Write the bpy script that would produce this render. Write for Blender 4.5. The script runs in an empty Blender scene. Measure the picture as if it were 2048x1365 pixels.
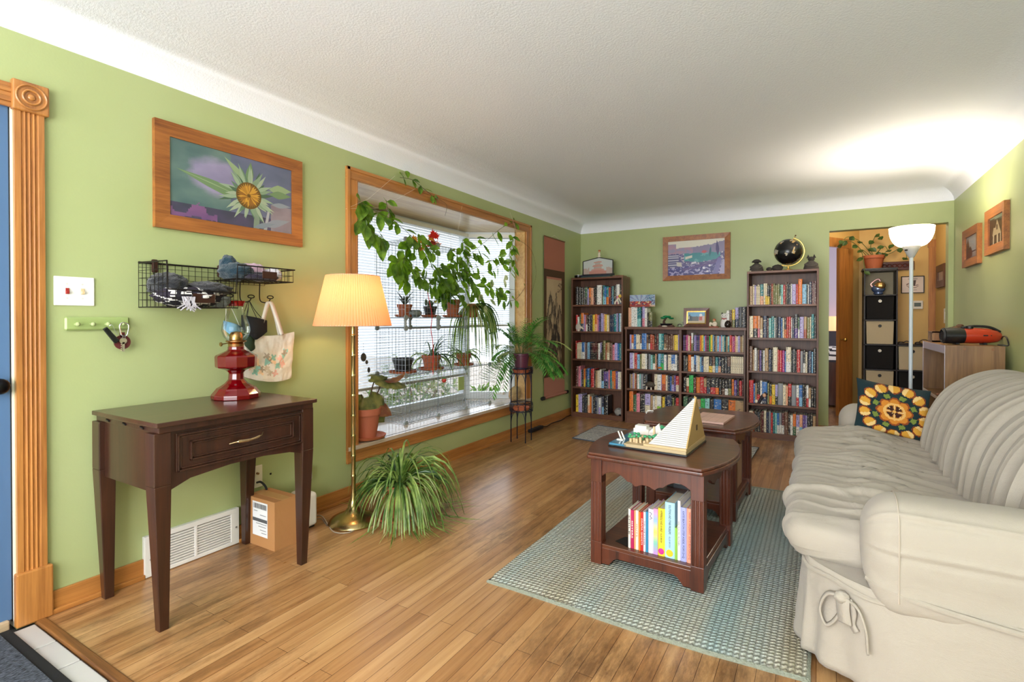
import bpy, math, random, re
from mathutils import Vector, Matrix, noise
R = random.Random(7)
S = bpy.context.scene
COL = S.collection
PI = math.pi
# ---------------------------------------------------------------- camera
F_PX, PPY, PITCH, YAW, CX, CZ = 1033.71, 647.99, .0081, .5357, 2.6249, 1.17
YB, W = 6.147, 3.687            # back wall, right wall
cyw, syw = math.cos(YAW), math.sin(YAW)
FWD = Vector((-syw*math.cos(PITCH), cyw*math.cos(PITCH), -math.sin(PITCH)))
RGT = Vector((cyw, syw, 0)); UPV = RGT.cross(FWD)
EYE = Vector((CX, 0, CZ))
cam = bpy.data.cameras.new('camera'); co = bpy.data.objects.new('camera', cam); COL.objects.link(co)
cam.sensor_width = 36; cam.lens = F_PX*36/2048; cam.shift_y = (PPY-682.5)/2048; cam.clip_start = .02
m = Matrix((RGT, UPV, -FWD)).transposed().to_4x4(); m.translation = EYE
co.matrix_world = m; S.camera = co
def ray(px, py, ax, v):          # the point of the place seen at a measured spot, on a known plane
    d = FWD*F_PX + RGT*(px-1024) - UPV*(py-PPY)
    return EYE + d*((v-EYE[ax])/d[ax])
def onx(px, py, v): return ray(px, py, 0, v)
def ony(px, py, v): return ray(px, py, 1, v)
def onz(px, py, v): return ray(px, py, 2, v)
# ---------------------------------------------------------------- materials
def lin(h):
    if not isinstance(h, str): return (h[0], h[1], h[2], 1)
    f = lambda c: c/12.92 if c <= .04045 else ((c+.055)/1.055)**2.4
    return tuple(f(int(h[i:i+2], 16)/255) for i in (0, 2, 4)) + (1,)
def nmat(name):
    mt = bpy.data.materials.new(name); mt.use_nodes = True
    nt = mt.node_tree; return mt, nt, nt.nodes['Principled BSDF']
def N(nt, t, **kw):
    n = nt.nodes.new('ShaderNode'+t)
    for k, v in kw.items():
        if k in n.inputs: n.inputs[k].default_value = v
        else: setattr(n, k, v)
    return n
def LK(nt, a, b): nt.links.new(a, b)
def coords(nt, kind='Object', scale=(1,1,1), rot=(0,0,0)):
    tc = N(nt, 'TexCoord'); mp = N(nt, 'Mapping'); mp.inputs['Scale'].default_value = scale; mp.inputs['Rotation'].default_value = rot
    LK(nt, tc.outputs[kind], mp.inputs['Vector']); return mp.outputs['Vector']
def ramp(nt, fac, stops):
    r = N(nt, 'ValToRGB'); e = r.color_ramp.elements
    while len(e) < len(stops): e.new(.5)
    for el, (p, c) in zip(e, stops): el.position = p; el.color = lin(c)
    LK(nt, fac, r.inputs['Fac']); return r.outputs['Color']
def bump(nt, b, h, s=.3, d=.01):
    bp = N(nt, 'Bump', Strength=s, Distance=d); LK(nt, h, bp.inputs['Height']); LK(nt, bp.outputs['Normal'], b.inputs['Normal'])
_c = {}
def M(hx, rough=.5, metal=0, bs=0, bscale=80, var=0, sheen=0, coat=0, trans=0, alpha=1, name=None):
    k = (hx, rough, metal, bs, bscale, var, sheen, coat, trans, alpha)
    if k in _c: return _c[k]
    mt, nt, b = nmat(name or 'mat_%s_%d' % (hx, len(_c)))
    b.inputs['Base Color'].default_value = lin(hx); b.inputs['Roughness'].default_value = rough; b.inputs['Metallic'].default_value = metal
    if sheen: b.inputs['Sheen Weight'].default_value = sheen
    if coat: b.inputs['Coat Weight'].default_value = coat; b.inputs['Coat Roughness'].default_value = .1
    if trans: b.inputs['Transmission Weight'].default_value = trans
    if bs or var:
        nz = N(nt, 'TexNoise', Scale=bscale, Detail=3); LK(nt, coords(nt), nz.inputs['Vector'])
        if bs: bump(nt, b, nz.outputs['Fac'], bs)
        if var:
            n2 = N(nt, 'TexNoise', Scale=6, Detail=4); LK(nt, coords(nt), n2.inputs['Vector'])
            hs = N(nt, 'HueSaturation'); hs.inputs['Color'].default_value = lin(hx)
            mr = N(nt, 'MapRange'); mr.inputs['To Min'].default_value = 1-var; mr.inputs['To Max'].default_value = 1+var
            LK(nt, n2.outputs['Fac'], mr.inputs['Value']); LK(nt, mr.outputs['Result'], hs.inputs['Value']); LK(nt, hs.outputs['Color'], b.inputs['Base Color'])
    _c[k] = mt; return mt
def wood(name, dark, light, axis=2, rough=.4, scale=1, fine=1, coat=0):
    mt, nt, b = nmat(name)
    sc = [22*scale]*3; sc[axis] = 1.6*scale
    v = coords(nt, 'Object', tuple(sc))
    n1 = N(nt, 'TexNoise', Scale=1.0, Detail=6, Roughness=.6, Distortion=.6); LK(nt, v, n1.inputs['Vector'])
    sc2 = [160*scale]*3; sc2[axis] = 5*scale
    n2 = N(nt, 'TexNoise', Scale=1.0, Detail=2); LK(nt, coords(nt, 'Object', tuple(sc2)), n2.inputs['Vector'])
    mx = N(nt, 'Math', operation='MULTIPLY_ADD'); LK(nt, n2.outputs['Fac'], mx.inputs[0]); mx.inputs[1].default_value = .45*fine; LK(nt, n1.outputs['Fac'], mx.inputs[2])
    c = ramp(nt, mx.outputs[0], [(.45, dark), (.85, light)])
    LK(nt, c, b.inputs['Base Color']); b.inputs['Roughness'].default_value = rough
    if coat: b.inputs['Coat Weight'].default_value = coat; b.inputs['Coat Roughness'].default_value = .12
    bump(nt, b, n2.outputs['Fac'], .08, .002)
    return mt
def emis(hx, s):
    mt, nt, b = nmat('glow_'+hx); b.inputs['Base Color'].default_value = lin(hx)
    b.inputs['Emission Color'].default_value = lin(hx); b.inputs['Emission Strength'].default_value = s; return mt
def paint(name='painted', rough=.35, bs=0, bscale=300, spec=.5, sheen=0):       # colours come from the mesh (printed or stitched pattern)
    mt, nt, b = nmat(name); a = N(nt, 'Attribute', attribute_name='Col')
    LK(nt, a.outputs['Color'], b.inputs['Base Color']); b.inputs['Roughness'].default_value = rough; b.inputs['Specular IOR Level'].default_value = spec
    if sheen: b.inputs['Sheen Weight'].default_value = sheen
    if bs:
        nz = N(nt, 'TexNoise', Scale=bscale, Detail=2); LK(nt, coords(nt), nz.inputs['Vector']); bump(nt, b, nz.outputs['Fac'], bs)
    return mt
def leafmat(name, c1, c2, rough=.4, tl=.35):
    mt, nt, b = nmat(name)
    nz = N(nt, 'TexNoise', Scale=14, Detail=3); LK(nt, coords(nt), nz.inputs['Vector'])
    c = ramp(nt, nz.outputs['Fac'], [(.35, c1), (.65, c2)]); LK(nt, c, b.inputs['Base Color']); b.inputs['Roughness'].default_value = rough
    t = N(nt, 'BsdfTranslucent'); hs = N(nt, 'HueSaturation', Value=1.6, Saturation=1.15); LK(nt, c, hs.inputs['Color']); LK(nt, hs.outputs['Color'], t.inputs['Color'])
    mx = N(nt, 'MixShader'); mx.inputs[0].default_value = tl
    LK(nt, b.outputs[0], mx.inputs[1]); LK(nt, t.outputs[0], mx.inputs[2]); LK(nt, mx.outputs[0], nt.nodes['Material Output'].inputs['Surface'])
    return mt
def clear(name, tint='ffffff', gl=.08):     # thin pane: mostly see-through, a little mirror
    mt, nt, b = nmat(name); nt.nodes.remove(b)
    t = N(nt, 'BsdfTransparent'); t.inputs['Color'].default_value = lin(tint)
    g = N(nt, 'BsdfGlossy', Roughness=.02); fr = N(nt, 'Fresnel', IOR=1.45); mx = N(nt, 'MixShader'); ml = N(nt, 'Math', operation='MULTIPLY'); ml.inputs[1].default_value = gl*5
    LK(nt, fr.outputs[0], ml.inputs[0]); LK(nt, ml.outputs[0], mx.inputs[0]); LK(nt, t.outputs[0], mx.inputs[1]); LK(nt, g.outputs[0], mx.inputs[2])
    LK(nt, mx.outputs[0], nt.nodes['Material Output'].inputs['Surface']); return mt
def translucent(name, hx, f=.6, rough=.6):
    mt, nt, b = nmat(name); b.inputs['Base Color'].default_value = lin(hx); b.inputs['Roughness'].default_value = rough
    t = N(nt, 'BsdfTranslucent'); t.inputs['Color'].default_value = lin(hx); mx = N(nt, 'MixShader'); mx.inputs[0].default_value = f
    LK(nt, b.outputs[0], mx.inputs[1]); LK(nt, t.outputs[0], mx.inputs[2]); LK(nt, mx.outputs[0], nt.nodes['Material Output'].inputs['Surface']); return mt
# ---------------------------------------------------------------- mesh building
class B:
    def __init__(s): s.v = []; s.f = []; s.m = []; s.c = []; s.mi = 0; s.col = None
    def add(s, vs, fs):
        o = len(s.v); s.v += [tuple(p) for p in vs]
        for f in fs: s.f.append([i+o for i in f]); s.m.append(s.mi); s.c.append(s.col)
        return s
    def box(s, x0, x1, y0, y1, z0, z1):
        return s.add([(x0,y0,z0),(x1,y0,z0),(x1,y1,z0),(x0,y1,z0),(x0,y0,z1),(x1,y0,z1),(x1,y1,z1),(x0,y1,z1)],
                     [(0,3,2,1),(4,5,6,7),(0,1,5,4),(1,2,6,5),(2,3,7,6),(3,0,4,7)])
    def prism(s, poly, a0, a1, ax=2):      # outline in the two other axes (in xyz order), pushed along ax
        def p(q, a): q = list(q); q.insert(ax, a); return q
        n = len(poly); vs = [p(q, a0) for q in poly]+[p(q, a1) for q in poly]
        return s.add(vs, [list(range(n))[::-1], list(range(n, 2*n))]+[(i, (i+1)%n, n+(i+1)%n, n+i) for i in range(n)])
    def taper(s, c0, w0, c1, w1):          # square post from centre c0 (half sizes w0) to c1
        vs = [(c[0]+dx*w[0], c[1]+dy*w[1], c[2]) for c, w in ((c0, w0), (c1, w1)) for dx, dy in ((-1,-1),(1,-1),(1,1),(-1,1))]
        return s.add(vs, [(0,3,2,1),(4,5,6,7),(0,1,5,4),(1,2,6,5),(2,3,7,6),(3,0,4,7)])
    def tube(s, pts, r, n=6, closed=False, flat=None):
        pts = [Vector(p) for p in pts]; k = len(pts); vs = []; fs = []; up = Vector((0,0,1))
        prev = None
        for i, p in enumerate(pts):
            a = pts[i-1] if (i or closed) else p; b = pts[(i+1)%k] if (i < k-1 or closed) else p
            t = (b-a).normalized() if (b-a).length > 1e-9 else Vector((0,0,1))
            if prev is None: u = t.cross(up if abs(t.z) < .9 else Vector((1,0,0))).normalized()
            else:
                u = prev-t*prev.dot(t); u = u.normalized() if u.length > 1e-6 else t.cross(Vector((1,0,0))).normalized()
            prev = u; w = t.cross(u); ri = r[i] if isinstance(r, (list, tuple)) else r
            for j in range(n):
                an = 2*PI*(j+.5)/n; q = p+(u*math.cos(an)+w*math.sin(an))*ri
                vs.append(q)
        for i in range(k if closed else k-1):
            for j in range(n):
                fs.append((i*n+j, i*n+(j+1)%n, ((i+1)%k)*n+(j+1)%n, ((i+1)%k)*n+j))
        if not closed: fs += [list(range(n))[::-1], list(range((k-1)*n, k*n))]
        return s.add(vs, fs)
    def lathe(s, prof, n=24, c=(0,0,0), cap=True):
        vs = []; fs = []; k = len(prof)
        for r, z in prof:
            for j in range(n): a = 2*PI*j/n; vs.append((c[0]+r*math.cos(a), c[1]+r*math.sin(a), c[2]+z))
        for i in range(k-1):
            for j in range(n): fs.append((i*n+j, i*n+(j+1)%n, (i+1)*n+(j+1)%n, (i+1)*n+j))
        if cap: fs += [list(range(n))[::-1], list(range((k-1)*n, k*n))]
        return s.add(vs, fs)
    def grid(s, fn, nu, nv, closeu=False, colfn=None):
        o = len(s.v); U = nu if closeu else nu+1
        s.v += [tuple(fn(i/nu, j/nv)) for j in range(nv+1) for i in range(U)]
        for j in range(nv):
            for i in range(nu):
                i2 = (i+1) % U
                s.f.append([o+j*U+i, o+j*U+i2, o+(j+1)*U+i2, o+(j+1)*U+i]); s.m.append(s.mi)
                s.c.append(colfn((i+.5)/nu, (j+.5)/nv) if colfn else s.col)
        return s
    def ball(s, c, r, n=12, k=8):
        r = r if isinstance(r, (tuple, list)) else (r, r, r)
        return s.grid(lambda u, v: (c[0]+r[0]*math.cos(2*PI*u)*math.sin(PI*(.001+.998*v)), c[1]+r[1]*math.sin(2*PI*u)*math.sin(PI*(.001+.998*v)), c[2]-r[2]*math.cos(PI*(.001+.998*v))), n, k, True)
    def blade(s, pts, ws, nrm=None, fold=0):      # leaf strip along pts with half widths ws
        pts = [Vector(p) for p in pts]; vs = []; fs = []
        for i, p in enumerate(pts):
            t = (pts[min(i+1, len(pts)-1)]-pts[max(i-1, 0)]).normalized()
            sd = t.cross(nrm if nrm is not None else Vector((0,0,1)))
            sd = sd.normalized() if sd.length > 1e-4 else Vector((1,0,0))
            up = sd.cross(t)
            vs += [p-sd*ws[i]+up*fold*ws[i], p, p+sd*ws[i]+up*fold*ws[i]]
        for i in range(len(pts)-1):
            a = 3*i; fs += [(a, a+1, a+4, a+3), (a+1, a+2, a+5, a+4)]
        return s.add(vs, fs)
_world = set()
def obj(name, b, mats, parent=None, smooth=False, bevel=0, solid=0, sub=0, label=None, kind=None, seg=2):
    me = bpy.data.meshes.new(name); me.from_pydata(b.v, [], b.f)
    for mt in (mats if isinstance(mats, (list, tuple)) else [mats]): me.materials.append(mt)
    me.polygons.foreach_set('material_index', b.m)
    if any(c is not None for c in b.c):
        at = me.attributes.new('Col', 'FLOAT_COLOR', 'CORNER')
        dat = []
        for p, c in zip(me.polygons, b.c):
            for _ in p.vertices: dat += list(lin(c) if c is not None else (.5,.5,.5,1))
        at.data.foreach_set('color', dat)
    me.polygons.foreach_set('use_smooth', [bool(smooth)]*len(me.polygons))
    me.update(); o = bpy.data.objects.new(name, me); COL.objects.link(o)
    if parent is not None:
        o.parent = parent
        if parent.name in _world: o.matrix_parent_inverse = Matrix.Translation(-parent.location)
    if bevel:
        md = o.modifiers.new('bevel', 'BEVEL'); md.width = bevel; md.segments = seg; md.limit_method = 'ANGLE'; md.angle_limit = .6
    if solid: md = o.modifiers.new('solid', 'SOLIDIFY'); md.thickness = solid; md.offset = 0
    if sub: md = o.modifiers.new('sub', 'SUBSURF'); md.levels = md.render_levels = sub
    if smooth and bevel == 0 and sub == 0 and smooth != 2:
        me.set_sharp_from_angle(angle=.7)
    if label: o['label'] = label
    if kind: o['kind'] = kind
    return o
def tag(o, label, cat, group=None):
    o['label'] = label; o['category'] = cat
    if group: o['group'] = group
    return o
def thing(name, label, cat, loc=(0,0,0), rz=0, group=None, world=False):
    o = bpy.data.objects.new(name, None); COL.objects.link(o); o.location = loc; o.rotation_euler = (0,0,rz); o.empty_display_size = .05
    if world: _world.add(o.name)
    return tag(o, label, cat, group)
def struct(name, b, mats, parent=None, **kw): return obj(name, b, mats, parent, kind='structure', **kw)
def text(name, s, mt, parent, loc, xdir, ydir, size, fit=None, ext=.0002, align='CENTER'):
    cu = bpy.data.curves.new(name, 'FONT'); cu.body = s; cu.size = size; cu.align_x = align; cu.align_y = 'CENTER'; cu.extrude = ext; cu.resolution_u = 2
    t = bpy.data.objects.new(name, cu); COL.objects.link(t); bpy.context.view_layer.update()
    me = bpy.data.meshes.new_from_object(t); w = t.dimensions.x
    bpy.data.objects.remove(t); bpy.data.curves.remove(cu)
    o = bpy.data.objects.new(name, me); COL.objects.link(o); me.materials.clear(); me.materials.append(mt)
    x = Vector(xdir).normalized(); y = Vector(ydir).normalized(); z = x.cross(y)
    sx = fit/w if fit and w > 0 else 1
    mm = Matrix((x*sx, y, z)).transposed().to_4x4(); mm.translation = loc
    me.transform(mm)
    if parent is not None:
        o.parent = parent
        if parent.name in _world: o.matrix_parent_inverse = Matrix.Translation(-parent.location)
    return o
def copy_tree(o, parent=None):
    c = o.copy(); COL.objects.link(c)
    if parent is not None: c.parent = parent
    for ch in list(o.children): copy_tree(ch, c)
    return c
def arc(c, r, a0, a1, n, pl='xz'):
    out = []
    for i in range(n+1):
        a = a0+(a1-a0)*i/n; p = [c[0], c[1], c[2]]; p['xyz'.index(pl[0])] += r*math.cos(a); p['xyz'.index(pl[1])] += r*math.sin(a); out.append(tuple(p))
    return out
def bez(ps, n=12):       # smooth curve through points (Catmull-Rom)
    ps = [Vector(p) for p in ps]; out = []
    for i in range(len(ps)-1):
        p0 = ps[max(i-1,0)]; p1 = ps[i]; p2 = ps[i+1]; p3 = ps[min(i+2,len(ps)-1)]
        for k in range(n):
            t = k/n; out.append(.5*((2*p1)+(p2-p0)*t+(2*p0-5*p1+4*p2-p3)*t*t+(3*p1-p0-3*p2+p3)*t**3))
    return out+[ps[-1]]
def fbm(x, y, z=0, o=4):
    s = 0; a = .5
    for _ in range(o): s += a*noise.noise((x, y, z)); x *= 2; y *= 2; z *= 2; a *= .5
    return s
def mixc(a, b, t):
    a = lin(a); b = lin(b); t = max(0, min(1, t)); return tuple(a[i]+(b[i]-a[i])*t for i in range(3))
# shared materials
OAK = wood('honey_oak', '8c5527', 'b97c3e', 1, .35, coat=.3)
OAKV = wood('honey_oak_upright', '8c5527', 'b97c3e', 2, .35, coat=.3)
OAKL = wood('pale_oak', 'c08a4c', 'e0b878', 1, .35, coat=.2)
FRM = wood('frame_oak', '6e3c1a', 'a5662e', 1, .4)
DKW = wood('dark_mahogany', '301309', '5e2c18', 2, .35, coat=.35)
DKWY = wood('dark_mahogany_top', '351910', '63341e', 0, .3, coat=.3)
SEW = wood('walnut_stain', '23110a', '3f2114', 2, .35, coat=.3)
SEWT = wood('walnut_stain_top', '281710', '48291b', 1, .28, coat=.3)
CASE = wood('bookcase_walnut', '3c2013', '68402a', 2, .45)
CASEH = wood('bookcase_walnut_shelf', '45271a', '744a32', 0, .42)
WHITE = M('f0eee9', .45); BLACK = M('0b0a0b', .45); TERRA = M('b0603c', .7, bs=.15, bscale=90, var=.12)
STEEL = M('b8bcc0', .3, .9); BRASS = M('c9a45a', .25, 1); WIRE = M('1c1513', .5, .5); SOIL = M('2c1f18', .95, bs=.6, bscale=150)
PRINT = paint('printed_paper', .3); INK = M('17151a', .5)
# ================================================================ the room
def greenwall():
    mt, nt, b = nmat('sage_green_paint'); v = coords(nt)
    n1 = N(nt, 'TexNoise', Scale=1.4, Detail=3); LK(nt, v, n1.inputs['Vector'])
    LK(nt, ramp(nt, n1.outputs['Fac'], [(.3, 'a6b078'), (.7, 'adb782')]), b.inputs['Base Color']); b.inputs['Roughness'].default_value = .42
    n2 = N(nt, 'TexNoise', Scale=120, Detail=3); LK(nt, v, n2.inputs['Vector']); bump(nt, b, n2.outputs['Fac'], .06, .004); return mt
def ceilmat():
    mt, nt, b = nmat('textured_white_ceiling'); v = coords(nt); b.inputs['Base Color'].default_value = lin('eef0f6'); b.inputs['Roughness'].default_value = .75
    n2 = N(nt, 'TexNoise', Scale=95, Detail=4, Roughness=.65); LK(nt, v, n2.inputs['Vector']); bump(nt, b, n2.outputs['Fac'], .35, .008); return mt
def floormat():
    mt, nt, b = nmat('oak_strip_floor')
    v = coords(nt, 'Object', (1,1,1), (0,0,PI/2))
    br = N(nt, 'TexBrick', Scale=1.0); br.offset = .37; br.inputs['Brick Width'].default_value = 1.15; br.inputs['Row Height'].default_value = .057; br.inputs['Mortar Size'].default_value = .0009
    br.inputs['Color1'].default_value = (0,0,0,1); br.inputs['Color2'].default_value = (1,1,1,1); br.inputs['Mortar'].default_value = (.5,.5,.5,1); br.inputs['Bias'].default_value = 0
    LK(nt, v, br.inputs['Vector'])
    g = N(nt, 'TexNoise', Scale=1, Detail=6, Roughness=.65, Distortion=.4); LK(nt, coords(nt, 'Object', (38, 1.7, 1)), g.inputs['Vector'])
    a = N(nt, 'Math', operation='MULTIPLY_ADD'); LK(nt, br.outputs['Color'], a.inputs[0]); a.inputs[1].default_value = .34; LK(nt, g.outputs['Fac'], a.inputs[2])
    base = ramp(nt, a.outputs[0], [(.3, '7e5530'), (.55, 'a17346'), (.95, 'c09564')])
    # worn dark scuffs that have their own shapes
    w1 = N(nt, 'TexNoise', Scale=1.0, Detail=7, Roughness=.75); LK(nt, coords(nt, 'Object', (15, 3.6, 1)), w1.inputs['Vector'])
    w2 = N(nt, 'TexNoise', Scale=.95, Detail=2); LK(nt, coords(nt), w2.inputs['Vector'])
    mu = N(nt, 'Math', operation='MULTIPLY'); LK(nt, w1.outputs['Fac'], mu.inputs[0]); LK(nt, w2.outputs['Fac'], mu.inputs[1])
    wf = ramp(nt, mu.outputs[0], [(.24, (0,0,0)), (.37, (.75,.75,.75))])
    mx = N(nt, 'MixRGB'); LK(nt, wf, mx.inputs[0]); LK(nt, base, mx.inputs[1]); mx.inputs[2].default_value = lin('5a3c22')
    m2 = N(nt, 'MixRGB', blend_type='MULTIPLY'); LK(nt, br.outputs['Fac'], m2.inputs[0]); LK(nt, mx.outputs[0], m2.inputs[1]); m2.inputs[2].default_value = lin('7a5a38')
    LK(nt, m2.outputs[0], b.inputs['Base Color'])
    rr = N(nt, 'MapRange'); rr.inputs['To Min'].default_value = .2; rr.inputs['To Max'].default_value = .42; LK(nt, w1.outputs['Fac'], rr.inputs['Value']); LK(nt, rr.outputs[0], b.inputs['Roughness'])
    b.inputs['Coat Weight'].default_value = .25; b.inputs['Coat Roughness'].default_value = .18
    sb = N(nt, 'Math', operation='SUBTRACT'); LK(nt, g.outputs['Fac'], sb.inputs[0]); LK(nt, br.outputs['Fac'], sb.inputs[1]); bump(nt, b, sb.outputs[0], .12, .004)
    return mt
GREEN = greenwall(); CEIL = ceilmat(); FLOOR = floormat()
TAN = M('d0ab68', .6, bs=.05, bscale=100, name='warm_tan_paint'); LILAC = M('c9bfd4', .6)
YR = -1.9                       # wall behind the camera
HZ, CEZ = 2.263, 2.44           # top of the green, ceiling
def rectwall(b, ax, v0, v1, a0, a1, z0, z1, holes):   # slab with rectangular holes, built of blocks; holes = (a0,a1,z0,z1)
    xs = sorted({a0, a1, *[h[0] for h in holes], *[h[1] for h in holes]}); zs = sorted({z0, z1, *[h[2] for h in holes], *[h[3] for h in holes]})
    for i in range(len(xs)-1):
        for j in range(len(zs)-1):
            cx, cz = (xs[i]+xs[i+1])/2, (zs[j]+zs[j+1])/2
            if any(h[0] < cx < h[1] and h[2] < cz < h[3] for h in holes): continue
            if ax == 0: b.box(v0, v1, xs[i], xs[i+1], zs[j], zs[j+1])
            else: b.box(xs[i], xs[i+1], v0, v1, zs[j], zs[j+1])
    return b
struct('floor', B().box(-.1, 4.2, .80, 9.6, -.06, 0), FLOOR)
TILE = M('bcb8b2', .25, var=.06)
ft = struct('floor_entry', B().box(-.1, 4.2, YR-.1, .772, -.06, -.012), M('35302c', .9))
for i in range(13):
    for j in range(9):
        x0 = .035+i*.205-.21*(0); y0 = .768-.2*(j+1)-.004*j
        struct('floor_tile', B().box(x0, x0+.199, y0, y0+.197, -.012, -.002), TILE, bevel=.003)
struct('trim_1', B().box(0, 4.2, .772, .803, -.05, .004), wood('worn_threshold', '4a2c16', '8a5a2c', 0, .5), bevel=.004)
struct('wall_left', rectwall(B(), 0, -.14, 0, YR, YB+.12, 0, 2.5, [(-.25, .722, -.1, 2.04), (2.405, 4.69, .33, 2.085)]), GREEN)
struct('wall_back', rectwall(B(), 1, YB, YB+.12, -.14, W+.12, 0, 2.5, [(2.713, 3.648, -.1, 2.067)]), GREEN)
struct('wall_right', B().box(W, W+.12, YR, YB, 0, 2.5), GREEN)
struct('wall_rear', rectwall(B(), 1, YR-.12, YR, -.14, W+.12, 0, 2.5, [(.35, 3.3, .5, 2.1)]), GREEN)
def cove():
    b = B(); n = 8
    prof = [(0, HZ)]+[(.34*(1-math.cos(t)), HZ+(CEZ-HZ)*math.sin(t)) for t in [PI/2*i/n for i in range(n+1)]]
    prof = [(d-.004 if i == 0 else d+.0, z) for i, (d, z) in enumerate(prof)]
    rings = []
    for d, z in prof: rings.append([(d, YR+d, z), (W-d, YR+d, z), (W-d, YB-d, z), (d, YB-d, z)])
    vs = [p for r in rings for p in r]; fs = []
    for i in range(len(rings)-1):
        for j in range(4): fs.append((4*i+j, 4*i+(j+1)%4, 4*i+4+(j+1)%4, 4*i+4+j)[::-1])
    k = 4*(len(rings)-1); fs.append((k+3, k+2, k+1, k))
    b.add(vs, fs); return b
struct('ceiling', cove(), CEIL, smooth=True)
struct('ceiling_roof', B().box(-.14, W+.12, YR-.12, YB+.12, 2.5, 2.6), WHITE)
b = B()
for y0, y1 in ((.82, 1.15), (1.588, YB)): b.box(0, .014, y0, y1, 0, .088).box(.014, .026, y0, y1, 0, .02)
struct('baseboard_left', b, OAK, bevel=.003)
struct('baseboard_back', B().box(0, 2.713, YB-.014, YB, 0, .088), OAK, bevel=.003)
struct('baseboard_right', B().box(W-.014, W, YR, YB, 0, .088), OAK, bevel=.003)
# added rear window behind the camera, an unseen opening for more light
b = B()
for x0, x1, z0, z1 in ((.3, .38, .45, 2.15), (3.27, 3.35, .45, 2.15), (.3, 3.35, .45, .52), (.3, 3.35, 2.08, 2.15), (1.8, 1.85, .5, 2.1)): b.box(x0, x1, YR-.08, YR+.015, z0, z1)
struct('window_2', b, OAKV)
# ---------------------------------------------------------------- front door at the left edge
DB = M('4f6f96', .35, name='blue_door_paint')
dr = thing('door_1', 'blue painted front door at the left edge in an oak casing', 'door', (-.05, .24, 0), world=True); dr['kind'] = 'structure'
obj('door_panel', B().box(-.055, -.006, -.24, .712, .03, 2.025), DB, dr, bevel=.003)
obj('weather_strip', B().box(-.05, -.010, .712, .7155, .02, 2.03).box(-.05, -.010, -.24, .7155, 2.025, 2.032), BLACK, dr)
obj('jamb', B().box(-.14, -.004, .7155, .7225, 0, 2.045).box(-.14, -.004, -.25, .7225, 2.032, 2.045), M('ddd8cc', .6), dr)
pk = onx(0, 772, -.02)
obj('door_knob', B().tube([(-.03, pk.y-.01, pk.z), (.0, pk.y-.01, pk.z)], .012, 10).ball((.018, pk.y-.01, pk.z), (.025,.03,.03)), M('1b1a1c', .3, .8), dr, smooth=True)
obj('door_sill', B().box(-.14, .012, -.25, .70, 0, .035), wood('weathered_sill', '6b5138', 'b8a080', 1, .7), dr, bevel=.004)
cs = thing('door_casing', 'fluted honey oak door casing with round corner block and plinth', 'door casing', (0, .77, 0), world=True); cs['kind'] = 'structure'
b = B(); ya, yb = .722, .81
prof = [(0, ya), (.018, ya)]
for k in range(4):
    y = ya+.022+k*.0135; prof += [(.018, y-.004), (.013, y), (.013, y+.004), (.018, y+.008)]
prof += [(.018, yb), (0, yb)]
b.prism(prof, .2, 1.965, 2); obj('upright', b, OAKV, cs)
b = B(); z0 = 1.972
for k in range(5): b.box(0, .013+.005*(k % 2), -.3, .72, 1.97+k*.018, 1.97+(k+1)*.018)
obj('head_board', b, OAK, cs, bevel=.002)
b = B().box(0, .03, .714, .823, 1.963, 2.077)
ro = obj('corner_block', b, OAKV, cs, bevel=.005)
b = B()
for r, x in ((.045, .031), (.026, .032)):
    b.tube(arc((x, .7685, 2.02), r, 0, 2*PI, 30, 'yz')[:-1], .0045, 6, True)
b.ball((.031, .7685, 2.02), (.006, .012, .012)); obj('rosette', b, OAK, cs, smooth=True, label='turned bullseye rings on the corner block')
obj('plinth', B().box(0, .03, .714, .825, 0, .205), OAKV, cs, bevel=.006)
mt = thing('door_mat', 'charcoal ribbed door mat with black rubber border on the tiles', 'door mat', (.5, .3, 0), world=True)
obj('rubber_border', B().box(.015, .92, -.30, .700, -.001, .006), M('0c0b0a', .8), mt, bevel=.003)
def carpet(): 
    m_, nt, b = nmat('charcoal_pile'); nz = N(nt, 'TexNoise', Scale=190, Detail=3); LK(nt, coords(nt, 'Object', (1, .35, 1)), nz.inputs['Vector'])
    LK(nt, ramp(nt, nz.outputs['Fac'], [(.35, '1d2026'), (.7, '5a5f68')]), b.inputs['Base Color']); b.inputs['Roughness'].default_value = .95; bump(nt, b, nz.outputs['Fac'], .8, .01); return m_
obj('pile', B().box(.045, .88, -.26, .665, .005, .010), carpet(), mt)
# ---------------------------------------------------------------- bay window
ZS, ZH = .345, 2.08
BX = -.56; Y0, Y1, Y2, Y3 = 2.42, 2.745, 4.385, 4.68
poly = [(.0, Y0-.01), (.0, Y3+.01), (-.12, Y3+.01), (BX, Y2), (BX, Y1), (-.12, Y0-.01)]
wn = thing('window_1', 'oak trimmed bay window with white sashes', 'window', (0, 3.55, ZS), world=True); wn['kind'] = 'structure'
SILL = wood('pale_glossy_sill', 'a58e78', 'cdbba6', 1, .16, coat=.5)
obj('sill_board', B().prism(poly, ZS-.03, ZS, 2).box(-.01, .035, Y0-.1, Y3+.1, ZS-.025, ZS), SILL, wn)
obj('head_board', B().prism(poly, ZH, ZH+.03, 2), wood('pale_oak_head', 'b98d55', 'dcc08c', 1, .3, coat=.3), wn)
b = B().box(-.115, .0, Y3, Y3+.012, ZS, ZH).box(-.115, 0, Y0-.012, Y0, ZS, ZH); obj('jamb', b, OAKL, wn)
def casing_bar(bb, y0, y1, z0, z1, horiz):       # stepped profile
    if horiz: 
        h = z1-z0; bb.box(0, .014, y0, y1, z0, z1).box(.014, .022, y0, y1, z0+h*.72, z1).box(.014, .018, y0, y1, z0, z0+h*.2)
    return bb
b = B()
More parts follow.
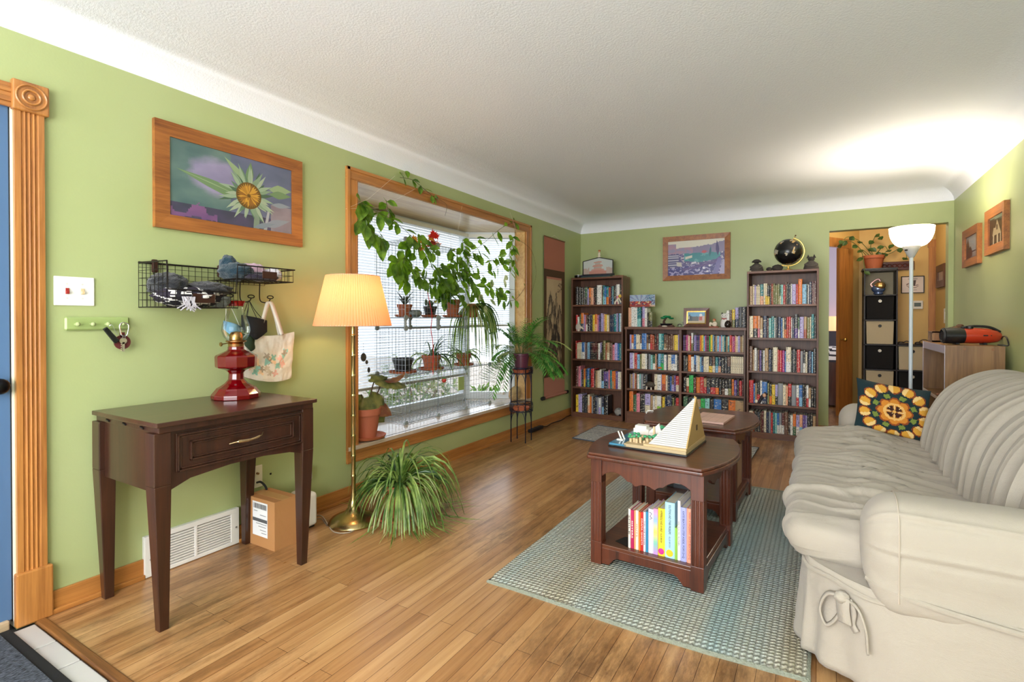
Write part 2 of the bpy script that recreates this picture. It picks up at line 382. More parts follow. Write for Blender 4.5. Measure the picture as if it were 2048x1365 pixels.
for a, c, z0, z1 in ((2.318, 4.80, 2.083, 2.16), (2.318, 4.80, .235, .32)): casing_bar(b, a, c, z0, z1, True)
obj('casing_rail', b, OAK, wn, bevel=.003)
b = B()
for o, i in ((2.318, 2.41), (4.80, 4.69)):
    b.box(0, .014, min(o,i), max(o,i), .32, 2.083)
    w3 = (i-o)*.28; b.box(.014, .022, min(o,o+w3), max(o,o+w3), .32, 2.16); b.box(.014, .018, min(i, i-w3*.6), max(i, i-w3*.6), .32, 2.083)
obj('casing_stile', b, OAKV, wn, bevel=.003)
FRAMEW = M('e4e9ee', .3); GLS = clear('window_glass')
def sash(p, q, z0, z1, fw=.055):       # frame and pane between two plan points
    p = Vector((p[0], p[1], 0)); q = Vector((q[0], q[1], 0)); d = (q-p).normalized(); n = Vector((d.y, -d.x, 0)); L = (q-p).length
    def slab(bb, a0, a1, za, zb, t0, t1):
        c = [p+d*a+n*t for a, t in ((a0,t0),(a1,t0),(a1,t1),(a0,t1))]
        bb.add([(v.x,v.y,z) for z in (za,zb) for v in c], [(0,3,2,1),(4,5,6,7),(0,1,5,4),(1,2,6,5),(2,3,7,6),(3,0,4,7)])
    bb = B(); t0, t1 = -.03, .03
    slab(bb, 0, fw, z0, z1, t0, t1); slab(bb, L-fw, L, z0, z1, t0, t1); slab(bb, fw, L-fw, z0, z0+fw*1.2, t0, t1); slab(bb, fw, L-fw, z1-fw, z1, t0, t1)
    f = obj('window_frame', bb, FRAMEW, wn, bevel=.004)
    g = B(); slab(g, fw, L-fw, z0+fw, z1-fw, -.003, .003); 
    o = obj('pane', g, GLS, f); o.matrix_parent_inverse = Matrix.Identity(4)
    return slab, f
sash((BX, Y1), (BX, Y2), ZS, ZH)
slab, fr = sash((BX, Y2), (-.12, Y3), ZS, ZH, .06)
sash((-.12, Y0), (BX, Y1), ZS, ZH, .06)
cr = ony(1000, 795, 4.52)
b = B().box(cr.x-.05, cr.x+.05, 4.49, 4.53, .40, .425).tube([(cr.x-.03, 4.47, .415), (cr.x+.05, 4.45, .425)], .008, 6); obj('crank_handle', b, WHITE, wn, bevel=.003)
# mini blinds
SLAT = translucent('white_vinyl_slat', 'f2f6fa', .62, .4)
def blind(p, q, z0, z1, label):
    p = Vector((p[0], p[1], 0)); q = Vector((q[0], q[1], 0)); d = (q-p).normalized(); n = Vector((d.y, -d.x, 0)); mid = (p+q)/2
    t = thing('window_blind', label, 'blind', (mid.x, mid.y, z0), world=True, group='white mini blinds in the bay window')
    bb = B(); k = int((z1-z0)/.0235)
    for i in range(k):
        z = z0+.03+i*(z1-z0-.05)/k; h = .0105
        rows = []
        for s_ in (-1, 0, 1): rows += [p+n*s_*h*.82+Vector((0,0,z+s_*h*.62+(.0015 if s_ == 0 else 0))), q+n*s_*h*.82+Vector((0,0,z+s_*h*.62+(.0015 if s_ == 0 else 0)))]
        bb.add(rows, [(0,1,3,2), (2,3,5,4)])
    obj('slats', bb, SLAT, t)
    r = B()
    def bar(za, zb, w):
        c = [p+n*w, q+n*w, q-n*w, p-n*w]; r.add([(v.x,v.y,z) for z in (za,zb) for v in c], [(0,3,2,1),(4,5,6,7),(0,1,5,4),(1,2,6,5),(2,3,7,6),(3,0,4,7)])
    bar(z1-.035, z1, .018); obj('head_rail', r, WHITE, t); r = B(); bar(z0, z0+.02, .013); obj('bottom_rail', r, M('b9b6a8', .4), t)
    r = B()
    for f in (.18, .5, .82): c = p+(q-p)*f; r.tube([c+Vector((0,0,z0))+n*.012, c+Vector((0,0,z1))+n*.012], .0012, 4)
    obj('ladder_cord', r, WHITE, t)
blind((BX+.055, Y1+.03), (BX+.055, Y2-.03), .60, 2.055, 'wide white mini blind in the middle of the bay window')
blind((BX+.05, Y2+.005), (-.155, Y3-.045), 1.10, 2.055, 'half raised white mini blind at the right side of the bay')
blind((-.155, Y0+.045), (BX+.05, Y1-.005), .55, 2.055, 'white mini blind at the left side of the bay')
# ---------------------------------------------------------------- outside
def gravel():
    mt, nt, b = nmat('pale_gravel'); v = N(nt, 'TexVoronoi', Scale=14); LK(nt, coords(nt), v.inputs['Vector'])
    LK(nt, ramp(nt, v.outputs['Color'], [(.2, '8d8074'), (.5, 'a89e92'), (.8, 'c4bcb2')]), b.inputs['Base Color']); b.inputs['Roughness'].default_value = .9; bump(nt, b, v.outputs['Distance'], .6, .03); return mt
struct('ground_outside', B().box(-14, -.16, -4, 16, -.5, -.4), gravel())
LB = leafmat('shrub_green', '3f5c2a', '77924a', .6, .3)
sh = [(-1.6, 3.2, .45), (-1.7, 4.5, .55), (-2.2, 5.4, .7), (-1.25, 5.2, .45), (-2.6, 3.9, .6), (-3.2, 6.6, .9), (-1.5, 6.2, .5), (-2.4, 2.4, .5)]
nm = ['low green shrub outside facing the left half of the bay window', 'rounded green shrub outside behind the hanging plant', 'green shrub outside beyond the right sash', 'low shrub outside close to the right sash', 'shrub outside behind the wire rack', 'tall far shrub outside seen through the right sash', 'leafy shrub outside beyond the plant stand', 'shrub outside at the far left of the bay']
for (x, y, r), l in zip(sh, nm):
    t = thing('garden_shrub', l, 'shrub', (x, y, -.4), group='shrubs outside the bay window')
    b = B()
    for _ in range(420):
        a = R.random()*2*PI; e = math.acos(R.uniform(-.2, 1)); rr = r*R.uniform(.55, 1)
        c = Vector((rr*math.cos(a)*math.sin(e), rr*math.sin(a)*math.sin(e), .1+rr*1.1*abs(math.cos(e))))
        d = Vector((R.uniform(-1,1), R.uniform(-1,1), R.uniform(-.3,1))).normalized()*.07
        b.blade([c-d, c, c+d], [.004, .028, .002], Vector((R.uniform(-1,1), R.uniform(-1,1), 1)))
    obj('foliage', b, LB, t)
    b = B()
    for k in range(5): a = k*1.26; b.tube([(0,0,-.02), (.2*r*math.cos(a), .2*r*math.sin(a), .3*r), (.6*r*math.cos(a), .6*r*math.sin(a), .8*r)], .012, 5)
    obj('stem', b, M('6b5440', .9), t)
# ================================================================ pictures
def pic(name, parent, org, xd, yd, w, h, nu, nv, colfn, polys=(), mt=None, lift=.0008):
    """flat printed sheet: colour cells, then coloured cut shapes in sheet coordinates 0..1"""
    o = Vector(org); x = Vector(xd).normalized(); y = Vector(yd).normalized(); n = x.cross(y); b = B()
    b.grid(lambda u, v: o+x*(u*w)+y*(v*h), nu, nv, colfn=colfn)
    for k, (c, pts) in enumerate(polys):
        b.col = c; b.add([o+x*(u*w)+y*(v*h)+n*(lift*.25+lift*k/max(1, len(polys))) for u, v in pts], [list(range(len(pts)))])
    return obj(name, b, mt or PRINT, parent)
def leafp(u0, v0, u1, v1, wd, asp=1.0):      # pointed leaf outline from base to tip
    du, dv = u1-u0, (v1-v0); L = math.hypot(du*asp, dv) or 1; nu, nv = -dv/L/asp, du*asp/L; f = (0, .6, 1, .8, .4)
    a = [(u0+du*t/5+nu*wd*f[t], v0+dv*t/5+nv*wd*f[t]) for t in range(5)]
    c = [(u0+du*t/5-nu*wd*f[t], v0+dv*t/5-nv*wd*f[t]) for t in range(4, 0, -1)]
    return a+[(u1, v1)]+c
def disc(u, v, r, asp=1.0, n=14): return [(u+r/asp*math.cos(2*PI*i/n), v+r*math.sin(2*PI*i/n)) for i in range(n)]
def rc(u0, u1, v0, v1): return [(u0,v0),(u1,v0),(u1,v1),(u0,v1)]
def frame(parent, org, xd, yd, w, h, fw, d, mt, name='frame'):   # mitred frame, org = lower left outer corner, d = towards the viewer
    o = Vector(org); x = Vector(xd).normalized(); y = Vector(yd).normalized(); n = x.cross(y); b = B()
    O = [(0,0),(w,0),(w,h),(0,h)]; I = [(fw,fw),(w-fw,fw),(w-fw,h-fw),(fw,h-fw)]
    P = lambda p, t: o+x*p[0]+y*p[1]+n*t
    for i in range(4):
        j = (i+1) % 4
        b.add([P(O[i],0),P(O[j],0),P(I[j],0),P(I[i],0),P(O[i],d),P(O[j],d),P(I[j],d*.8),P(I[i],d*.8)], [(0,3,2,1),(4,5,6,7),(0,1,5,4),(1,2,6,5),(2,3,7,6),(3,0,4,7)])
    return obj(name, b, mt, parent)
PGLASS = clear('picture_glass')
def glasspane(parent, org, xd, yd, w, h):
    o = Vector(org); x = Vector(xd).normalized(); y = Vector(yd).normalized()
    return obj('glass', B().add([o, o+x*w, o+x*w+y*h, o+y*h], [(0,1,2,3)]), PGLASS, parent)
# ================================================================ hall and bedroom beyond the opening
b = B().box(2.9, 4.2, 7.76, 7.86, 0, 2.5); struct('wall_hall_back', b, TAN)
struct('wall_hall_right', B().box(3.80, 3.9, YB+.12, 7.76, 0, 2.5), TAN)
D1 = Vector((.525, .851, 0)); A0 = Vector((2.735, 7.243, 0)); NN = Vector((.851, -.525, 0))
def diag(bb, s0, s1, z0, z1, t0=0, t1=-.1):
    c = [A0+D1*s0+NN*t0, A0+D1*s1+NN*t0, A0+D1*s1+NN*t1, A0+D1*s0+NN*t1]
    return bb.add([(v.x,v.y,z) for z in (z0,z1) for v in c], [(0,1,2,3),(7,6,5,4),(0,4,5,1),(1,5,6,2),(2,6,7,3),(3,7,4,0)])
struct('wall_hall_left', diag(diag(diag(B(), .36, .62, 0, 2.5), -1.08, -.62, 0, 2.5), -.62, .36, 2.06, 2.5), TAN)
struct('wall_bedroom', B().box(1.4, 4.2, 9.5, 9.6, 0, 2.5).box(1.4, 1.5, YB+.12, 9.6, 0, 2.5), LILAC)
struct('ceiling_hall', B().box(1.4, 4.2, YB+.12, 9.6, 2.44, 2.5), WHITE)
dd = thing('door_2', 'oak door with round knob in the hall seen through the opening', 'door', (2.85, 7.43, 0), world=True); dd['kind'] = 'structure'
obj('door_panel', diag(B(), .12, .40, .012, 2.03, .045, .008), OAKV, dd)
obj('casing', diag(diag(B(), -.72, .40, 2.04, 2.15, .022, 0), .345, .41, 0, 2.04, .018, 0), OAKV, dd)
k = A0+D1*.15+NN*.05
obj('door_knob', B().tube([k+Vector((0,0,.93)), k+NN*.03+Vector((0,0,.93))], .011, 8).ball(tuple(k+NN*.045+Vector((0,0,.93))), .024), BRASS, dd, smooth=True)
struct('trim_2', B().box(3.735, 3.80, 7.735, 7.76, 0, 2.02).box(3.725, 3.80, 7.73, 7.76, 2.02, 2.11), OAKV)
bd = thing('bed', 'bed with striped white blanket and dark wood foot seen through hall doorway', 'bed', (2.75, 8.12, 0))
obj('footboard', B().box(-.6, .35, -.03, .01, .03, .60), DKW, bd); obj('frame', B().box(-.6, .35, .01, .9, .1, .42), DKW, bd)
def strp(u, v): return 'f2f0f2' if math.sin((u*.6+v*2.2)*26) > -.35 else '2b2a35'
obj('blanket', B().grid(lambda u, v: (-.6+.95*u, .0+.9*v, .60+.2*math.sin(PI*min(1, v*1.2))+.02*fbm(u*4, v*4)), 30, 30, colfn=strp), paint('striped_blanket', .8), bd, smooth=2)
obj('headboard', B().box(-.6, .35, .92, .96, .0, 1.0), M('3c3742', .6), bd)
bl = thing('table_lamp', 'small bedside lamp with peach shade behind the hall doorway', 'lamp', (2.80, 9.28, 0))
obj('lamp_stand', B().lathe([(.09,0),(.09,.02),(.015,.04),(.015,1.0)], 14), BRASS, bl, smooth=True)
obj('lamp_shade', B().lathe([(.15,.97),(.12,1.22)], 20, cap=False), emis('ffc993', .75), bl, smooth=True)
# cube organizer
OX, OY = 3.085, 7.43
og = thing('cube_organizer', 'stepped black cube storage unit with fabric bins in the hall', 'storage unit', (OX, OY, 0))
ESP = M('1d1517', .5); RH = .2925; CW = .312
b = B().box(0, .014, 0, .31, 0, 1.755).box(CW, CW+.014, 0, .31, 0, 1.755).box(2*CW, 2*CW+.014, 0, .31, 0, .8775+.012)
for k in range(7): b.box(0, CW+.014, 0, .31, k*RH-(.012 if k else 0), k*RH+.0)
b.box(0, CW+.014, 0, .31, 0, .012)
for k in (1, 2, 3): b.box(CW, 2*CW+.014, 0, .31, k*RH-.012, k*RH+.001)
obj('shelf_frame', b, ESP, og); obj('back_panel', B().box(0, CW+.01, .302, .308, 0, 1.75), M('b9ab8c', .7), og)
FT = M('bfb193', .9, bs=.2, bscale=400); FB = M('0a090b', .9, bs=.2, bscale=400); RING = M('c8c2b4', .3, .7)
binl = {(0,4):'black fabric bin under the glass swan compartment', (0,3):'tan fabric bin third from top in the tall column', (0,2):'black fabric bin level with the low column top', (0,1):'tan fabric bin directly behind the floral cushion', (0,0):'lowest black fabric bin in the tall column', (1,2):'tan fabric bin at the top of the short column', (1,1):'black fabric bin behind the white lamp pole', (1,0):'lowest fabric bin in the short column'}
for (c, r), l in binl.items():
    tan = 'tan' in l; t = thing('storage_bin', l, 'storage bin', (OX+c*CW+.02, OY+.012, r*RH+.003), group='fabric bins in the hall organizer')
    b = B().taper((.139,.13,0), (.128,.125), (.139,.13,.272), (.134,.128)); bb_ = obj('bin_body', b, FT if tan else FB, t, bevel=.004)
    obj('grommet', B().tube(arc((.139,-.001,.215), .014, 0, 2*PI, 16, 'xz')[:-1], .004, 6, True), RING if not tan else BLACK, bb_, smooth=True)
    obj('pull_hole', B().tube([(.139,-.0015,.215),(.139,.004,.215)], .012, 12), M('d9d3c4', .6) if not tan else BLACK, bb_)
gs = thing('glass_ornament', 'shiny blue and gold glass swan ornament in the top cube', 'ornament', (OX+.15, OY+.12, 5*RH+.001))
obj('swan_body', B().ball((0,0,.075), (.07,.05,.055), 14, 9).ball((0,0,.02), (.05,.04,.02)), M('6f86b8', .08, .6, coat=1), gs, smooth=True)
obj('swan_back', B().ball((.015,-.02,.11), (.055,.04,.05), 10, 7), M('d8b070', .1, .8), gs, smooth=False)
obj('neck', B().tube(bez([(-.05,0,.09),(-.075,0,.13),(-.04,0,.17),(.0,0,.19),(.02,0,.16)]), .01, 8), M('d9a3a8', .1, .4, coat=1), gs, smooth=True)
POTH = leafmat('pothos_green', '22381c', '4a6a34', .35, .3); STEMG = M('5e6a34', .6); STEMB = M('54422c', .7)
pt = thing('pothos_plant', 'trailing pothos in a terracotta pot on the hall storage tower', 'plant', (OX+.105, OY+.16, 1.775))
obj('tray', B().box(-.12, .22, -.16, .12, -.02, .002), M('14161a', .4), pt, bevel=.003)
obj('pot', B().lathe([(.075,.002),(.105,.13),(.115,.13),(.118,.165),(.104,.165),(.1,.14)], 24), TERRA, pt, smooth=True); obj('soil', B().lathe([(.1,.142),(.001,.146)], 18), SOIL, pt)
b = B(); lb = B()
vines = [[(0,0,.14),(-.03,0,.28),(0,.0,.36),(.03,-.02,.42),(.06,-.02,.38)], [(.0,0,.14),(-.08,-.08,.26),(-.16,-.16,.34),(-.27,-.26,.38),(-.33,-.34,.32)], [(-.02,0,.14),(-.12,-.05,.24),(-.11,-.17,.1),(-.10,-.18,-.05)],
         [(.02,0,.14),(.12,-.02,.2),(.2,-.02,.3),(.22,0,.36)], [(.03,0,.14),(.16,-.04,.18),(.26,-.06,.24),(.3,-.08,.2),(.31,-.08,.1)], [(0,0,.14),(.05,-.05,.22),(.1,-.1,.26),(.13,-.12,.2)], [(-.05,0,.14),(-.2,-.2,.3),(-.3,-.3,.33),(-.36,-.38,.28)]]
for v in vines:
    p = bez(v, 6); b.tube(p, .004, 5)
    for i in range(5, len(p), 6):
        d = Vector((R.uniform(-1,1), R.uniform(-1,.2), R.uniform(-1,-.1))).normalized(); q = p[i]; L = .075
        lb.blade([q, q+d*L*.3, q+d*L*.65, q+d*L], [.004, .03, .026, .001], Vector((R.uniform(-.6,.6), -1, .6)), .15)
obj('stems', b, STEMG, pt); obj('leaves', lb, POTH, pt)
# plaque, poster, thermostat, small frame, switch, shoes
t = thing('carved_plaque', 'dark red carved wooden panel high on the hall wall', 'wall panel', (3.44, 7.75, 1.815), world=True)
bo_ = obj('board', B().box(3.28, 3.60, 7.735, 7.758, 1.765, 1.87), M('4a1710', .45), t, bevel=.004)
b = B()
for i in range(6): b.tube(arc((3.31+i*.05, 7.733, 1.82), .02, 0, 2*PI, 12, 'xz')[:-1], .005, 5, True)
b.box(3.285, 3.595, 7.729, 7.737, 1.852, 1.862).box(3.285, 3.595, 7.729, 7.737, 1.773, 1.783); obj('carving', b, M('5e2014', .4), bo_)
pp = thing('framed_print', 'black framed print of a sailing ship on the tan hall wall', 'picture', (3.58, 7.75, 1.59), world=True)
frame(pp, (3.475, 7.758, 1.485), (1,0,0), (0,0,1), .222, .205, .009, .015, BLACK)
pic('print_sheet', pp, (3.484, 7.750, 1.494), (1,0,0), (0,0,1), .204, .187, 1, 1, lambda u, v: 'ddc9bd', [('4a322c', [(.5,.42),(.62,.42),(.66,.78),(.53,.78)]), ('6a5048', [(.2,.44),(.8,.42),(.66,.30),(.36,.28)]), ('ddc9bd', [(.24,.42),(.76,.41),(.64,.33),(.38,.32)]), ('8a6a60', leafp(.2,.46,.34,.62,.05)), ('8a6a60', leafp(.62,.44,.8,.5,.03)), ('54403a', rc(.36,.46,.15,.17)), ('54403a', rc(.52,.7,.15,.17))])
text('lettering', 'GREETINGS', INK, pp, (3.586, 7.7485, 1.655), (1,0,0), (0,0,1), .02, .09)
t = thing('thermostat', 'white wall thermostat with grey display in the hall', 'thermostat', (3.63, 7.75, 1.34), world=True)
hs_ = obj('housing', B().box(3.58, 3.685, 7.735, 7.76, 1.295, 1.395), M('e2d9cc', .5), t, bevel=.006); obj('display', B().box(3.60, 3.665, 7.732, 7.737, 1.325, 1.37), M('5d6660', .25), hs_)
t = thing('picture_frame', 'small narrow wooden frame on the hall side wall beyond the opening', 'picture', (3.80, 7.35, 1.62), world=True)
frame(t, (3.80, 7.61, 1.53), (0,-1,0), (0,0,1), .44, .25, .075, .02, CASE); pic('photo', t, (3.793, 7.54, 1.60), (0,-1,0), (0,0,1), .30, .11, 1, 1, lambda u, v: '9a8378')
t = thing('light_switch', 'white rocker switch on the hall side wall beyond the opening', 'light switch', (3.80, 7.1, 1.22), world=True)
obj('plate', B().box(3.792, 3.80, 7.11, 7.23, 1.13, 1.29), WHITE, t, bevel=.003); obj('rocker', B().box(3.787, 3.793, 7.15, 7.19, 1.17, 1.25), WHITE, t, bevel=.002)
for i, (x, l) in enumerate(((3.47, 'dark sandal on the short storage column, left of the pole'), (3.63, 'dark heeled shoe on the short storage column, right of the pole'))):
    t = thing('shoe', l, 'shoe', (x, 7.5, .8795), group='shoes on the hall organizer'); b = B()
    b.add([(-.05,-.02,0),(.05,-.02,0),(.05,.02,0),(-.05,.02,0),(-.05,-.02,.012),(.05,-.02,.02),(.05,.02,.02),(-.05,.02,.012)], [(0,3,2,1),(4,5,6,7),(0,1,5,4),(1,2,6,5),(2,3,7,6),(3,0,4,7)])
    obj('sole', b, M('2a1a12', .6), t, bevel=.004)
    obj('upper', B().ball((-.02,0,.016), (.035,.022,.02), 10, 6).tube(arc((.035,0,.01), .03+.02*i, .2, PI-.2, 10, 'xz'), .005, 6), M('2e1d14', .5), t, smooth=True)
# ================================================================ bookcases
PAL = dict(k='161418', n='1d2a4a', b='2c6cb3', s='86b8d8', t='177880', a='93cdc8', g='33603f', l='93c83a', e='28ae52', o='e0782a', y='e6c43c', c='e6d9bc', w='e8e6e0', r='bd262a', m='571a20', p='e2899a', h='a9277c', v='60458c', u='b2a6d6', d='868a90', q='34373d', z='644230', i='b5956c', f='74743f', x='e6ac88', j='a34526')
NAME = dict(k='black', n='navy', b='blue', s='sky blue', t='teal', a='aqua', g='dark green', l='lime green', e='bright green', o='orange', y='yellow', c='cream', w='white', r='red', m='maroon', p='pink', h='magenta', v='purple', u='lavender', d='grey', q='charcoal', z='brown', i='tan', f='olive', x='peach', j='rust')
def bookmat():
    mt, nt, b = nmat('book_cover'); a = N(nt, 'Attribute', attribute_name='Col'); uv = N(nt, 'Attribute', attribute_name='spine')
    oi = N(nt, 'ObjectInfo'); sp = N(nt, 'SeparateXYZ'); LK(nt, uv.outputs['Vector'], sp.inputs[0])
    cm = N(nt, 'CombineXYZ'); mu = N(nt, 'Math', operation='MULTIPLY'); LK(nt, oi.outputs['Random'], mu.inputs[0]); mu.inputs[1].default_value = 60
    sc = N(nt, 'Math', operation='MULTIPLY'); LK(nt, sp.outputs['Y'], sc.inputs[0]); sc.inputs[1].default_value = 16
    su = N(nt, 'Math', operation='MULTIPLY'); LK(nt, sp.outputs['X'], su.inputs[0]); su.inputs[1].default_value = 2.6
    LK(nt, su.outputs[0], cm.inputs[0]); LK(nt, sc.outputs[0], cm.inputs[1]); LK(nt, mu.outputs[0], cm.inputs[2])
    nz = N(nt, 'TexNoise', Scale=1.0, Detail=1.5); LK(nt, cm.outputs[0], nz.inputs['Vector'])
    # title band: middle of the spine only
    band = N(nt, 'MapRange'); band.inputs['From Min'].default_value = .5; band.inputs['From Max'].default_value = .28
    ab = N(nt, 'Math', operation='ABSOLUTE'); s2 = N(nt, 'Math', operation='SUBTRACT'); LK(nt, sp.outputs['X'], s2.inputs[0]); s2.inputs[1].default_value = .5; LK(nt, s2.outputs[0], ab.inputs[0]); LK(nt, ab.outputs[0], band.inputs['Value'])
    th = ramp(nt, nz.outputs['Fac'], [(.56, (0,0,0)), (.66, (.8,.8,.8))])
    f = N(nt, 'Math', operation='MULTIPLY'); LK(nt, th, f.inputs[0]); LK(nt, band.outputs[0], f.inputs[1])
    f2 = N(nt, 'Math', operation='MULTIPLY'); LK(nt, f.outputs[0], f2.inputs[0]); LK(nt, sp.outputs['Z'], f2.inputs[1])
    bw = N(nt, 'RGBToBW'); LK(nt, a.outputs['Color'], bw.inputs[0])
    ink = ramp(nt, bw.outputs[0], [(.18, 'd8cdb4'), (.3, '2a2226')])
    mx = N(nt, 'MixRGB'); LK(nt, f2.outputs[0], mx.inputs[0]); LK(nt, a.outputs['Color'], mx.inputs[1]); LK(nt, ink, mx.inputs[2]); LK(nt, mx.outputs[0], b.inputs['Base Color']); b.inputs['Roughness'].default_value = .38
    return mt
BOOKM = bookmat(); PAGES = M('d9cfb8', .8)
def book_mesh(b, x0, x1, yf, dp, z0, h, top, bot):     # spine towards -y, slightly rounded, page block behind
    w = x1-x0; cov = min(.0022, w*.12); r = min(.003, w*.25); sp = h*.42
    def quad(z_a, z_b, col):
        b.mi = 0; b.col = col
        pr = [(x0, yf+r), (x0+w*.25, yf+.0004), (x1-w*.25, yf), (x1, yf+r)]
        o = len(b.v); 
        for z in (z_a, z_b): b.v += [(x, y, z) for x, y in pr]
        us = (0, .25, .75, 1)
        for i in range(3):
            b.f.append([o+i, o+i+1, o+4+i+1, o+4+i]); b.m.append(0); b.c.append(col); b.sp.append([(us[i], (z_a-z0)/.2, 1), (us[i+1], (z_a-z0)/.2, 1), (us[i+1], (z_b-z0)/.2, 1), (us[i], (z_b-z0)/.2, 1)])
        return o
    if bot: quad(z0, z0+sp, PAL[bot]); quad(z0+sp, z0+h, PAL[top])
    else: quad(z0, z0+h, PAL[top])
    n0 = len(b.f); b.col = PAL[top]; b.mi = 0
    b.box(x0, x0+cov, yf+r, yf+dp, z0, z0+h).box(x1-cov, x1, yf+r, yf+dp, z0, z0+h); b.mi = 1; b.col = 'd9cfb8'
    b.box(x0+cov, x1-cov, yf+r, yf+dp-.003, z0+.002, z0+h-.003)
    b.sp += [[(0,0,0)]*len(f) for f in b.f[n0:]]
def book_obj(name, b):
    o = obj(name, b, [BOOKM, PAGES]); at = o.data.attributes.new('spine', 'FLOAT_VECTOR', 'CORNER'); d = []
    for q in b.sp:
        for t in q: d += list(t)
    at.data.foreach_set('vector', d); return o
ORD = ['zeroth','first','second','third','fourth','fifth','sixth','seventh','eighth','ninth','tenth','eleventh','twelfth','thirteenth','fourteenth','fifteenth','sixteenth','seventeenth','eighteenth','nineteenth','twentieth']
def ordn(i): return ORD[i] if i <= 20 else '%d%s' % (i, {1:'st',2:'nd',3:'rd'}.get(i % 10, 'th') if i % 100 not in (11,12,13) else 'th')
ALLB = []       # (size seen, bounds, colours, label, group)
def shelf_row(spec, x0, x1, yf, z0, hb, where, fill=1.0, dp=.15):
    tk = [re.fullmatch(r'([a-z])([a-z]?)(\d+)(?:h(\d+))?|_(\d+)', t) for t in spec.split()]
    tot = sum(int(m_[3] or m_[5]) for m_ in tk); sc = (x1-x0)*fill/tot; x = x0; i = 0
    n = sum(1 for m_ in tk if m_[1])
    for m_ in tk:
        if m_[5]: x += int(m_[5])*sc; continue
        i += 1; w = int(m_[3])*sc; h = hb*(int(m_[4])/100 if m_[4] else R.uniform(.93, 1.02)); top, bot = m_[1], m_[2] or None
        nm_ = NAME[top]+((' over '+NAME[bot]) if bot else '')+(' slim' if w < .022 else ' thick' if w > .045 else '')
        side = ordn(i)+' from left' if i <= (n+1)//2 else (ordn(n+1-i)+' from right' if i < n else 'last on right')
        lab = '%s book, %s%s' % (nm_, side, where)
        ALLB.append((w*h/((x-CX)**2+yf**2), (x+.0004, x+w-.0004, yf+R.uniform(0, .014), dp, z0+.0005, h, top, bot), lab, 'books'+where.replace(' on the', ' on the')))
        x += w
def bookcase(label, x0, x1, yf, yb, H, shelves, mid=None, top_over=0, mats=None, kick=.06):
    t = thing('bookcase', label, 'bookcase', (x0, yf, 0), group=None)
    w = x1-x0; d = yb-yf; th = .018; b = B()
    obj('side_panel', B().box(0, th, 0, d, 0, H-.02), CASE, t, bevel=.0015); obj('side_panel', B().box(w-th, w, 0, d, 0, H-.02), CASE, t, bevel=.0015)
    if mid: obj('divider', B().box(mid-x0-.014, mid-x0+.014, 0, d-.01, kick, H-.03), CASE, t, bevel=.0015)
    obj('back_panel', B().box(th, w-th, d-.008, d-.002, .03, H-.02), CASE, t)
    obj('top', B().box(-top_over, w+top_over, -top_over, d, H-.022-top_over, H), CASEH, t, bevel=.002)
    for z in shelves: obj('shelf', B().box(th, w-th, .004, d-.009, z-.02, z), CASEH, t, bevel=.0015)
    obj('kick_board', B().box(th, w-th, .006, .02, 0, shelves[-1]-.02), CASEH, t)
    return t
LX0, LX1, LY = .050, .694, 5.74; bookcase('tall walnut bookcase in the far left corner beside the scroll', LX0, LX1, LY, LY+.26, 1.672, [1.347, 1.03, .698, .364, .055])
MX0, MX1, MY = .735, 1.990, 5.70; MM = 1.345; bookcase('low wide walnut bookcase with centre divider between two tall ones', MX0, MX1, MY, MY+.26, 1.088, [.836, .616, .39, .13], MM, .006)
RX0, RX1, RY = 2.008, 2.625, 5.62; bookcase('tall walnut bookcase carrying the globe beside the hall opening', RX0, RX1, RY, RY+.28, 1.648, [1.318, .992, .663, .34, .058])
for i, s in enumerate(['k8 k8 k8 k8 gk8 u5h88 oz7 x9h92 km5 k6 w9h106 w7h106 z3 ta6h104 bs6h96 to8h96 jm6h92 n5 as4h98 k9 wp10h107 k7', 'r8 w6h84 g7 on10h107 u4 p5 zw6 k10 k8 y8 ox9 p6h94 v5 q4 u6h104 u4 x5 y6 c7 i3 n7 n8 t10 u5h103 q3 s5h103 w5h103',
                       'r4h106 c5 c5 c4 w4 bw9 w3 m4 d4 s7 n4 k5 mk5 mk6 mk5 zm5 w6 uk5 k5 f8h110 j5 ic9 z9h97 p7h88 u9h98 b6 t8h97', 'm9h112 p7h114 u4 k7 oy6 n5 bt8h104 k5 r10h103 k5 i6 c7 w6 ks8 vn15h92 p4 t6 oi6 o6 v7 w6h94 c5', 'y10 u13h106 k8 q6 k4 cx7h106 o6 d6 k7 n6 d6 wu7 d4 ns6 k13h108 _44']):
    shelf_row(s, LX0+.05, LX1-.022, LY+.012, [1.347, 1.03, .698, .364, .055][i], [.215, .205, .203, .215, .205][i], ' on %s shelf of left tall bookcase' % ('top','second','third','fourth','bottom')[i])
for i, s in enumerate(['u6 ow7 b8 c9 c4 zw6 b15h106 zi6 kw5 jr8 j6 km6 m7 a9h106 t7h106 zi7 z7 z7 z6 i5 y11h98 u3', 'u11h104 w4 r9h104 s8 f5 c11 w6 k4 d7 a6 gw8 x4 k4 s8h104 te9h104 w8 n4 c10 bw11 w6 k5', 'd4 i8 u3 c4 j6 g3 w7 a5 d9 q13 _24 c10 w13 u3 oj12 c7 n8 b5 zu8 v6 rc10', 'o13h114 g11 p11h104 k18 uc17h106 i8 w6 c8 wl13 z4 y8 n5 nx15h106 k5 f5 k5 r9']):
    shelf_row(s, MX0+.045, MM-.018, MY+.012, [.836, .616, .39, .13][i], [.168, .170, .172, .20][i], ' on %s left shelf of low bookcase' % ('top','second','third','bottom')[i])
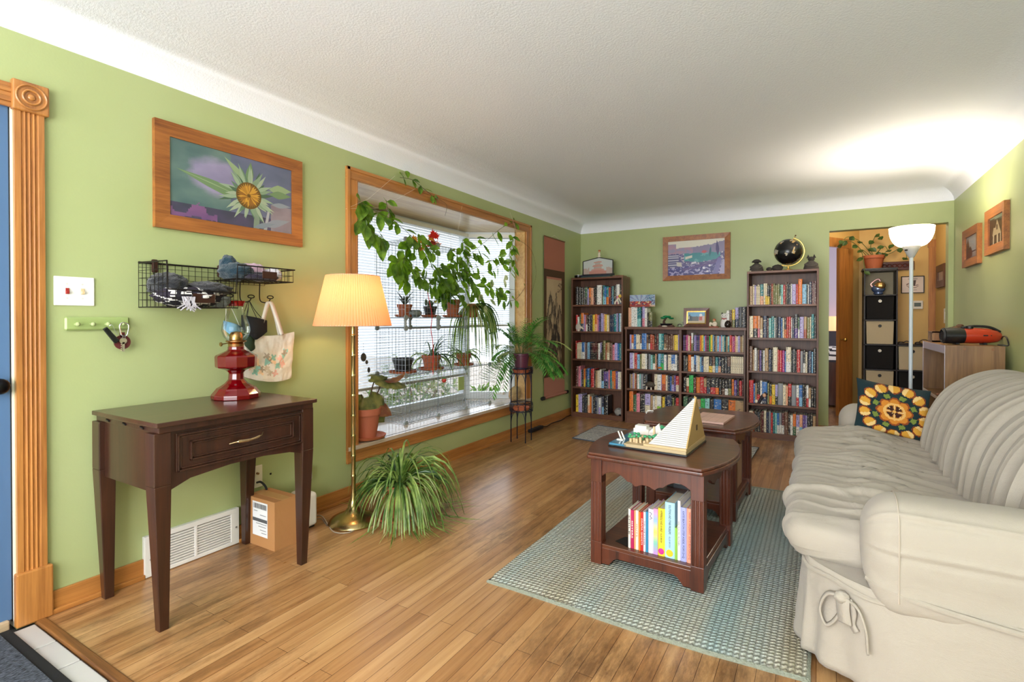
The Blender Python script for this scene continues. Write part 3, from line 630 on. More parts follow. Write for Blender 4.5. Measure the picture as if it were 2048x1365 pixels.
for i, s in enumerate(['v4 k4 h6 p4 c5 r4 wf7h112 n4 u5 v5 n5 v4 o6 y7 s5 h5 k4 m5 e5 y7 s4 n5 i6 s7 p5 s5 c5 t5 k3 i5 at6 ro7 p4 h6 x5 c5 u7 i4 i4 c3', 'q6 k8 o9h104 w9 bn6h104 w5 c6 s5 nb5 c6 c10 ky10 zc8 ts8 nx8 k10 q8 zk9 c5h103 c5h103 c5h103 c5h103 c5h103 c5h103 c5h103', 'k9 cj8 e12h112 m8 o10 r11h104 ir8 kn11 kr14 ko9 k8 kz8 kw9 kf9 o6 v8 k6 r7 m4', 'g12h106 ky12 sn12 i11 e11 a12h105 kf11 bn19h104 kg18h104 o17h104 i20h104']):
    shelf_row(s, MM+.028, MX1-.022, MY+.012, [.836, .616, .39, .13][i], [.170, .168, .165, .20][i], ' on %s right shelf of low bookcase' % ('top','second','third','bottom')[i])
for i, s in enumerate(['i11 c5 u6 c4 c5 c4 tx11h102 c6h106 cy6h106 ky8 k5 j6h104 f6h104 f8 f6 gc5 a7 r7 z5h110 qk6 q6 w4 u12 r7 o12h122 s13 k4 w4 n8h106 m6h110 w2 m6h110', 'c11h104 ok13h104 xp7h104 ic8 n12h104 m5 a7 t8h102 w4 k6 n9 b4 c5 ko6 r5 rj7 w4 n6 qv9h112 gw5 u11 ij8 f8 c4 t7h112 k6', 'z10h112 i5 w7h104 d3 z5 v6 k4 w6 i10h104 n9 k4 c13h110 r5 r8 h7 b4 cw14h112 k4 q8h104 k4 r9 d8 kw6 c5h92 k3 n9 s4 k8h108', 'r12h110 b5 i5 kr9 w6h110 bn14h106 f6 ko7 y9h94 uk7 d14 c8 x6 rk9h102 d13 wr7h98 bs9 k5 k5 wr6h100 iw6h90 k7h88 k6h86', 'c11 j4 k8 q8 z4 m6 c7h104 n7 d6h104 r5 t6 a5 bw6 dw7 mw7 z10h106 k6 w7 og8 uw9 xs8 v7 u5 k8 k6 i8']):
    shelf_row(s, RX0+.022, RX1-.02, RY+.012, [1.318, .992, .663, .34, .058][i], [.195, .205, .215, .205, .205][i], ' on %s shelf of globe bookcase' % ('top','second','third','fourth','bottom')[i], dp=.17)
shelf_row('x10 w8 w9 ta6 ta6 n4 up7 w7 k5h72 fk10h74', MX0+.016, MX0+.29, MY+.05, 1.0885, .225, ' atop low bookcase below canvas', dp=.14)
shelf_row('wx9h92 z8h95 yf9h98 un10h108 q5h112 d4h112 k14h112', MX1-.19, MX1-.004, MY+.05, 1.0885, .19, ' atop low bookcase beside white cat', dp=.14)
ALLB.sort(key=lambda t: -t[0]); rest = None
for k, (sz, bd_, lab, grp) in enumerate(ALLB):
    if k < 296:
        b = B(); b.sp = []; o = Vector((bd_[0], bd_[2], bd_[4])); book_mesh(b, 0, bd_[1]-bd_[0], 0, bd_[3], 0, bd_[5], bd_[6], bd_[7])
        t = book_obj('book', b); t.location = o; tag(t, lab, 'book', grp)
    else:
        if rest is None: rest = B(); rest.sp = []
        book_mesh(rest, *bd_)
if rest:
    t = book_obj('slim_books', rest); tag(t, 'thin paperbacks filling the remaining gaps on the crowded bookcase shelves', 'books'); t['kind'] = 'stuff'
# ================================================================ ornaments on and in the bookcases
def lump(c, r, seed, amp=.25, n=28, k=18, fr=2.2):
    def fn(u, v):
        a = 2*PI*u; e = PI*(.001+.998*v); d = Vector((math.cos(a)*math.sin(e), math.sin(a)*math.sin(e), -math.cos(e)))
        s = 1+amp*fbm(d.x*fr+seed, d.y*fr, d.z*fr)
        return (c[0]+d.x*r[0]*s, c[1]+d.y*r[1]*s, c[2]+d.z*r[2]*s)
    return B().grid(fn, n, k, True)
TOPL = 1.672
bt = thing('board_game_box', 'flat dark box lying under the mirror on the left bookcase', 'box', (.36, 5.86, TOPL))
obj('lid', B().box(-.25, .17, -.09, .10, .012, .030), M('131a2c', .35), bt, bevel=.002); obj('tray', B().box(-.245, .165, -.085, .095, 0, .012), M('1f4a48', .5), bt)
t = thing('dark_tin', 'small round black tin at the left end of the bookcase top', 'tin', (.12, 5.80, TOPL)); obj('tin_body', B().lathe([(.04,0),(.05,.008),(.05,.03),(.042,.036),(.001,.036)], 22), M('0d0d10', .2, .3), t, smooth=True)
obj('rim', B().tube(arc((0,0,.034), .046, 0, 2*PI, 22, 'xy')[:-1], .003, 5, True), STEEL, t, smooth=True)
mr = thing('etched_mirror', 'peaked black framed panel etched with pagoda on the left bookcase', 'mirror', (.33, 5.88, TOPL+.031))
pl = [(-.185,0),(.195,0),(.195,.17),(.02,.21),(-.185,.17)]
b = B()
for i in range(5):
    p, q = pl[i], pl[(i+1)%5]; b.tube([(p[0],.0,p[1]+.004),(q[0],0,q[1]+.004)], .007, 4)
b.box(-.20, .21, -.012, .02, 0, .016); obj('frame', b, BLACK, mr)
def etch(u, v):
    x, z = (u-.5)*2, v; c = 'c3c9c6'
    if abs(x) < .42-.35*z+.12*(math.sin(z*26) > .2) and z < .82: c = 'c79a8e' if math.sin(z*26) > -.3 else 'b3aaa2'
    if z < .25+.12*fbm(x*3, 1): c = 'c58d80'
    if abs(x) > .6 and z < .45+.2*fbm(x*6, 3): c = 'bda79c'
    return c
b = B(); b.grid(lambda u, v: (-.178+.366*u, -.003, .012+v*(.16+.036*(1-abs(u-.54)/.54))), 44, 26, colfn=etch); obj('etched_panel', b, paint('etched_glass', .2), mr)
def figure(name, label, cat, loc, parts, rz=0, group=None):
    t = thing(name, label, cat, loc, rz, group)
    for nm_, bb, mt in parts: obj(nm_, bb, mt, t, smooth=True)
    return t
SKIN = M('d8a884', .5); IVORY = M('e9ddc8', .5); STONE = M('4a4440', .85, bs=.5, bscale=120); STONE2 = M('38332f', .85, bs=.5, bscale=120)
figure('figurine', 'tiny red haired white figurine standing on the peaked mirror', 'figurine', (.355, 5.875, TOPL+.245), [('body', B().lathe([(.022,0),(.022,.006),(.012,.01),(.015,.04),(.010,.055),(.004,.06)], 12), IVORY), ('head', B().ball((0,0,.07), .012), SKIN), ('hair', B().ball((0,.003,.078), (.016,.014,.012)), M('b5552a', .6))])
t = thing('wooden_trivet', 'thin brown wooden board sticking out at the right end of the mirror', 'board', (.60, 5.86, TOPL)); obj('board', B().prism([(-.05,-.06),(.07,-.05),(.08,.07),(-.02,.08)], 0, .012, 2).tube([(-.03,-.03,.014),(.05,.04,.016)], .006, 5), wood('trivet_wood', '5a3418', '8d5a30', 0), t, bevel=.003)
# canvas above the standing books, art as plain colour bursts
cv = thing('canvas_print', 'small colourful abstract canvas leaning on books at the left of the low bookcase', 'canvas', (.89, 5.83, 1.318))
def burst(u, v):
    a = math.atan2(v-.35, u-.42); s = math.sin(a*16+2*fbm(u*3, v*3)); 
    if v < .14: return 'a03a26' if u < .8 else 'c9a78c'
    if v < .46 and u < .88:
        n_ = fbm(u*9+2, v*6); return 'd9622c' if n_ > .12 else '8c1f2a' if n_ > -.05 else '4a2456' if n_ > -.16 else 'e8c88a'
    if u > .62 and fbm(u*16, v*16) > .02: return '3b6f8c' if v > .5 else '3a2a4a'
    return '9fb9cf' if s > .3 else 'b9b2bd' if s > -.4 else '7f92b8'
obj('stretcher_frame', B().box(-.145, .145, .004, .022, 0, .135), M('d8d2c8', .7), cv, bevel=.002)
pic('art_sheet', cv, (-.145, .003, 0), (1,0,0), (0,0,1), .29, .135, 46, 24, burst)
t = thing('paper_box', 'flat red card box lying across the standing books below the canvas', 'box', (.90, 5.80, 1.313)); obj('box_body', B().box(-.13, .10, -.04, .02, 0, .005), M('8c2b20', .5), t)
# small tree
bz = thing('bonsai_model', 'toy brick bonsai with green pads in a black tray on the low bookcase', 'ornament', (1.17, 5.80, 1.089))
obj('stand', B().box(-.085, .085, -.035, .035, .002, .012).box(-.075, -.05, -.03, .03, 0, .02).box(.05, .075, -.03, .03, 0, .02).prism([(-.10,0),(.10,0),(.07,.014),(-.07,.014)], -.02, .02, 1), M('5e2e1e', .5), bz, bevel=.002)
obj('tray', B().taper((0,0,.014), (.05,.03), (0,0,.038), (.06,.038)), M('0e1016', .3), bz)
obj('trunk', B().tube(bez([(-.02,0,.036),(-.025,0,.06),(-.01,0,.085),(.005,0,.10)]), [.014]*12+[.012]*12+[.008]*13, 8), M('4b2d1c', .6), bz, smooth=True)
b = B(); b.ball((-.03,0,.10), (.035,.025,.014)); b.ball((.02,0,.112), (.035,.025,.013)); b.ball((.055,0,.095), (.03,.022,.011)); b.ball((-.005,0,.115), (.03,.02,.012)); obj('leaf_pads', b, M('137a48', .35), bz, smooth=True)
t = thing('seashell', 'small pale shell lying in front of the toy bonsai', 'shell', (1.165, 5.745, 1.089)); obj('shell_body', B().ball((0,0,.008), (.03,.013,.008)), IVORY, t, smooth=True)
t = thing('glass_swan', 'small clear glass figurine left of the photo frame', 'ornament', (1.32, 5.78, 1.089)); GL = M('dfe8e4', .03, trans=.9, name='clear_glass'); obj('glass_body', B().ball((0,0,.018), (.026,.018,.018)).tube(bez([(.02,0,.02),(.035,0,.03),(.03,0,.05),(.015,0,.05)]), .006, 8), GL, t, smooth=True)
pf = thing('seaside_photo', 'standing brown frame with a seaside photo on the low bookcase', 'picture frame', (1.49, 5.80, 1.089))
frame(pf, (-.132, .0, .0), (1,0,.0), (0,.12,1), .264, .205, .032, .022, DKW); frame(pf, (-.104, .001, .028), (1,0,0), (0,.12,1), .208, .149, .016, .015, BRASS, 'gilt_slip')
pic('photo', pf, (-.09, -.006, .042), (1,0,0), (0,.12,1), .18, .121, 30, 20, lambda u, v: '7fb2d6' if v > .62+.15*fbm(u*4, 0) else 'c9b79a' if v < .2 else '6b6a6c' if .25 < u < .6 else 'cdb9b4' if u > .62 else '4a5a66', [('f2f2f4', disc(.75,.72,.13,1.5)), ('4a4e58', leafp(.1,.2,.12,.9,.06)), ('c06a62', rc(.66,.84,.25,.6)), ('f4f0ea', rc(.05,.1,.35,.62))])
obj('strut', B().box(-.03, .03, .02, .028, 0, .15), DKW, pf)
figure('figurine', 'seated cream figurine with orange hair right of the photo frame', 'figurine', (1.675, 5.76, 1.089), [('base', B().box(-.045,.045,-.025,.025,0,.008), M('a8482e', .6)), ('body', B().ball((.01,0,.034), (.026,.02,.028)).tube(bez([(.02,-.01,.045),(-.005,-.022,.036),(-.03,-.018,.032)]), .008, 7).tube(bez([(.0,-.01,.02),(-.03,-.015,.045),(-.035,-.018,.012)]), .010, 7), IVORY), ('head', B().ball((.002,-.002,.072), .013), SKIN), ('hair', B().ball((.004,.003,.078), (.017,.015,.013)), M('c9683a', .6))])
figure('lucky_cat', 'white ceramic cat with red collar beside the books on the low bookcase', 'figurine', (1.775, 5.79, 1.089), [('body', B().lathe([(.036,0),(.042,.02),(.038,.06),(.026,.085),(.022,.092)], 18).ball((.05,-.01,.125), (.018,.012,.016)).tube([(.035,0,.08),(.05,-.005,.12)], .012, 8), M('ece9e2', .3)), ('head', B().ball((0,-.002,.118), (.036,.03,.03)), M('ece9e2', .3)), ('ears', B().lathe([(.011,0),(.001,.02)], 8, (-.022,0,.138)), INK), ('ear', B().lathe([(.011,0),(.001,.02)], 8, (.02,0,.138)), M('ece9e2', .3)), ('collar', B().tube(arc((0,0,.09), .026, 0, 2*PI, 18, 'xy')[:-1], .004, 6, True).ball((0,-.03,.084), .006), M('b3222e', .4)), ('face', B().ball((-.012,-.03,.122), .0035).ball((.012,-.03,.122), .0035).ball((0,-.033,.113), .003), INK)])
figure('stone_egg', 'dark mottled stone egg in front of the white cat', 'ornament', (1.815, 5.74, 1.089), [('egg', B().lathe([(.018,0),(.03,.012),(.034,.03),(.028,.052),(.015,.068),(.001,.074)], 18), M('2a2019', .25, bs=.2, bscale=40, var=.4))])
# on the globe bookcase
TR = 1.648
def idol(label, x, hat):
    t = thing('stone_figure', label, 'figurine', (x, 5.72, TR)); 
    obj('body', B().lathe([(.062,0),(.066,.012),(.058,.04),(.045,.066),(.026,.08),(.02,.086)], 20).tube(bez([(-.05,-.03,.05),(-.02,-.055,.03),(.02,-.055,.03),(.05,-.03,.05)]), .012, 8), STONE, t, smooth=True)
    if hat: obj('head', B().ball((0,0,.10), (.024,.022,.022)).lathe([(.046,.098),(.04,.11),(.022,.124),(.001,.128)], 18), STONE2, t, smooth=True)
    else:
        obj('head', B().ball((0,0,.102), (.03,.024,.024)), STONE2, t, smooth=True)
        for sx in (-1, 1): obj('ear', B().lathe([(.016,0),(.001,.034)], 8, (sx*.025, 0, .112)), STONE2, t)
idol('seated stone figure with a wide hat at the left end of the bookcase top', 2.085, True); idol('seated stone cat figure at the right end of the bookcase top', 2.56, False)
t = thing('stone_turtle', 'low dark carved stone animal between the hatted figure and globe', 'figurine', (2.24, 5.72, TR)); obj('body', lump((0.03,0,.03), (.05,.035,.034), 3, .3), STONE2, t, smooth=True); obj('head', B().ball((-.04,-.01,.022), (.028,.022,.02)), STONE2, t, smooth=True)
t = thing('small_shell', 'tiny white shell at the left front corner of the globe bookcase top', 'shell', (2.035, 5.655, TR)); obj('shell_body', B().ball((0,0,.006), (.009,.007,.006)), IVORY, t, smooth=True)
gl = thing('desk_globe', 'black desk globe on a gold stand on the right bookcase', 'globe', (2.365, 5.73, TR))
GC = Vector((0,0,.185)); GR = .125
def world(u, v):
    la = (v-.5)*PI; n_ = fbm(math.cos(2*PI*u)*1.6+9, math.sin(2*PI*u)*1.6, la*1.5, 5)
    if v > .9: return 'd9a23c'
    return ('b9b09c' if fbm(u*9, v*6) > 0 else 'c9a46a') if n_ > .16 else '101114'
b = B(); ax = Vector((.38, -.1, .92)).normalized(); e1 = ax.cross(Vector((0,1,0))).normalized(); e2 = ax.cross(e1)
def sphere(u, v):
    a = 2*PI*u; e = PI*(.002+.996*v); return tuple(GC+GR*(e1*math.cos(a)*math.sin(e)+e2*math.sin(a)*math.sin(e)-ax*math.cos(e)))
b.grid(sphere, 56, 30, True, world); obj('ball', b, paint('globe_print', .25), gl, smooth=2)
b = B(); b.tube([GC+(ax*math.cos(a)-e1*math.sin(a))*(GR+.012) for a in [-.05+i*(PI+.1)/24 for i in range(25)]], .006, 6); obj('meridian_arm', b, BRASS, gl, smooth=True)
b = B().tube([tuple(GC+ax*(GR-.002)), tuple(GC+ax*(GR+.04))], .004, 6).ball(tuple(GC+ax*(GR+.04)), .008).tube([tuple(GC-ax*(GR-.002)), tuple(GC-ax*(GR+.03))], .004, 6); obj('axis_pin', b, M('6a5838', .4, .8), gl, smooth=True)
obj('stand', B().lathe([(.055,0),(.055,.006),(.03,.014),(.009,.022),(.008,.055)], 22), BRASS, gl, smooth=True)
# little things in front of the books
figure('figurine', 'small golden haired figurine on the top shelf of the left bookcase', 'figurine', (.645, 5.738, 1.3475), [('body', B().tube(bez([(.0,0,.0),(-.01,0,.05),(.0,0,.07),(-.035,0,.03),(-.045,0,.0)]), .009, 7).tube([(0,0,.07),(.03,-.005,.02)], .008, 6), IVORY), ('head', B().ball((.015,0,.092), .02), M('d9b04a', .5)), ('leg', B().tube([(.0,0,.05),(.03,0,.0)], .008, 6), M('7a7f86', .5))])
figure('figurine', 'pale shaggy figurine reclining before the books on the second left shelf', 'figurine', (.155, 5.738, 1.0305), [('body', lump((-.01,0,.045), (.035,.02,.045), 8, .4), M('c9c0b6', .7, bs=.5, bscale=200)), ('leg', B().tube([(.0,0,.03),(.03,-.01,.05),(.06,-.012,.025)], .010, 7), IVORY), ('arm', B().tube([(0,0,.04),(-.0,-.015,.0)], .008, 6), IVORY)])
figure('football_ornament', 'grey and white ball ornament at the right of the bottom left shelf', 'ornament', (.63, 5.79, .0555), [('ball', lump((0,0,.042), (.05,.045,.044), 5, .3, fr=4), M('9a968f', .4, bs=.4, bscale=60, var=.5)), ('foot', B().ball((.02,-.01,.012), (.03,.025,.012)), BLACK)])
figure('animal_skull', 'pale animal figurine in the gap on the third left shelf', 'figurine', (1.005, 5.725, .3905), [('body', lump((.01,0,.055), (.055,.03,.035), 12, .3), M('4a4034', .7)), ('head', B().tube(bez([(-.075,-.01,.045),(-.03,-.005,.055),(.0,0,.06)]), [.004]*12+[.012]*13, 8), IVORY), ('leg', B().tube([(-.02,-.01,.045),(-.03,-.015,.0)], .008, 6), IVORY), ('hind_leg', B().tube([(.02,-.01,.045),(.025,-.015,.0)], .008, 6), IVORY)])
figure('fox_figurine', 'small orange animal figurine on the second left shelf of low bookcase', 'figurine', (1.12, 5.722, .6165), [('body', B().ball((0,0,.022), (.035,.012,.012)).ball((-.035,0,.032), (.014,.011,.011)), M('c97a3c', .5)), ('leg', B().tube([(-.02,0,.018),(-.02,0,0)], .004, 5), M('c97a3c', .5)), ('hind_leg', B().tube([(.02,0,.018),(.02,0,0)], .004, 5), M('c97a3c', .5))])
figure('white_figurine', 'small white figurine lying on the top left shelf of low bookcase', 'figurine', (1.19, 5.722, .8365), [('body', B().ball((0,0,.008), (.03,.01,.008)).ball((-.02,0,.018), .009), IVORY)])
figure('photo_stand', 'small dark figure leaning before books on the fourth globe bookcase shelf', 'figurine', (2.155, 5.645, .3405), [('body', B().tube(bez([(-.04,0,.0),(-.01,0,.06),(.03,0,.11)]), [.016]*12+[.02]*13, 8), M('26222a', .6)), ('face', B().ball((.012,-.012,.085), (.018,.012,.022)), SKIN), ('collar', B().ball((-.06,-.006,.018), (.016,.01,.018)), IVORY)])
# ================================================================ framed town view on the back wall
fp = thing('framed_town_view', 'brown framed violet town view print on the back wall', 'picture', (1.415, YB-.03, 1.88), world=True)
o0 = (1.048, YB, 1.622); frame(fp, o0, (1,0,0), (0,0,1), .735, .512, .058, .028, FRM)
def town(u, v):
    n_ = fbm(u*7, v*7, 3)
    if v > .80+.10*(u < .15)+.06*n_+.13*max(0, u-.55)*2: return 'e6e0d0'
    if v > .62+.04*n_: return '8d84a4' if u > .45 else 'b08fa4' if fbm(u*12, v*9) > -.05 else '9a93b0'
    if u > .3 and v > .36+.24*abs(u-.55) and u < .92: return '3f8f98' if n_ > -.1 else '67aab0'
    if u < .2 and .25 < v < .62: return '4a4878' if math.sin(v*95) > 0 else 'b9b6c8'
    if v < .22+.15*u: return '37327c' if fbm(u*16, v*16) > -.05 else 'a49cc8'
    return 'c9c2c9' if fbm(u*15, v*13, 8) > .12 else '5a5488' if fbm(u*13, v*15, 5) > -.08 else '8f88b0'
pic('print_sheet', fp, (1.10, YB-.012, 1.674), (1,0,0), (0,0,1), .631, .408, 84, 54, town, [('c8c2bc', [(.17,.28),(.26,.26),(.25,.38),(.16,.40)]), ('e0d8c8', [(.32,.46),(.44,.50),(.44,.57),(.32,.53)]), ('5b4a86', [(.26,.2),(.8,.36),(.9,.5),(.93,.48),(.82,.30),(.28,.14)]), ('d5d0de', [(.42,.31),(.52,.34),(.5,.39),(.43,.37)]), ('c65a62', leafp(.6,.64,.7,.66,.045)), ('2d6a7c', leafp(.74,.5,.76,.8,.02)), ('403a70', leafp(.88,.52,.86,.95,.03)), ('6f68a8', [(.78,.02),(.88,.04),(.95,.45),(.88,.47)]), ('a8a0c8', [(.9,.02),(.99,.02),(.99,.4),(.96,.42)]), ('e4e0ec', disc(.64,.2,.035,1.55)), ('e4e0ec', disc(.74,.26,.03,1.55)), ('c9c4dc', disc(.56,.15,.025,1.55)), ('e4e0ec', disc(.7,.1,.025,1.55))])
glasspane(fp, (1.10, YB-.0155, 1.674), (1,0,0), (0,0,1), .631, .408)
# two frames on the right wall
for (ya, yb_, za, zb, l, dark) in ((4.53, 4.99, 1.63, 1.948, 'wooden framed church tower photo nearer the camera on the right wall', True), (5.19, 5.67, 1.60, 1.905, 'wooden framed rocky shore photo further along the right wall', False)):
    t = thing('framed_photo', l, 'picture', (W-.02, (ya+yb_)/2, (za+zb)/2), world=True, group='framed photos on the right wall')
    frame(t, (W, yb_, za), (0,-1,0), (0,0,1), yb_-ya, zb-za, .062, .03, FRM)
    if dark: pic('photo', t, (W-.013, yb_-.05, za+.05), (0,-1,0), (0,0,1), yb_-ya-.1, zb-za-.1, 20, 20, lambda u, v: '8f9a86' if v > .86+.1*(.5-u) else '4a3a2c', [('d8ccb2', [(.25,.0),(.32,.0),(.34,.45),(.26,.42)]), ('d8ccb2', [(.5,.0),(.6,.0),(.6,.35),(.5,.35)]), ('cbbd9c', [(.22,.35),(.78,.35),(.66,.58),(.52,.84),(.42,.58),(.3,.6)]), ('3a2c22', rc(.48,.56,.5,.66)), ('d8ccb2', rc(.72,.78,.0,.35))])
    else: pic('photo', t, (W-.013, yb_-.05, za+.05), (0,-1,0), (0,0,1), yb_-ya-.1, zb-za-.1, 20, 20, lambda u, v: 'c9ccd4' if v > .25 else 'a8a9b0', [('6a4638', [(0,.0),(.5,.05),(.55,.3),(.4,.55),(.3,.5),(.18,.9),(.05,.7),(0,.75)]), ('4a4a58', rc(.5,1,.28,.34)), ('8a8a96', rc(.4,1,0,.12))])
    glasspane(t, (W-.017, yb_-.05, za+.05), (0,-1,0), (0,0,1), yb_-ya-.1, zb-za-.1)
# ================================================================ torchiere lamp
tc_ = ony(1823, 470, 4.85); TX = tc_.x; zt = ony(1823, 455, 4.85).z; zb = ony(1823, 493, 4.85).z; zc = ony(1823, 516, 4.85).z; rr_ = (ony(1870,455,4.85).x-ony(1777,455,4.85).x)/2
tl = thing('torchiere_lamp', 'tall white floor lamp with glowing bowl shade before the hall opening', 'floor lamp', (TX, 4.85, 0))
BOWL, nt_, pb_ = nmat('glowing_opal_bowl'); pb_.inputs['Base Color'].default_value = lin('f4ead8'); pb_.inputs['Emission Color'].default_value = lin('fff1dd'); pb_.inputs['Emission Strength'].default_value = 1.6; q_ = N(nt_, 'BsdfTranslucent'); q_.inputs['Color'].default_value = lin('fff3e0'); x_ = N(nt_, 'MixShader'); x_.inputs[0].default_value = .6; LK(nt_, pb_.outputs[0], x_.inputs[1]); LK(nt_, q_.outputs[0], x_.inputs[2]); LK(nt_, x_.outputs[0], nt_.nodes['Material Output'].inputs['Surface'])
n = 12; b = B().lathe([(.06+(rr_-.06)*math.sin(PI/2*i/n), zt-(zt-zb)*(math.cos(PI/2*i/n))) for i in range(n+1)], 36, cap=False); obj('bowl_shade', b, BOWL, tl, smooth=True)
obj('socket_cup', B().lathe([(.014,zc),(.018,zc+.004),(.06,zb+.003),(.055,zb+.006)], 24), M('c9cac8', .4), tl, smooth=True)
obj('pole', B().lathe([(.0125,.02),(.0125,zc+.005)], 16), M('ccd6dc', .35), tl, smooth=True); obj('base', B().lathe([(.13,0),(.13,.015),(.03,.028),(.0125,.035)], 28), M('ccd6dc', .35), tl, smooth=True)
obj('switch', B().tube([(-.03,-.035,zb-.03),(-.042,-.05,zb-.032)], .006, 6), BLACK, tl)
# ================================================================ shelf unit with the radio
SUW = wood('laminate_walnut', '5f3f22', '8f6a42', 2, .4)
SX, SY0, SY1, SH = 3.352, 4.45, 5.30, .998
su = thing('shelf_unit', 'walnut laminate open shelf unit behind the sofa against the right wall', 'shelf unit', (SX, SY0, 0))
for y in (0, SY1-SY0-.018): obj('side_panel', B().box(0, .30, y, y+.018, 0, SH), SUW, su, bevel=.001)
obj('top', B().box(.002, .30, .018, SY1-SY0-.018, SH-.06, SH-.042), SUW, su); obj('top_panel', B().box(.004, .298, .018, SY1-SY0-.018, SH-.018, SH-.002), wood('laminate_top', '70492a', 'a07648', 1, .35), su)
obj('fascia', B().box(-.001, .006, .018, SY1-SY0-.018, SH-.055, SH-.003), M('cfc8d6', .3, .3), su)
for z in (.62, .30): obj('shelf', B().box(.004, .29, .018, SY1-SY0-.018, z-.02, z), SUW, su); obj('shelf_edging', B().box(-.001, .004, .018, SY1-SY0-.018, z-.02, z), M('d9c9bc', .3), su)
obj('back_panel', B().box(.29, .296, .018, SY1-SY0-.018, .02, SH-.02), SUW, su); obj('edging', B().box(-.002, 0, 0, .018, 0, SH).box(-.002, 0, SY1-SY0-.018, SY1-SY0, 0, SH), M('cdc4cf', .3, .2), su)
for x in (.10, .24): obj('screw_plug', B().tube([(x, -.001, SH-.022),(x, .004, SH-.022)], .008, 10), M('8a5a34', .5), su)
t = thing('figurine', 'seated white dressed doll with dark legs on the open shelf', 'figurine', (3.47, 4.80, .6205)); t.scale = (.72,.72,.72)
obj('seat_block', B().box(-.03, .06, -.04, .04, 0, .07), M('8a8478', .6), t, bevel=.003); obj('dress', B().lathe([(.05,.07),(.055,.09),(.035,.13),(.04,.16),(.02,.185)], 16), IVORY, t, smooth=True)
obj('head', B().ball((0,0,.21), .026), M('d9dbe6', .4), t, smooth=True); 
for s_ in (-.02, .02): obj('leg', B().tube(bez([(-.02,s_,.085),(-.07,s_,.05),(-.11,s_,.012)]), .012, 8), M('2c2b33', .7), t, smooth=True); obj('foot', B().ball((-.125,s_,.010), (.03,.012,.010)), M('7a4a30', .6), t, smooth=True)
t = thing('wooden_riser', 'small open sided wooden box at the far end of the unit top', 'box', (3.38, 5.10, SH)); b = B().box(0, .23, 0, .01, 0, .08).box(0, .23, .17, .18, 0, .08).box(0, .23, 0, .18, .07, .08).box(0, .23, 0, .18, 0, .01).box(.10, .11, 0, .18, 0, .08); obj('box_body', b, SUW, t); obj('white_cup', B().lathe([(.02,.01),(.025,.055)], 12, (.05,.09,0)), WHITE, t, smooth=True)
figure('carved_animal', 'dark carved wooden animal on the riser box behind the radio', 'figurine', (3.54, 5.18, SH+.08), [('body', lump((0,0,.02), (.05,.03,.02), 21, .4), M('4a2c18', .6)), ('head', B().ball((.02,0,.04), (.025,.018,.018)), M('4a2c18', .6))])
t = thing('leather_notebook', 'orange brown book lying behind the radio', 'book', (3.53, 4.98, SH)); obj('cover', B().box(-.07, .08, -.06, .06, 0, .004).box(-.07, .08, -.06, .06, .026, .03).box(-.072, -.068, -.06, .06, 0, .03), M('9a5530', .5), t); obj('pages', B().box(-.067, .077, -.057, .057, .004, .026), PAGES, t)
# radio: long rounded body with a round speaker at each end
rd = thing('portable_radio', 'red and black portable radio with round speakers on the shelf unit', 'radio', (3.535, 4.68, SH+.002), .16)
def ellring(x, ry, rz, zc): return lambda a: (x, ry*math.cos(a), zc+rz*math.sin(a))
def hull(secs, n=28):
    b = B(); o = len(b.v)
    for x, ry, rz, zc in secs: b.v += [ellring(x, ry, rz, zc)(2*PI*j/n) for j in range(n)]
    for i in range(len(secs)-1):
        for j in range(n): b.f.append([i*n+j, (i+1)*n+j, (i+1)*n+(j+1)%n, i*n+(j+1)%n]); b.m.append(0); b.c.append(None)
    b.f += [list(range(n)), list(range((len(secs)-1)*n, len(secs)*n))[::-1]]; b.m += [0, 0]; b.c += [None, None]; return b
obj('body', hull([(-.06,.062,.05,.058),(0,.066,.054,.06),(.08,.062,.05,.058),(.13,.045,.04,.055),(.155,.02,.02,.055)]), M('b8361c', .3, coat=.4), rd, smooth=True)
obj('speaker_barrel', hull([(-.165,.05,.048,.058),(-.16,.058,.055,.058),(-.10,.062,.057,.058),(-.055,.0645,.0525,.0585)]), M('17181b', .3), rd, smooth=True)
obj('speaker_cone', B().lathe([(.045,.0),(.042,.006),(.02,-.01),(.001,-.012)], 24), M('0a0a0c', .5), rd, smooth=True).rotation_euler = (0, -PI/2, 0); rd.children[-1].location = (-.1665, 0, .058)
o = obj('trim_ring', B().tube(arc((-.166,0,.058), .047, 0, 2*PI, 24, 'yz')[:-1], .004, 6, True), M('5a5a60', .3, .7), rd, smooth=True)
obj('handle', B().tube(bez([(-.06,.0,.112),(.0,0,.124),(.09,0,.118),(.15,.0,.085)]), .009, 8), BLACK, rd, smooth=True); obj('knob', B().lathe([(.02,.108),(.02,.124),(.012,.127),(.001,.127)], 18, (-.02,-.012,0)), BLACK, rd, smooth=True)
obj('port', B().box(.035, .06, -.068, -.058, .058, .066).ball((.08,-.06,.062), .004), BLACK, rd); obj('foot', B().box(.05, .07, -.03, .03, -.002, .012), BLACK, rd); obj('front_foot', B().box(-.1, -.08, -.03, .03, -.002, .008), BLACK, rd)
t = obj('power_lead', B().tube(bez([(3.67,4.62,1.04),(3.672,4.58,1.06),(3.676,4.53,1.05),(3.677,4.50,1.003),(3.65,4.50,1.004),(3.63,4.52,1.004)]), .004, 6), BLACK, smooth=True); tag(t, 'black power lead curling behind the red radio', 'cord')
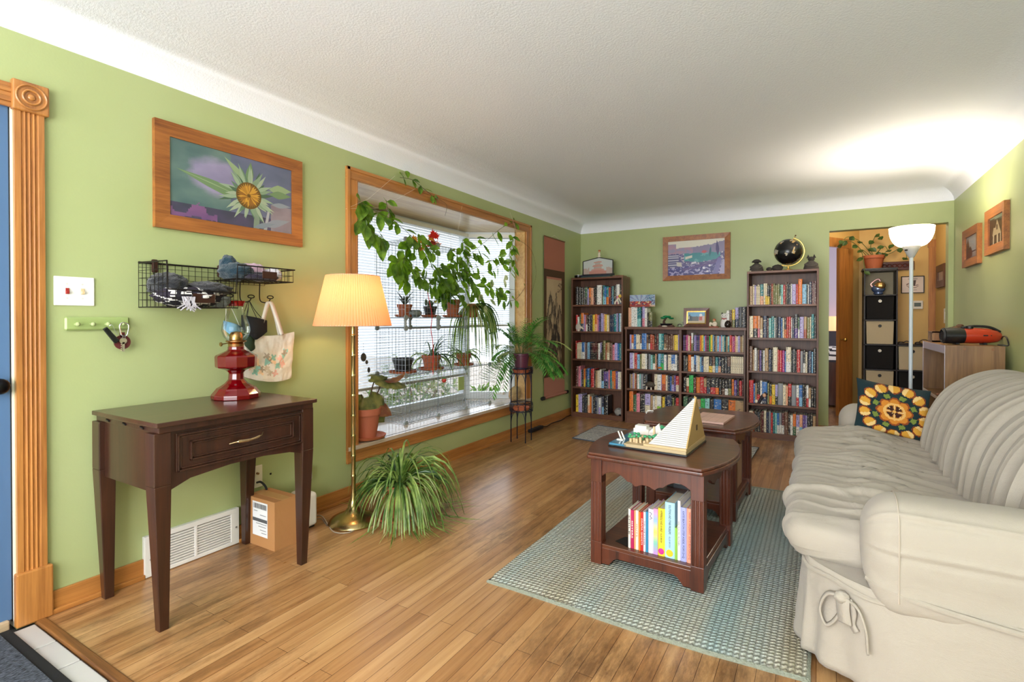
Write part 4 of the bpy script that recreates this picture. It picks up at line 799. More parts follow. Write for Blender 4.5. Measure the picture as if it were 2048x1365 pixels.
# ================================================================ things on the left wall
t = thing('light_switch', 'white double switch plate with one red and one cream toggle', 'light switch', (.005, .906, 1.286), world=True)
obj('plate', B().box(0, .006, .839, .974, 1.227, 1.345), WHITE, t, bevel=.003)
obj('toggle', B().box(.004, .010, .876, .887, 1.274, 1.298).box(.006, .016, .877, .886, 1.275, 1.286), M('9c2a26', .4), t, label='dark red toggle'); obj('toggle', B().box(.004, .010, .926, .937, 1.274, 1.298).box(.006, .018, .927, .936, 1.276, 1.286), M('d8bf95', .4), t, label='cream toggle')
b = B()
for y in (.881, .932):
    for z in (1.257, 1.315): b.tube([(.005,y,z),(.0068,y,z)], .004, 8)
obj('screws', b, M('d5d2cc', .3), t)
KG = M('9cae6c', .4)
t = thing('key_rack', 'green painted peg rail below the light switch', 'key rack', (.01, .984, 1.153), world=True)
obj('board', B().box(0, .016, .871, 1.097, 1.126, 1.181), KG, t, bevel=.006, seg=1)
for y in (.904, .956, 1.009, 1.063): obj('peg', B().tube([(.014,y,1.150),(.034,y,1.151)], .005, 8).ball((.04,y,1.151), (.009,.009,.009), 10, 7), M('a5b279', .35), t, smooth=True)
kf = thing('car_key_fob', 'black car key fob hanging from the third peg', 'key', (.05, 1.02, 1.12), world=True)
b = B(); d = Vector((0,.045,-.062)); o = Vector((.042,.992,1.135)); n = Vector((0,.62,.45)).normalized()*.011
b.add([o-n*.8, o+n*.8, o+d+n, o+d-n, o-n*.8+Vector((.013,0,0)), o+n*.8+Vector((.013,0,0)), o+d+n+Vector((.013,0,0)), o+d-n+Vector((.013,0,0))], [(0,3,2,1),(4,5,6,7),(0,1,5,4),(1,2,6,5),(2,3,7,6),(3,0,4,7)])
obj('fob_body', b, M('121113', .3), kf, bevel=.004, seg=3); obj('wire_loop', B().tube(bez([(.045,1.009,1.142),(.05,1.018,1.147),(.05,1.03,1.12),(.05,1.038,1.105)]), .0012, 5), STEEL, kf)
kr = thing('key_ring', 'house key and round maroon leather tag on a silver carabiner', 'keys', (.05, 1.063, 1.1), world=True)
obj('carabiner', B().tube(bez([(.048,1.052,1.105),(.048,1.046,1.14),(.045,1.055,1.155),(.045,1.072,1.153),(.048,1.080,1.142),(.048,1.074,1.105),(.048,1.063,1.098),(.048,1.052,1.105)], 5)[:-1], .0028, 6, True), M('d9dadd', .2, .9), kr, smooth=True)
obj('leather_tag', B().tube([(.030,1.062,1.072),(.036,1.062,1.072)], .031, 26).box(.030,.036,1.053,1.071,1.095,1.115), M('5a1c1e', .6), kr); obj('gate_ring', B().tube(arc((.046,1.063,1.094),.006,0,2*PI,10,'yz')[:-1], .0012, 4, True), STEEL, kr)
b = B(); b.tube([(.040,1.062,1.078),(.043,1.062,1.078)], .014, 12).box(.040,.043,1.058,1.067,1.032,1.072)
for k in range(4): b.box(.040,.043,1.053,1.06,1.036+k*.008,1.040+k*.008)
obj('key', b, M('e0d6bf', .3, .8), kr)
# sunflower photograph
sp = thing('framed_sunflower_photo', 'large oak framed sunflower photograph on the green wall', 'picture', (.02, 1.595, 1.845), world=True)
frame(sp, (0, 1.198, 1.595), (0,1,0), (0,0,1), .782, .497, .066, .024, FRM)
def sunbg(u, v):
    a = fbm(u*4, v*4, 1); c2 = fbm(u*7+3, v*7, 2)
    mixl = lambda p, q, t: tuple(p[i]+(q[i]-p[i])*max(0, min(1, t)) for i in range(3))
    if v < .18: base = mixc('38444c', '6e5c84', .5+a)
    elif u < .45: base = mixc('4a6a70', '7e9890', .5+a)
    else: base = mixc('8486a8', '626c82', .5+a)
    base = mixl(base, mixc('9790b4', 'b6aace', .5+a), (.24+.1*c2-math.hypot((u-.34), (v-.62)*.8))/.09)
    if v < .25 and u < .35 and c2 > .05: base = mixc('a06a9c', '5c4a7c', .5+a)
    if u > .8 and v < .4: base = mixc('8a7a84', 'a89aa4', .5+c2)
    return base
G1, G2, G3 = '7f9c6e', 'a3b98c', '5c7a58'
pl = [(G1, leafp(.62,.38,.05,.62,.07,1.75)), (G2, [(.05,.62),(.3,.53),(.62,.385),(.3,.515)]), (G2, leafp(.60,.62,.40,.93,.05,1.75)), (G1, leafp(.60,.62,.62,.95,.06,1.75)), (G2, leafp(.78,.62,.995,.66,.075,1.75)), (G1, leafp(.78,.55,.995,.58,.06,1.75)),
      ('9aa3b0', leafp(.8,.4,.99,.42,.04,1.75)), ('8fa08c', [(.64,0),(.69,0),(.70,.3),(.65,.3)]), ('b9b6bc', [(.73,.0),(.76,.0),(.79,.32),(.77,.32)]), ('9a9fae', leafp(.72,.06,.98,.2,.06,1.75)), ('8f9aa8', leafp(.64,.02,.84,.12,.04,1.75))]
rs = random.Random(3)
for k in range(46):
    a = 2*PI*k/46+rs.uniform(-.08,.08); r0 = .09; r1 = rs.uniform(.20,.31); bend = rs.uniform(-.25,.25); cu, cv_ = .60, .46
    pl.append((rs.choice(['6f8f72','93ab8c','b5c4a8','58755a','a9bfa0']), leafp(cu+r0*math.cos(a)/1.75*1.4, cv_+r0*math.sin(a)*1.4, cu+r1*math.cos(a+bend)/1.75*1.5, cv_+r1*math.sin(a+bend)*1.5, .028, 1.75)))
pl.append(('7a5a26', disc(.60,.46,.19,1.75,22))); 
for k in range(30):
    a = 2*PI*k/30; pl.append((rs.choice(['c98f34','e0a83e','a8702a']), leafp(.60+.175*math.cos(a)/1.75, .46+.175*math.sin(a), .60+.02*math.cos(a+.5)/1.75, .46+.02*math.sin(a+.5), .016, 1.75)))
pl.append(('e3aa3c', [(.565,.36),(.60,.37),(.575,.43)]))
pic('photo_sheet', sp, (.012, 1.262, 1.659), (0,1,0), (0,0,1), .655, .37, 84, 48, sunbg, pl, lift=.003)
glasspane(sp, (.0165, 1.262, 1.659), (0,1,0), (0,0,1), .655, .37)
# ---------------------------------------------------------------- wire basket shelf
wb = thing('wire_basket_shelf', 'dark wire wall basket with deep and shallow trays and hooks', 'wall basket', (.01, 1.45, 1.22), world=True)
XB, XF = .012, .255; YA, YM, YE = 1.135, 1.445, 1.745
TW = .0035; tw = .0013
def wires(bb, o, e, f, ne, nf, r=tw):       # grid of wires spanned by e and f
    o, e, f = Vector(o), Vector(e), Vector(f)
    for i in range(ne+1): bb.tube([o+e*(i/ne), o+e*(i/ne)+f], r, 4)
    for j in range(nf+1): bb.tube([o+f*(j/nf), o+f*(j/nf)+e], r, 4)
    return bb
obj('back_grid', wires(B(), (XB,YA,1.355), (0,YE-YA,0), (0,0,.075), 20, 3), WIRE, wb)
b = wires(B(), (XB,YA,1.225), (XF-XB,0,0), (0,0,.195), 7, 6); obj('side_grid', b, WIRE, wb)
obj('floor_grid', wires(B(), (XB,YA,1.225), (XF-XB,0,0), (0,YM-YA,0), 7, 9), WIRE, wb); obj('front_grid', wires(B(), (XF,YA,1.225), (0,YM-YA,0), (0,0,.075), 9, 2), WIRE, wb)
obj('back_grid', wires(B(), (XB,YA,1.225), (0,YM-YA,0), (0,0,.13), 9, 4), WIRE, wb)
obj('side_grid', wires(B(), (XB,YM,1.225), (XF-XB,0,0), (0,0,.14), 7, 4), WIRE, wb)
obj('tray_floor', wires(B(), (XB,YM,1.365), (XF-XB,0,0), (0,YE-YM,0), 7, 9), WIRE, wb); obj('tray_front', wires(B(), (XF,YM,1.365), (0,YE-YM,0), (0,0,.065), 9, 2), WIRE, wb); obj('tray_side', wires(B(), (XB,YE,1.365), (XF-XB,0,0), (0,0,.065), 7, 2), WIRE, wb)
b = B(); b.tube([(XB,YE,1.43),(XB,YA,1.425),(XF,YA+.0,1.42),(XF,YA+.005,1.30),(XF,YM-.01,1.295),(XF,YM,1.43),(XF,YE+.01,1.43),(XB,YE+.01,1.43)], TW, 6); b.tube([(XB,YA,1.225),(XF,YA,1.225),(XF,YM,1.225)], .0025, 5); b.tube([(XF,YM,1.365),(XF,YE,1.365),(XB,YE,1.365)], .0025, 5)
obj('rim', b, WIRE, wb)
RUSTY = M('3c2016', .5, .4)
obj('label_plate', B().box(XF, XF+.004, 1.24, 1.335, 1.245, 1.285).tube(arc((XF+.005,1.2875,1.265),.001,0,1,2,'yz'), .001, 4), RUSTY, wb, bevel=.006); obj('label_plate', B().box(XF, XF+.004, 1.57, 1.65, 1.375, 1.41), RUSTY, wb, bevel=.006)
for y in (1.20, 1.50): obj('hanger_tab', B().box(.004, .02, y-.012, y+.012, 1.385, 1.445), RUSTY, wb, bevel=.005)
for y in (1.50, 1.615, 1.725):
    b = B().tube(bez([(.03,y-.02,1.365),(.03,y-.02,1.28),(.045,y-.005,1.262),(.06,y+.012,1.268),(.065,y+.018,1.283)]), .0028, 6).tube([(.065,y+.018+.018*math.cos(a),1.291+.008*math.sin(a)) for a in [2*PI*i/14 for i in range(14)]], .0028, 6, True); obj('hook', b, WIRE, wb, smooth=True)
def cloth(name, label, c, r, seed, mt, amp=.35, col=None, fr=2.4):
    bb = lump((0,0,0), r, seed, amp, 44, 26, fr)
    if col: bb.c = [col(*bb.v[f[0]]) for f in bb.f]
    o = obj('cloth_body', bb, mt, None, smooth=2); o.name = name; o.location = c; return tag(o, label, 'clothing', 'hats and scarves in the wire basket')
KNIT = lambda h: M(h, .95, bs=.7, bscale=220, sheen=.3)
def plaid(x, y, z): return 'dcd8d4' if abs((y*18) % 1-.5) > .41 or abs((z*22+x*9) % 1-.5) > .42 else ('2a2330' if (y*9) % 1 > .5 else '17141c')
cloth('scarf', 'black and white plaid scarf with fringe low in the deep tray', (.15,1.28,1.275), (.105,.15,.05), 3, paint('plaid_wool', .95, .4, 250), .35, plaid)
cloth('scarf', 'charcoal grey folded knit scarf on top of the plaid scarf', (.15,1.36,1.312), (.095,.10,.036), 9, KNIT('2e2d31'), .45, None, 3.5)
cloth('beanie', 'black quilted hat at the left side of the deep tray', (.12,1.20,1.325), (.09,.07,.055), 14, KNIT('15161d'), .4)
cloth('knit_hat', 'grey green knit hat at the right end of the deep tray', (.165,1.405,1.258), (.075,.035,.032), 17, KNIT('55564a'), .4, None, 4)
cloth('glove', 'dark teal gloves heaped at the left of the shallow tray', (.14,1.505,1.408), (.09,.075,.045), 23, KNIT('0a2c3a'), .4)
o = cloth('mitten', 'dark teal mitten standing up behind the gloves', (.10,1.49,1.44), (.04,.04,.05), 27, KNIT('0b3040'), .3)
cloth('beanie', 'pink lilac knit beanie in the middle of the shallow tray', (.12,1.60,1.418), (.08,.06,.042), 31, KNIT('c9a6b8'), .3)
cloth('headband', 'white fluffy headband at the right end of the shallow tray', (.15,1.69,1.402), (.07,.045,.036), 37, KNIT('e4dde4'), .3)
cloth('sock', 'dark purple woollen bundle at the front of the shallow tray', (.205,1.60,1.385), (.035,.09,.022), 41, KNIT('2b2236'), .4)
b = B(); rs = random.Random(5)
for k in range(16): y = 1.19+.055*rs.random(); b.tube([(.26+.004*rs.random(),y,1.27),(.27,y+rs.uniform(-.02,.02),1.235),(.268,y+rs.uniform(-.025,.025),1.205+.02*rs.random())], .003, 4)
o = obj('fringe', b, M('b9b4bc', .9)); o.parent = bpy.data.objects['scarf']; o.matrix_parent_inverse = Matrix.Translation(-bpy.data.objects['scarf'].location)
# masks and tote bag
mk = thing('face_mask', 'black cloth face mask hanging by its loops from the basket hook', 'mask', (.075,1.63,1.15), world=True)
def maskm(y0, z0, w, h, x, top=True):
    return B().grid(lambda u, v: (x+.022*math.sin(PI*u), y0+w*u, z0-h*v*(1-.45*abs(u-.45)*2*v)-.03*u), 14, 10)
obj('mask_front', maskm(1.575,1.195,.145,.12,.07), M('121013', .85), mk, smooth=2, solid=.002); obj('ear_loop', B().tube(bez([(.075,1.582,1.19),(.07,1.60,1.23),(.065,1.620,1.268),(.07,1.635,1.23),(.085,1.65,1.18)]), .0018, 5).tube(bez([(.075,1.60,1.19),(.07,1.615,1.24),(.065,1.622,1.268),(.07,1.65,1.22),(.08,1.69,1.17)]), .0018, 5), BLACK, mk, smooth=True)
m2 = thing('face_mask', 'dark green cloth mask hanging below the black mask', 'mask', (.06,1.62,1.05), world=True); obj('mask_front', maskm(1.585,1.10,.085,.085,.055), M('25361f', .85), m2, smooth=2, solid=.002); obj('ear_loop', B().tube(bez([(.06,1.655,1.03),(.062,1.66,1.0),(.062,1.645,.965),(.062,1.63,.97)]), .0016, 5).tube(bez([(.055,1.60,1.09),(.055,1.62,1.2),(.06,1.623,1.268)]), .0016, 5), BLACK, m2)
m3 = thing('face_mask', 'light blue face mask hanging behind the glass lamp chimney', 'mask', (.045,1.56,1.13), world=True); obj('mask_front', maskm(1.50,1.165,.09,.075,.04), M('7fb0d6', .8), m3, smooth=2, solid=.002); obj('ear_loop', B().tube(bez([(.045,1.51,1.16),(.05,1.508,1.22),(.055,1.506,1.268),(.05,1.54,1.22),(.045,1.58,1.14)]), .0016, 5), WHITE, m3)
TOTE = paint('printed_canvas', .9, .25, 350)
tb = thing('tote_bag', 'cream canvas tote bag with pastel leaf print on the right hook', 'bag', (.06,1.74,1.0), world=True)
rs = random.Random(11); blobs = [(rs.uniform(.12,.8), rs.uniform(.16,.62)) for _ in range(26)]; bc = ['9fd0c4','e8b4a2','b0a08c','f0cfa8','8fbfae','c9b8a0']
def totec(u, v):
    for k, (a, c) in enumerate(blobs):
        du, dv = (u-a)*1.25, v-c; an = math.atan2(dv, du); 
        if math.hypot(du, dv) < .062*(1+.35*math.cos(an*(3+k % 3)+k)): return bc[k % 6]
    return 'e6ddce'
def tote(x, s):
    def fn(u, v):
        yl = 1.575+.02*v; yr = 1.895-.02*(1-v); zl = .885+.215*v; zr = .845+.255*v+.0
        z = zl+(zr-zl)*u-.03*(1-v)*math.sin(PI*u)**.7; y = yl+(yr-yl)*u; y += (1-v)*.0
        return (x+s*(.028*math.sin(PI*u)**.6*(1-.6*v)+.012*fbm(u*4, v*3, 4)*1.5), y, z-.03*v*abs(math.sin(PI*u))*.6)
    return fn
obj('bag_front', B().grid(tote(.06, 1), 64, 48, colfn=totec), TOTE, tb, smooth=2); obj('bag_back', B().grid(tote(.055, -1), 30, 20, colfn=lambda u, v: 'e6ddce'), TOTE, tb, smooth=2)
def strap(pts, w, mt, par): 
    bb = B(); pts = bez(pts, 8); L_ = [Vector(p) for p in pts]; vs = []
    for p in L_: vs += [p+Vector((0,-w,0)), p+Vector((0,w,0))]
    bb.add(vs, [(2*i,2*i+1,2*i+3,2*i+2) for i in range(len(L_)-1)]); return obj('handle', bb, mt, par, smooth=2, solid=.003)
CAN = M('e3dace', .9, bs=.25, bscale=350)
strap([(.085,1.655,1.085),(.08,1.69,1.17),(.068,1.735,1.268),(.078,1.765,1.2),(.085,1.80,1.085)], .012, CAN, tb); strap([(.05,1.675,1.085),(.055,1.71,1.18),(.06,1.738,1.268),(.055,1.78,1.19),(.05,1.81,1.085)], .012, CAN, tb)
# ---------------------------------------------------------------- sewing table
st = thing('sewing_table', 'dark walnut sewing cabinet table with one drawer by the green wall', 'table', (.285,1.285,0), world=True)
obj('table_top', B().box(.02,.555,.955,1.655,.772,.790), SEWT, st, bevel=.003); obj('under_rail', B().box(.03,.54,.968,1.642,.748,.772), SEW, st, bevel=.002)
b = B().box(.045,.52,.975,.995,.52,.748).box(.045,.52,1.612,1.63,.56,.748).box(.045,.065,.995,1.615,.52,.748); obj('case_side', b, SEW, st)
b = B().prism([(.99,.745),(.99,.545),(1.02,.525),(1.09,.552),(1.25,.567),(1.40,.567),(1.53,.555),(1.60,.535),(1.62,.545),(1.62,.745)], .50, .518, 0); obj('front_apron', b, SEW, st)
for x, y in ((.055,.985),(.50,.985),(.055,1.62),(.50,1.62)):
    ox = .0 if x < .3 else .012; obj('leg', B().taper((x, y+(.010 if y < 1.3 else -.012), .0), (.017,.017), (x, y, .55), (.033,.030)).taper((x,y,.55), (.033,.030), (x,y,.748), (.033,.030)), SEW, st, bevel=.003)
dw = obj('drawer', B().box(.516,.524,1.035,1.595,.585,.735), SEW, st, bevel=.003)
b = B()
for (a, c, d_, e) in ((1.038,1.592,.588,.732),(1.085,1.545,.622,.70)):
    for k in range(2):
        q = k*.009; b.box(.522,.533-.004*k,a+q,c-q,d_+q,d_+q+.007).box(.522,.533-.004*k,a+q,c-q,e-q-.007,e-q).box(.522,.533-.004*k,a+q,a+q+.007,d_+q,e-q).box(.522,.533-.004*k,c-q-.007,c-q,d_+q,e-q)
o = obj('drawer_moulding', b, SEW, dw, bevel=.0015); o.matrix_parent_inverse = Matrix.Identity(4)
o = obj('drawer_pull', B().tube(bez([(.528,1.24,.655),(.55,1.265,.662),(.552,1.315,.660),(.55,1.365,.668),(.528,1.39,.675)]), [.003]*12+[.006]*12+[.005]*12+[.003]*13, 8), M('cdb489', .25, .9), dw, smooth=True); o.matrix_parent_inverse = Matrix.Identity(4)
b = B()
for x in (.14,.28,.42): b.tube([(x-.012,.966,.762),(x+.012,.966,.758)], .004, 6)
obj('hinge_screw', b, BLACK, st)
# oil lamp
RG = M('6e0208', .1, trans=.25, coat=.3, name='ruby_glass')
ol = thing('oil_lamp', 'ruby red glass oil lamp with clear chimney on the sewing table', 'oil lamp', (.19,1.475,.7905))
obj('font', B().lathe([(.108,0),(.108,.02),(.10,.03),(.09,.042),(.085,.05),(.07,.058),(.05,.072),(.035,.09),(.033,.12),(.045,.135),(.088,.150),(.090,.155),(.092,.20),(.088,.208),(.045,.228),(.036,.234),(.036,.25),(.001,.25)], 12), RG, ol, bevel=.003)
obj('burner', B().lathe([(.034,.248),(.036,.262),(.030,.266),(.045,.272),(.046,.278),(.030,.282),(.030,.305),(.022,.318),(.008,.322)], 24), M('b98a5a', .25, 1), ol, smooth=True); obj('wick_knob', B().tube([(0,-.03,.268),(.0,-.075,.262)], .0025, 6).tube([(0,-.072,.262),(0,-.077,.262)], .010, 12), M('a88a58', .3, 1), ol)
cg = clear('lamp_chimney_glass', 'f4f8f4'); n = 16
obj('chimney', B().lathe([(.042,.28),(.055,.297),(.064,.326),(.060,.355),(.048,.388),(.038,.417),(.033,.442),(.036,.458),(.042,.467)], 32, cap=False), cg, ol, smooth=True)
obj('chimney_rim', B().lathe([(.034,.446),(.038,.460),(.044,.470),(.042,.470),(.036,.460),(.033,.446)], 32, cap=False), M('a3140f', .1, trans=.4), ol, smooth=True, label='red tinted rim of the chimney')
# vent, plates, box, router
vt = thing('floor_vent', 'white louvred baseboard vent register under the sewing table', 'vent', (0,1.368,0), world=True)
b = B().box(.0,.022,1.148,1.588,.0,.186); b2 = B()
obj('cover', B().box(0,.024,1.148,1.588,.003,.022).box(0,.024,1.148,1.588,.164,.188).box(0,.024,1.148,1.205,.02,.166).box(0,.024,1.545,1.588,.02,.166).box(0,.024,1.365,1.378,.02,.166), M('e6e4e0', .4), vt, bevel=.002)
for k in range(11): z = .026+k*.0125; b2.box(.012,.022,1.2,1.55,z,z+.0085)
obj('louvers', b2, M('dddbd6', .4), vt); obj('dark_duct', B().box(.001,.006,1.16,1.58,.01,.18), M('2a2a2a', .9), vt)
obj('screw', B().tube([(.024,1.172,.08),(.0255,1.172,.08)], .005, 8).tube([(.024,1.572,.09),(.0255,1.572,.09)], .005, 8), STEEL, vt)
PL = M('e8e2d2', .45)
t = thing('coax_plate', 'white cable wall plate with a black cable plugged in', 'wall plate', (.003,1.70,.315), world=True); obj('plate', B().box(0,.006,1.668,1.733,.256,.376), PL, t, bevel=.003); obj('connector', B().tube([(.005,1.70,.335),(.02,1.70,.335)], .006, 8), M('8a6a4a', .3, .8), t)
obj('cable', B().tube(bez([(.006,1.70,.285),(.035,1.705,.29),(.055,1.72,.26),(.06,1.73,.20),(.05,1.76,.12),(.03,1.80,.02)]), .006, 8), M('14191c', .4), t, smooth=True)
t = thing('phone_plate', 'green painted phone jack wall plate beside the cable plate', 'wall plate', (.003,1.778,.313), world=True); obj('plate', B().box(0,.007,1.739,1.818,.256,.371), KG, t, bevel=.003); obj('jack', B().lathe([(.012,0),(.010,.004),(.001,.004)], 14), KG, t).rotation_euler = (0,PI/2,0); t.children[-1].matrix_parent_inverse = Matrix.Identity(4); t.children[-1].location = (.004,0,.0)
obj('jack_hole', B().box(.010,.0118,1.773,1.783,.308,.318), BLACK, t)
t = thing('outlet', 'white power outlet with a plug and white adapter in it', 'outlet', (.003,1.975,.31), world=True); obj('plate', B().box(0,.006,1.94,2.009,.248,.372), WHITE, t, bevel=.003); obj('plug', B().box(.005,.032,1.955,1.985,.318,.342), BLACK, t, bevel=.005)
t = thing('power_adapter', 'white charger block plugged into the lower outlet socket', 'adapter', (.03,1.99,.27), world=True); obj('adapter_body', B().box(.0065,.055,1.962,2.02,.225,.295), M('dfe2e8', .35), t, bevel=.008); obj('lead', B().tube(bez([(.03,1.99,.226),(.035,1.985,.19),(.06,1.965,.16),(.06,1.95,.05)]), .003, 6), M('4a4c50', .5), t)
CARD = M('b4814f', .8, bs=.1, bscale=40, var=.06)
cb = thing('cardboard_box', 'brown cardboard parcel with white shipping label beside the router', 'box', (.155,1.685,0), .0, world=True)
obj('carton', B().box(.035,.275,1.618,1.755,0,.248), CARD, cb, bevel=.002); obj('packing_tape', B().box(.03551,.2756,1.660,1.715,.2475,.2486), M('c0925c', .3), cb)
lp = []
rs = random.Random(2); x = .06
while x < .93: w_ = rs.choice([.01,.02,.03]); lp.append(('33363a', rc(x, x+w_, .80, .95))); x += w_+rs.choice([.012,.02])
for v_, u0, u1 in ((.72,.1,.35),(.62,.5,.9),(.36,.25,.95),(.28,.4,.9),(.18,.5,.9),(.1,.6,.92)): lp.append(('5a5d62', rc(u0,u1,v_,v_+.015)))
lp.append(('55585c', rc(.02,.98,.42,.52)))
pic('shipping_label', cb, (.095,1.6172,.055), (1,0,0), (0,0,1), .125, .175, 1, 1, lambda u, v: 'eceef0', lp)
t = thing('wifi_router', 'white tower router standing behind the cardboard parcel', 'router', (.115,1.905,0), world=True)
obj('router_body', B().prism([(.045,1.865),(.185,1.865),(.185,1.955),(.045,1.955)], .006, .195), M('ece6de', .45), t, bevel=.022, seg=5); obj('foot', B().box(.06,.17,1.88,1.94,0,.012), BLACK, t)
t = obj('lamp_cord', B().tube(bez([(.03,1.97,.33),(.05,1.985,.25),(.045,2.0,.1),(.04,2.03,.012),(.10,2.05,.005),(.24,1.98,.005),(.35,1.93,.005),(.42,1.97,.005),(.40,2.06,.006),(.34,2.08,.008)], 8), .003, 6), M('a89d8c', .5), smooth=True); tag(t, 'beige lamp cord looping over the floor between router and lamp', 'cord')
t = obj('router_cord', B().tube(bez([(.06,1.953,.05),(.10,1.99,.012),(.13,2.02,.005),(.20,1.99,.005),(.24,1.97,.005)], 8), .0025, 6), M('6a6560', .5), smooth=True); tag(t, 'thin grey router cord lying beside the white router', 'cord')
# ---------------------------------------------------------------- brass floor lamp with pleated shade
LXc, LYc = .315, 2.095
fl_ = thing('floor_lamp', 'brass floor lamp with a pleated cream shade before the window', 'floor lamp', (LXc, LYc, 0))
AGED = M('b5a06c', .22, .95, name='aged_brass')
obj('base', B().lathe([(.138,0),(.142,.006),(.138,.014),(.12,.03),(.09,.045),(.055,.058),(.03,.085),(.018,.13),(.013,.17)], 36), AGED, fl_, smooth=True)
pr = []; z = .16
while z < 1.30: pr += [(.0125,z),(.0125,z+.10),(.015,z+.104),(.015,z+.110),(.0125,z+.114)]; z += .116
obj('pole', B().lathe(pr, 16), AGED, fl_, smooth=True)
def shade(u, v): a = 2*PI*u; r = .215-.068*v; r += .0035*math.cos(a*84); return (r*math.cos(a), r*math.sin(a), 1.135+.287*v)
sh_ = obj('lamp_shade', B().grid(shade, 420, 6, True), translucent('pleated_shade', 'e6b088', .62, .8), fl_, smooth=2)
obj('shade_ring', B().tube(arc((0,0,1.136), .212, 0, 2*PI, 48, 'xy')[:-1], .003, 5, True).tube(arc((0,0,1.42), .146, 0, 2*PI, 48, 'xy')[:-1], .003, 5, True).tube([(-.145,0,1.41),(.145,0,1.41)], .002, 4), M('d8b090', .5), sh_)
obj('bulb', B().ball((0,0,1.28), .026), emis('ffd9a0', 7), fl_, smooth=True)
# ================================================================ wire cube rack in the bay
CH = M('b9bec4', .3, .85, name='grey_wire'); CAPM = M('9aa0a0', .5)
rk = thing('wire_cube_rack', 'wire grid cube rack standing in the bay window with plants', 'plant rack', (-.33,3.6,ZS), world=True)
GX0, GX1 = -.475, -.165; YS = [3.06, 3.46, 3.86, 4.26]; Zs = [.352, .728, 1.102]
def panel(nm_, o, e, f, n1=9, n2=9):
    b = wires(B(), o, e, f, n1, n2, .0014); o, e, f = Vector(o), Vector(e), Vector(f)
    b.tube([o, o+e, o+e+f, o+f], .0028, 5, True); return obj(nm_, b, CH, rk)
for i in range(3):
    y, dy = YS[i], YS[i+1]-YS[i]
    for j in range(2): panel('back_panel', (GX0,y,Zs[j]), (0,dy,0), (0,0,Zs[j+1]-Zs[j])); panel('front_panel', (GX1,y,Zs[j]), (0,dy,0), (0,0,Zs[j+1]-Zs[j]))
    panel('shelf_panel', (GX0,y,Zs[1]), (GX1-GX0,0,0), (0,dy,0)); panel('shelf_panel', (GX0,y,1.185), (GX1-GX0,0,0), (0,dy,0)); panel('floor_panel', (GX0,y,.351), (GX1-GX0,0,0), (0,dy,0))
    panel('back_panel', (GX0,y,1.185), (0,dy,0), (0,0,.37)); 
    if i < 2: panel('top_panel', (GX0,y,1.80), (GX1-GX0,0,0), (0,dy,0))
panel('front_panel', (GX1,YS[0],1.185), (0,.40,0), (0,0,.37)); panel('front_panel', (GX1,YS[1],1.185), (0,.40,0), (0,0,.37)); panel('side_panel', (GX0,YS[0],1.185), (GX1-GX0,0,0), (0,0,.60)); panel('back_panel', (GX0,YS[0],1.555), (0,.8,0), (0,0,.245), 18, 6); panel('side_panel', (GX0,YS[0],.352), (GX1-GX0,0,0), (0,0,.75), 9, 18)
for y in YS:
    for z in Zs+[1.185]:
        for x in (GX0, GX1): 
            obj('connector', B().tube([(x,y,z),(x+.012,y,z)], .021, 14), CAPM, rk)
    for x in (GX0, GX1): obj('riser', B().tube([(x,y,1.10),(x,y,1.19)], .012, 8), CAPM, rk, smooth=True)
for y in (YS[0], YS[1], YS[2]): obj('connector', B().tube([(GX1,y,1.80),(GX1+.012,y,1.80)], .021, 14), CAPM, rk)
for x in (GX0, GX1): obj('post', B().tube([(x,YS[1],1.185),(x,YS[1],1.80)], .0035, 6).tube([(x,YS[0],1.185),(x,YS[0],1.80)], .0035, 6), CH, rk)
obj('shelf_liner', B().box(GX0,GX1,YS[0],YS[3],1.1865,1.189), clear('liner_film', 'e6eef2'), rk); obj('cross_bar', B().tube([(GX1+.004,YS[0],1.102),(GX1+.004,YS[3],1.102)], .006, 6).tube([(GX0,YS[0],1.102),(GX0,YS[3],1.102)], .006, 6), CH, rk)
# ---------------------------------------------------------------- potted plants on it
LIMEM = leafmat('spider_green', '4d7032', '9db566', .4, .35); DEEP = leafmat('deep_green', '23401f', '4b7034', .3, .3); HOYA = leafmat('hoya_green', '3c5f1a', '7fa23a', .3, .42); BURG = leafmat('succulent_dark', '2a3028', '55604c', .5, .1); YEL = leafmat('sick_yellow', 'c9cc4a', 'e6e07c', .5, .4)
def potted(name, label, loc, r, h, mt, saucer=True, sm=TERRA, group=None):
    t = thing(name, label, 'plant', loc, group=group); z = 0
    if saucer: obj('saucer', B().lathe([(r*.9,0),(r*1.25,.006),(r*1.32,.022),(r*1.22,.022),(r*1.1,.010),(.001,.010)], 26), sm, t, smooth=True); z = .010
    po_ = obj('pot', B().lathe([(r*.68,z),(r*.93,z+h*.78),(r,z+h*.78),(r*1.02,z+h),(r*.92,z+h),(r*.86,z+h*.85)], 26), mt, t, smooth=True); obj('soil', B().lathe([(r*.88,z+h*.84),(r*.5,z+h*.88),(.001,z+h*.88)], 18), SOIL, po_)
    return t, z+h*.88
BKP = M('16181a', .4)
GP = 'small pots on the wire rack'
def rosette(t, z, n, L, w, mt, up=.6, fold=.3):
    b = B()
    for k in range(n):
        a = k*2.4; e = up*(1-.6*k/n)+.15; d = Vector((math.cos(a), math.sin(a), 0)); l = L*R.uniform(.75,1.1)
        b.blade([Vector((0,0,z)), Vector((0,0,z))+d*l*.4+Vector((0,0,l*.5*e)), Vector((0,0,z))+d*l+Vector((0,0,l*(.8*e+.1)))], [w*.7, w, w*.1], None, fold)
    return obj('leaves', b, mt, t)
zz = 1.1895
t, z = potted('potted_succulent', 'spiky dark succulent in terracotta pot at the left of upper shelf', (-.30,3.20,zz), .062, .095, TERRA, group=GP); rosette(t, z, 12, .10, .010, BURG, 1.2)
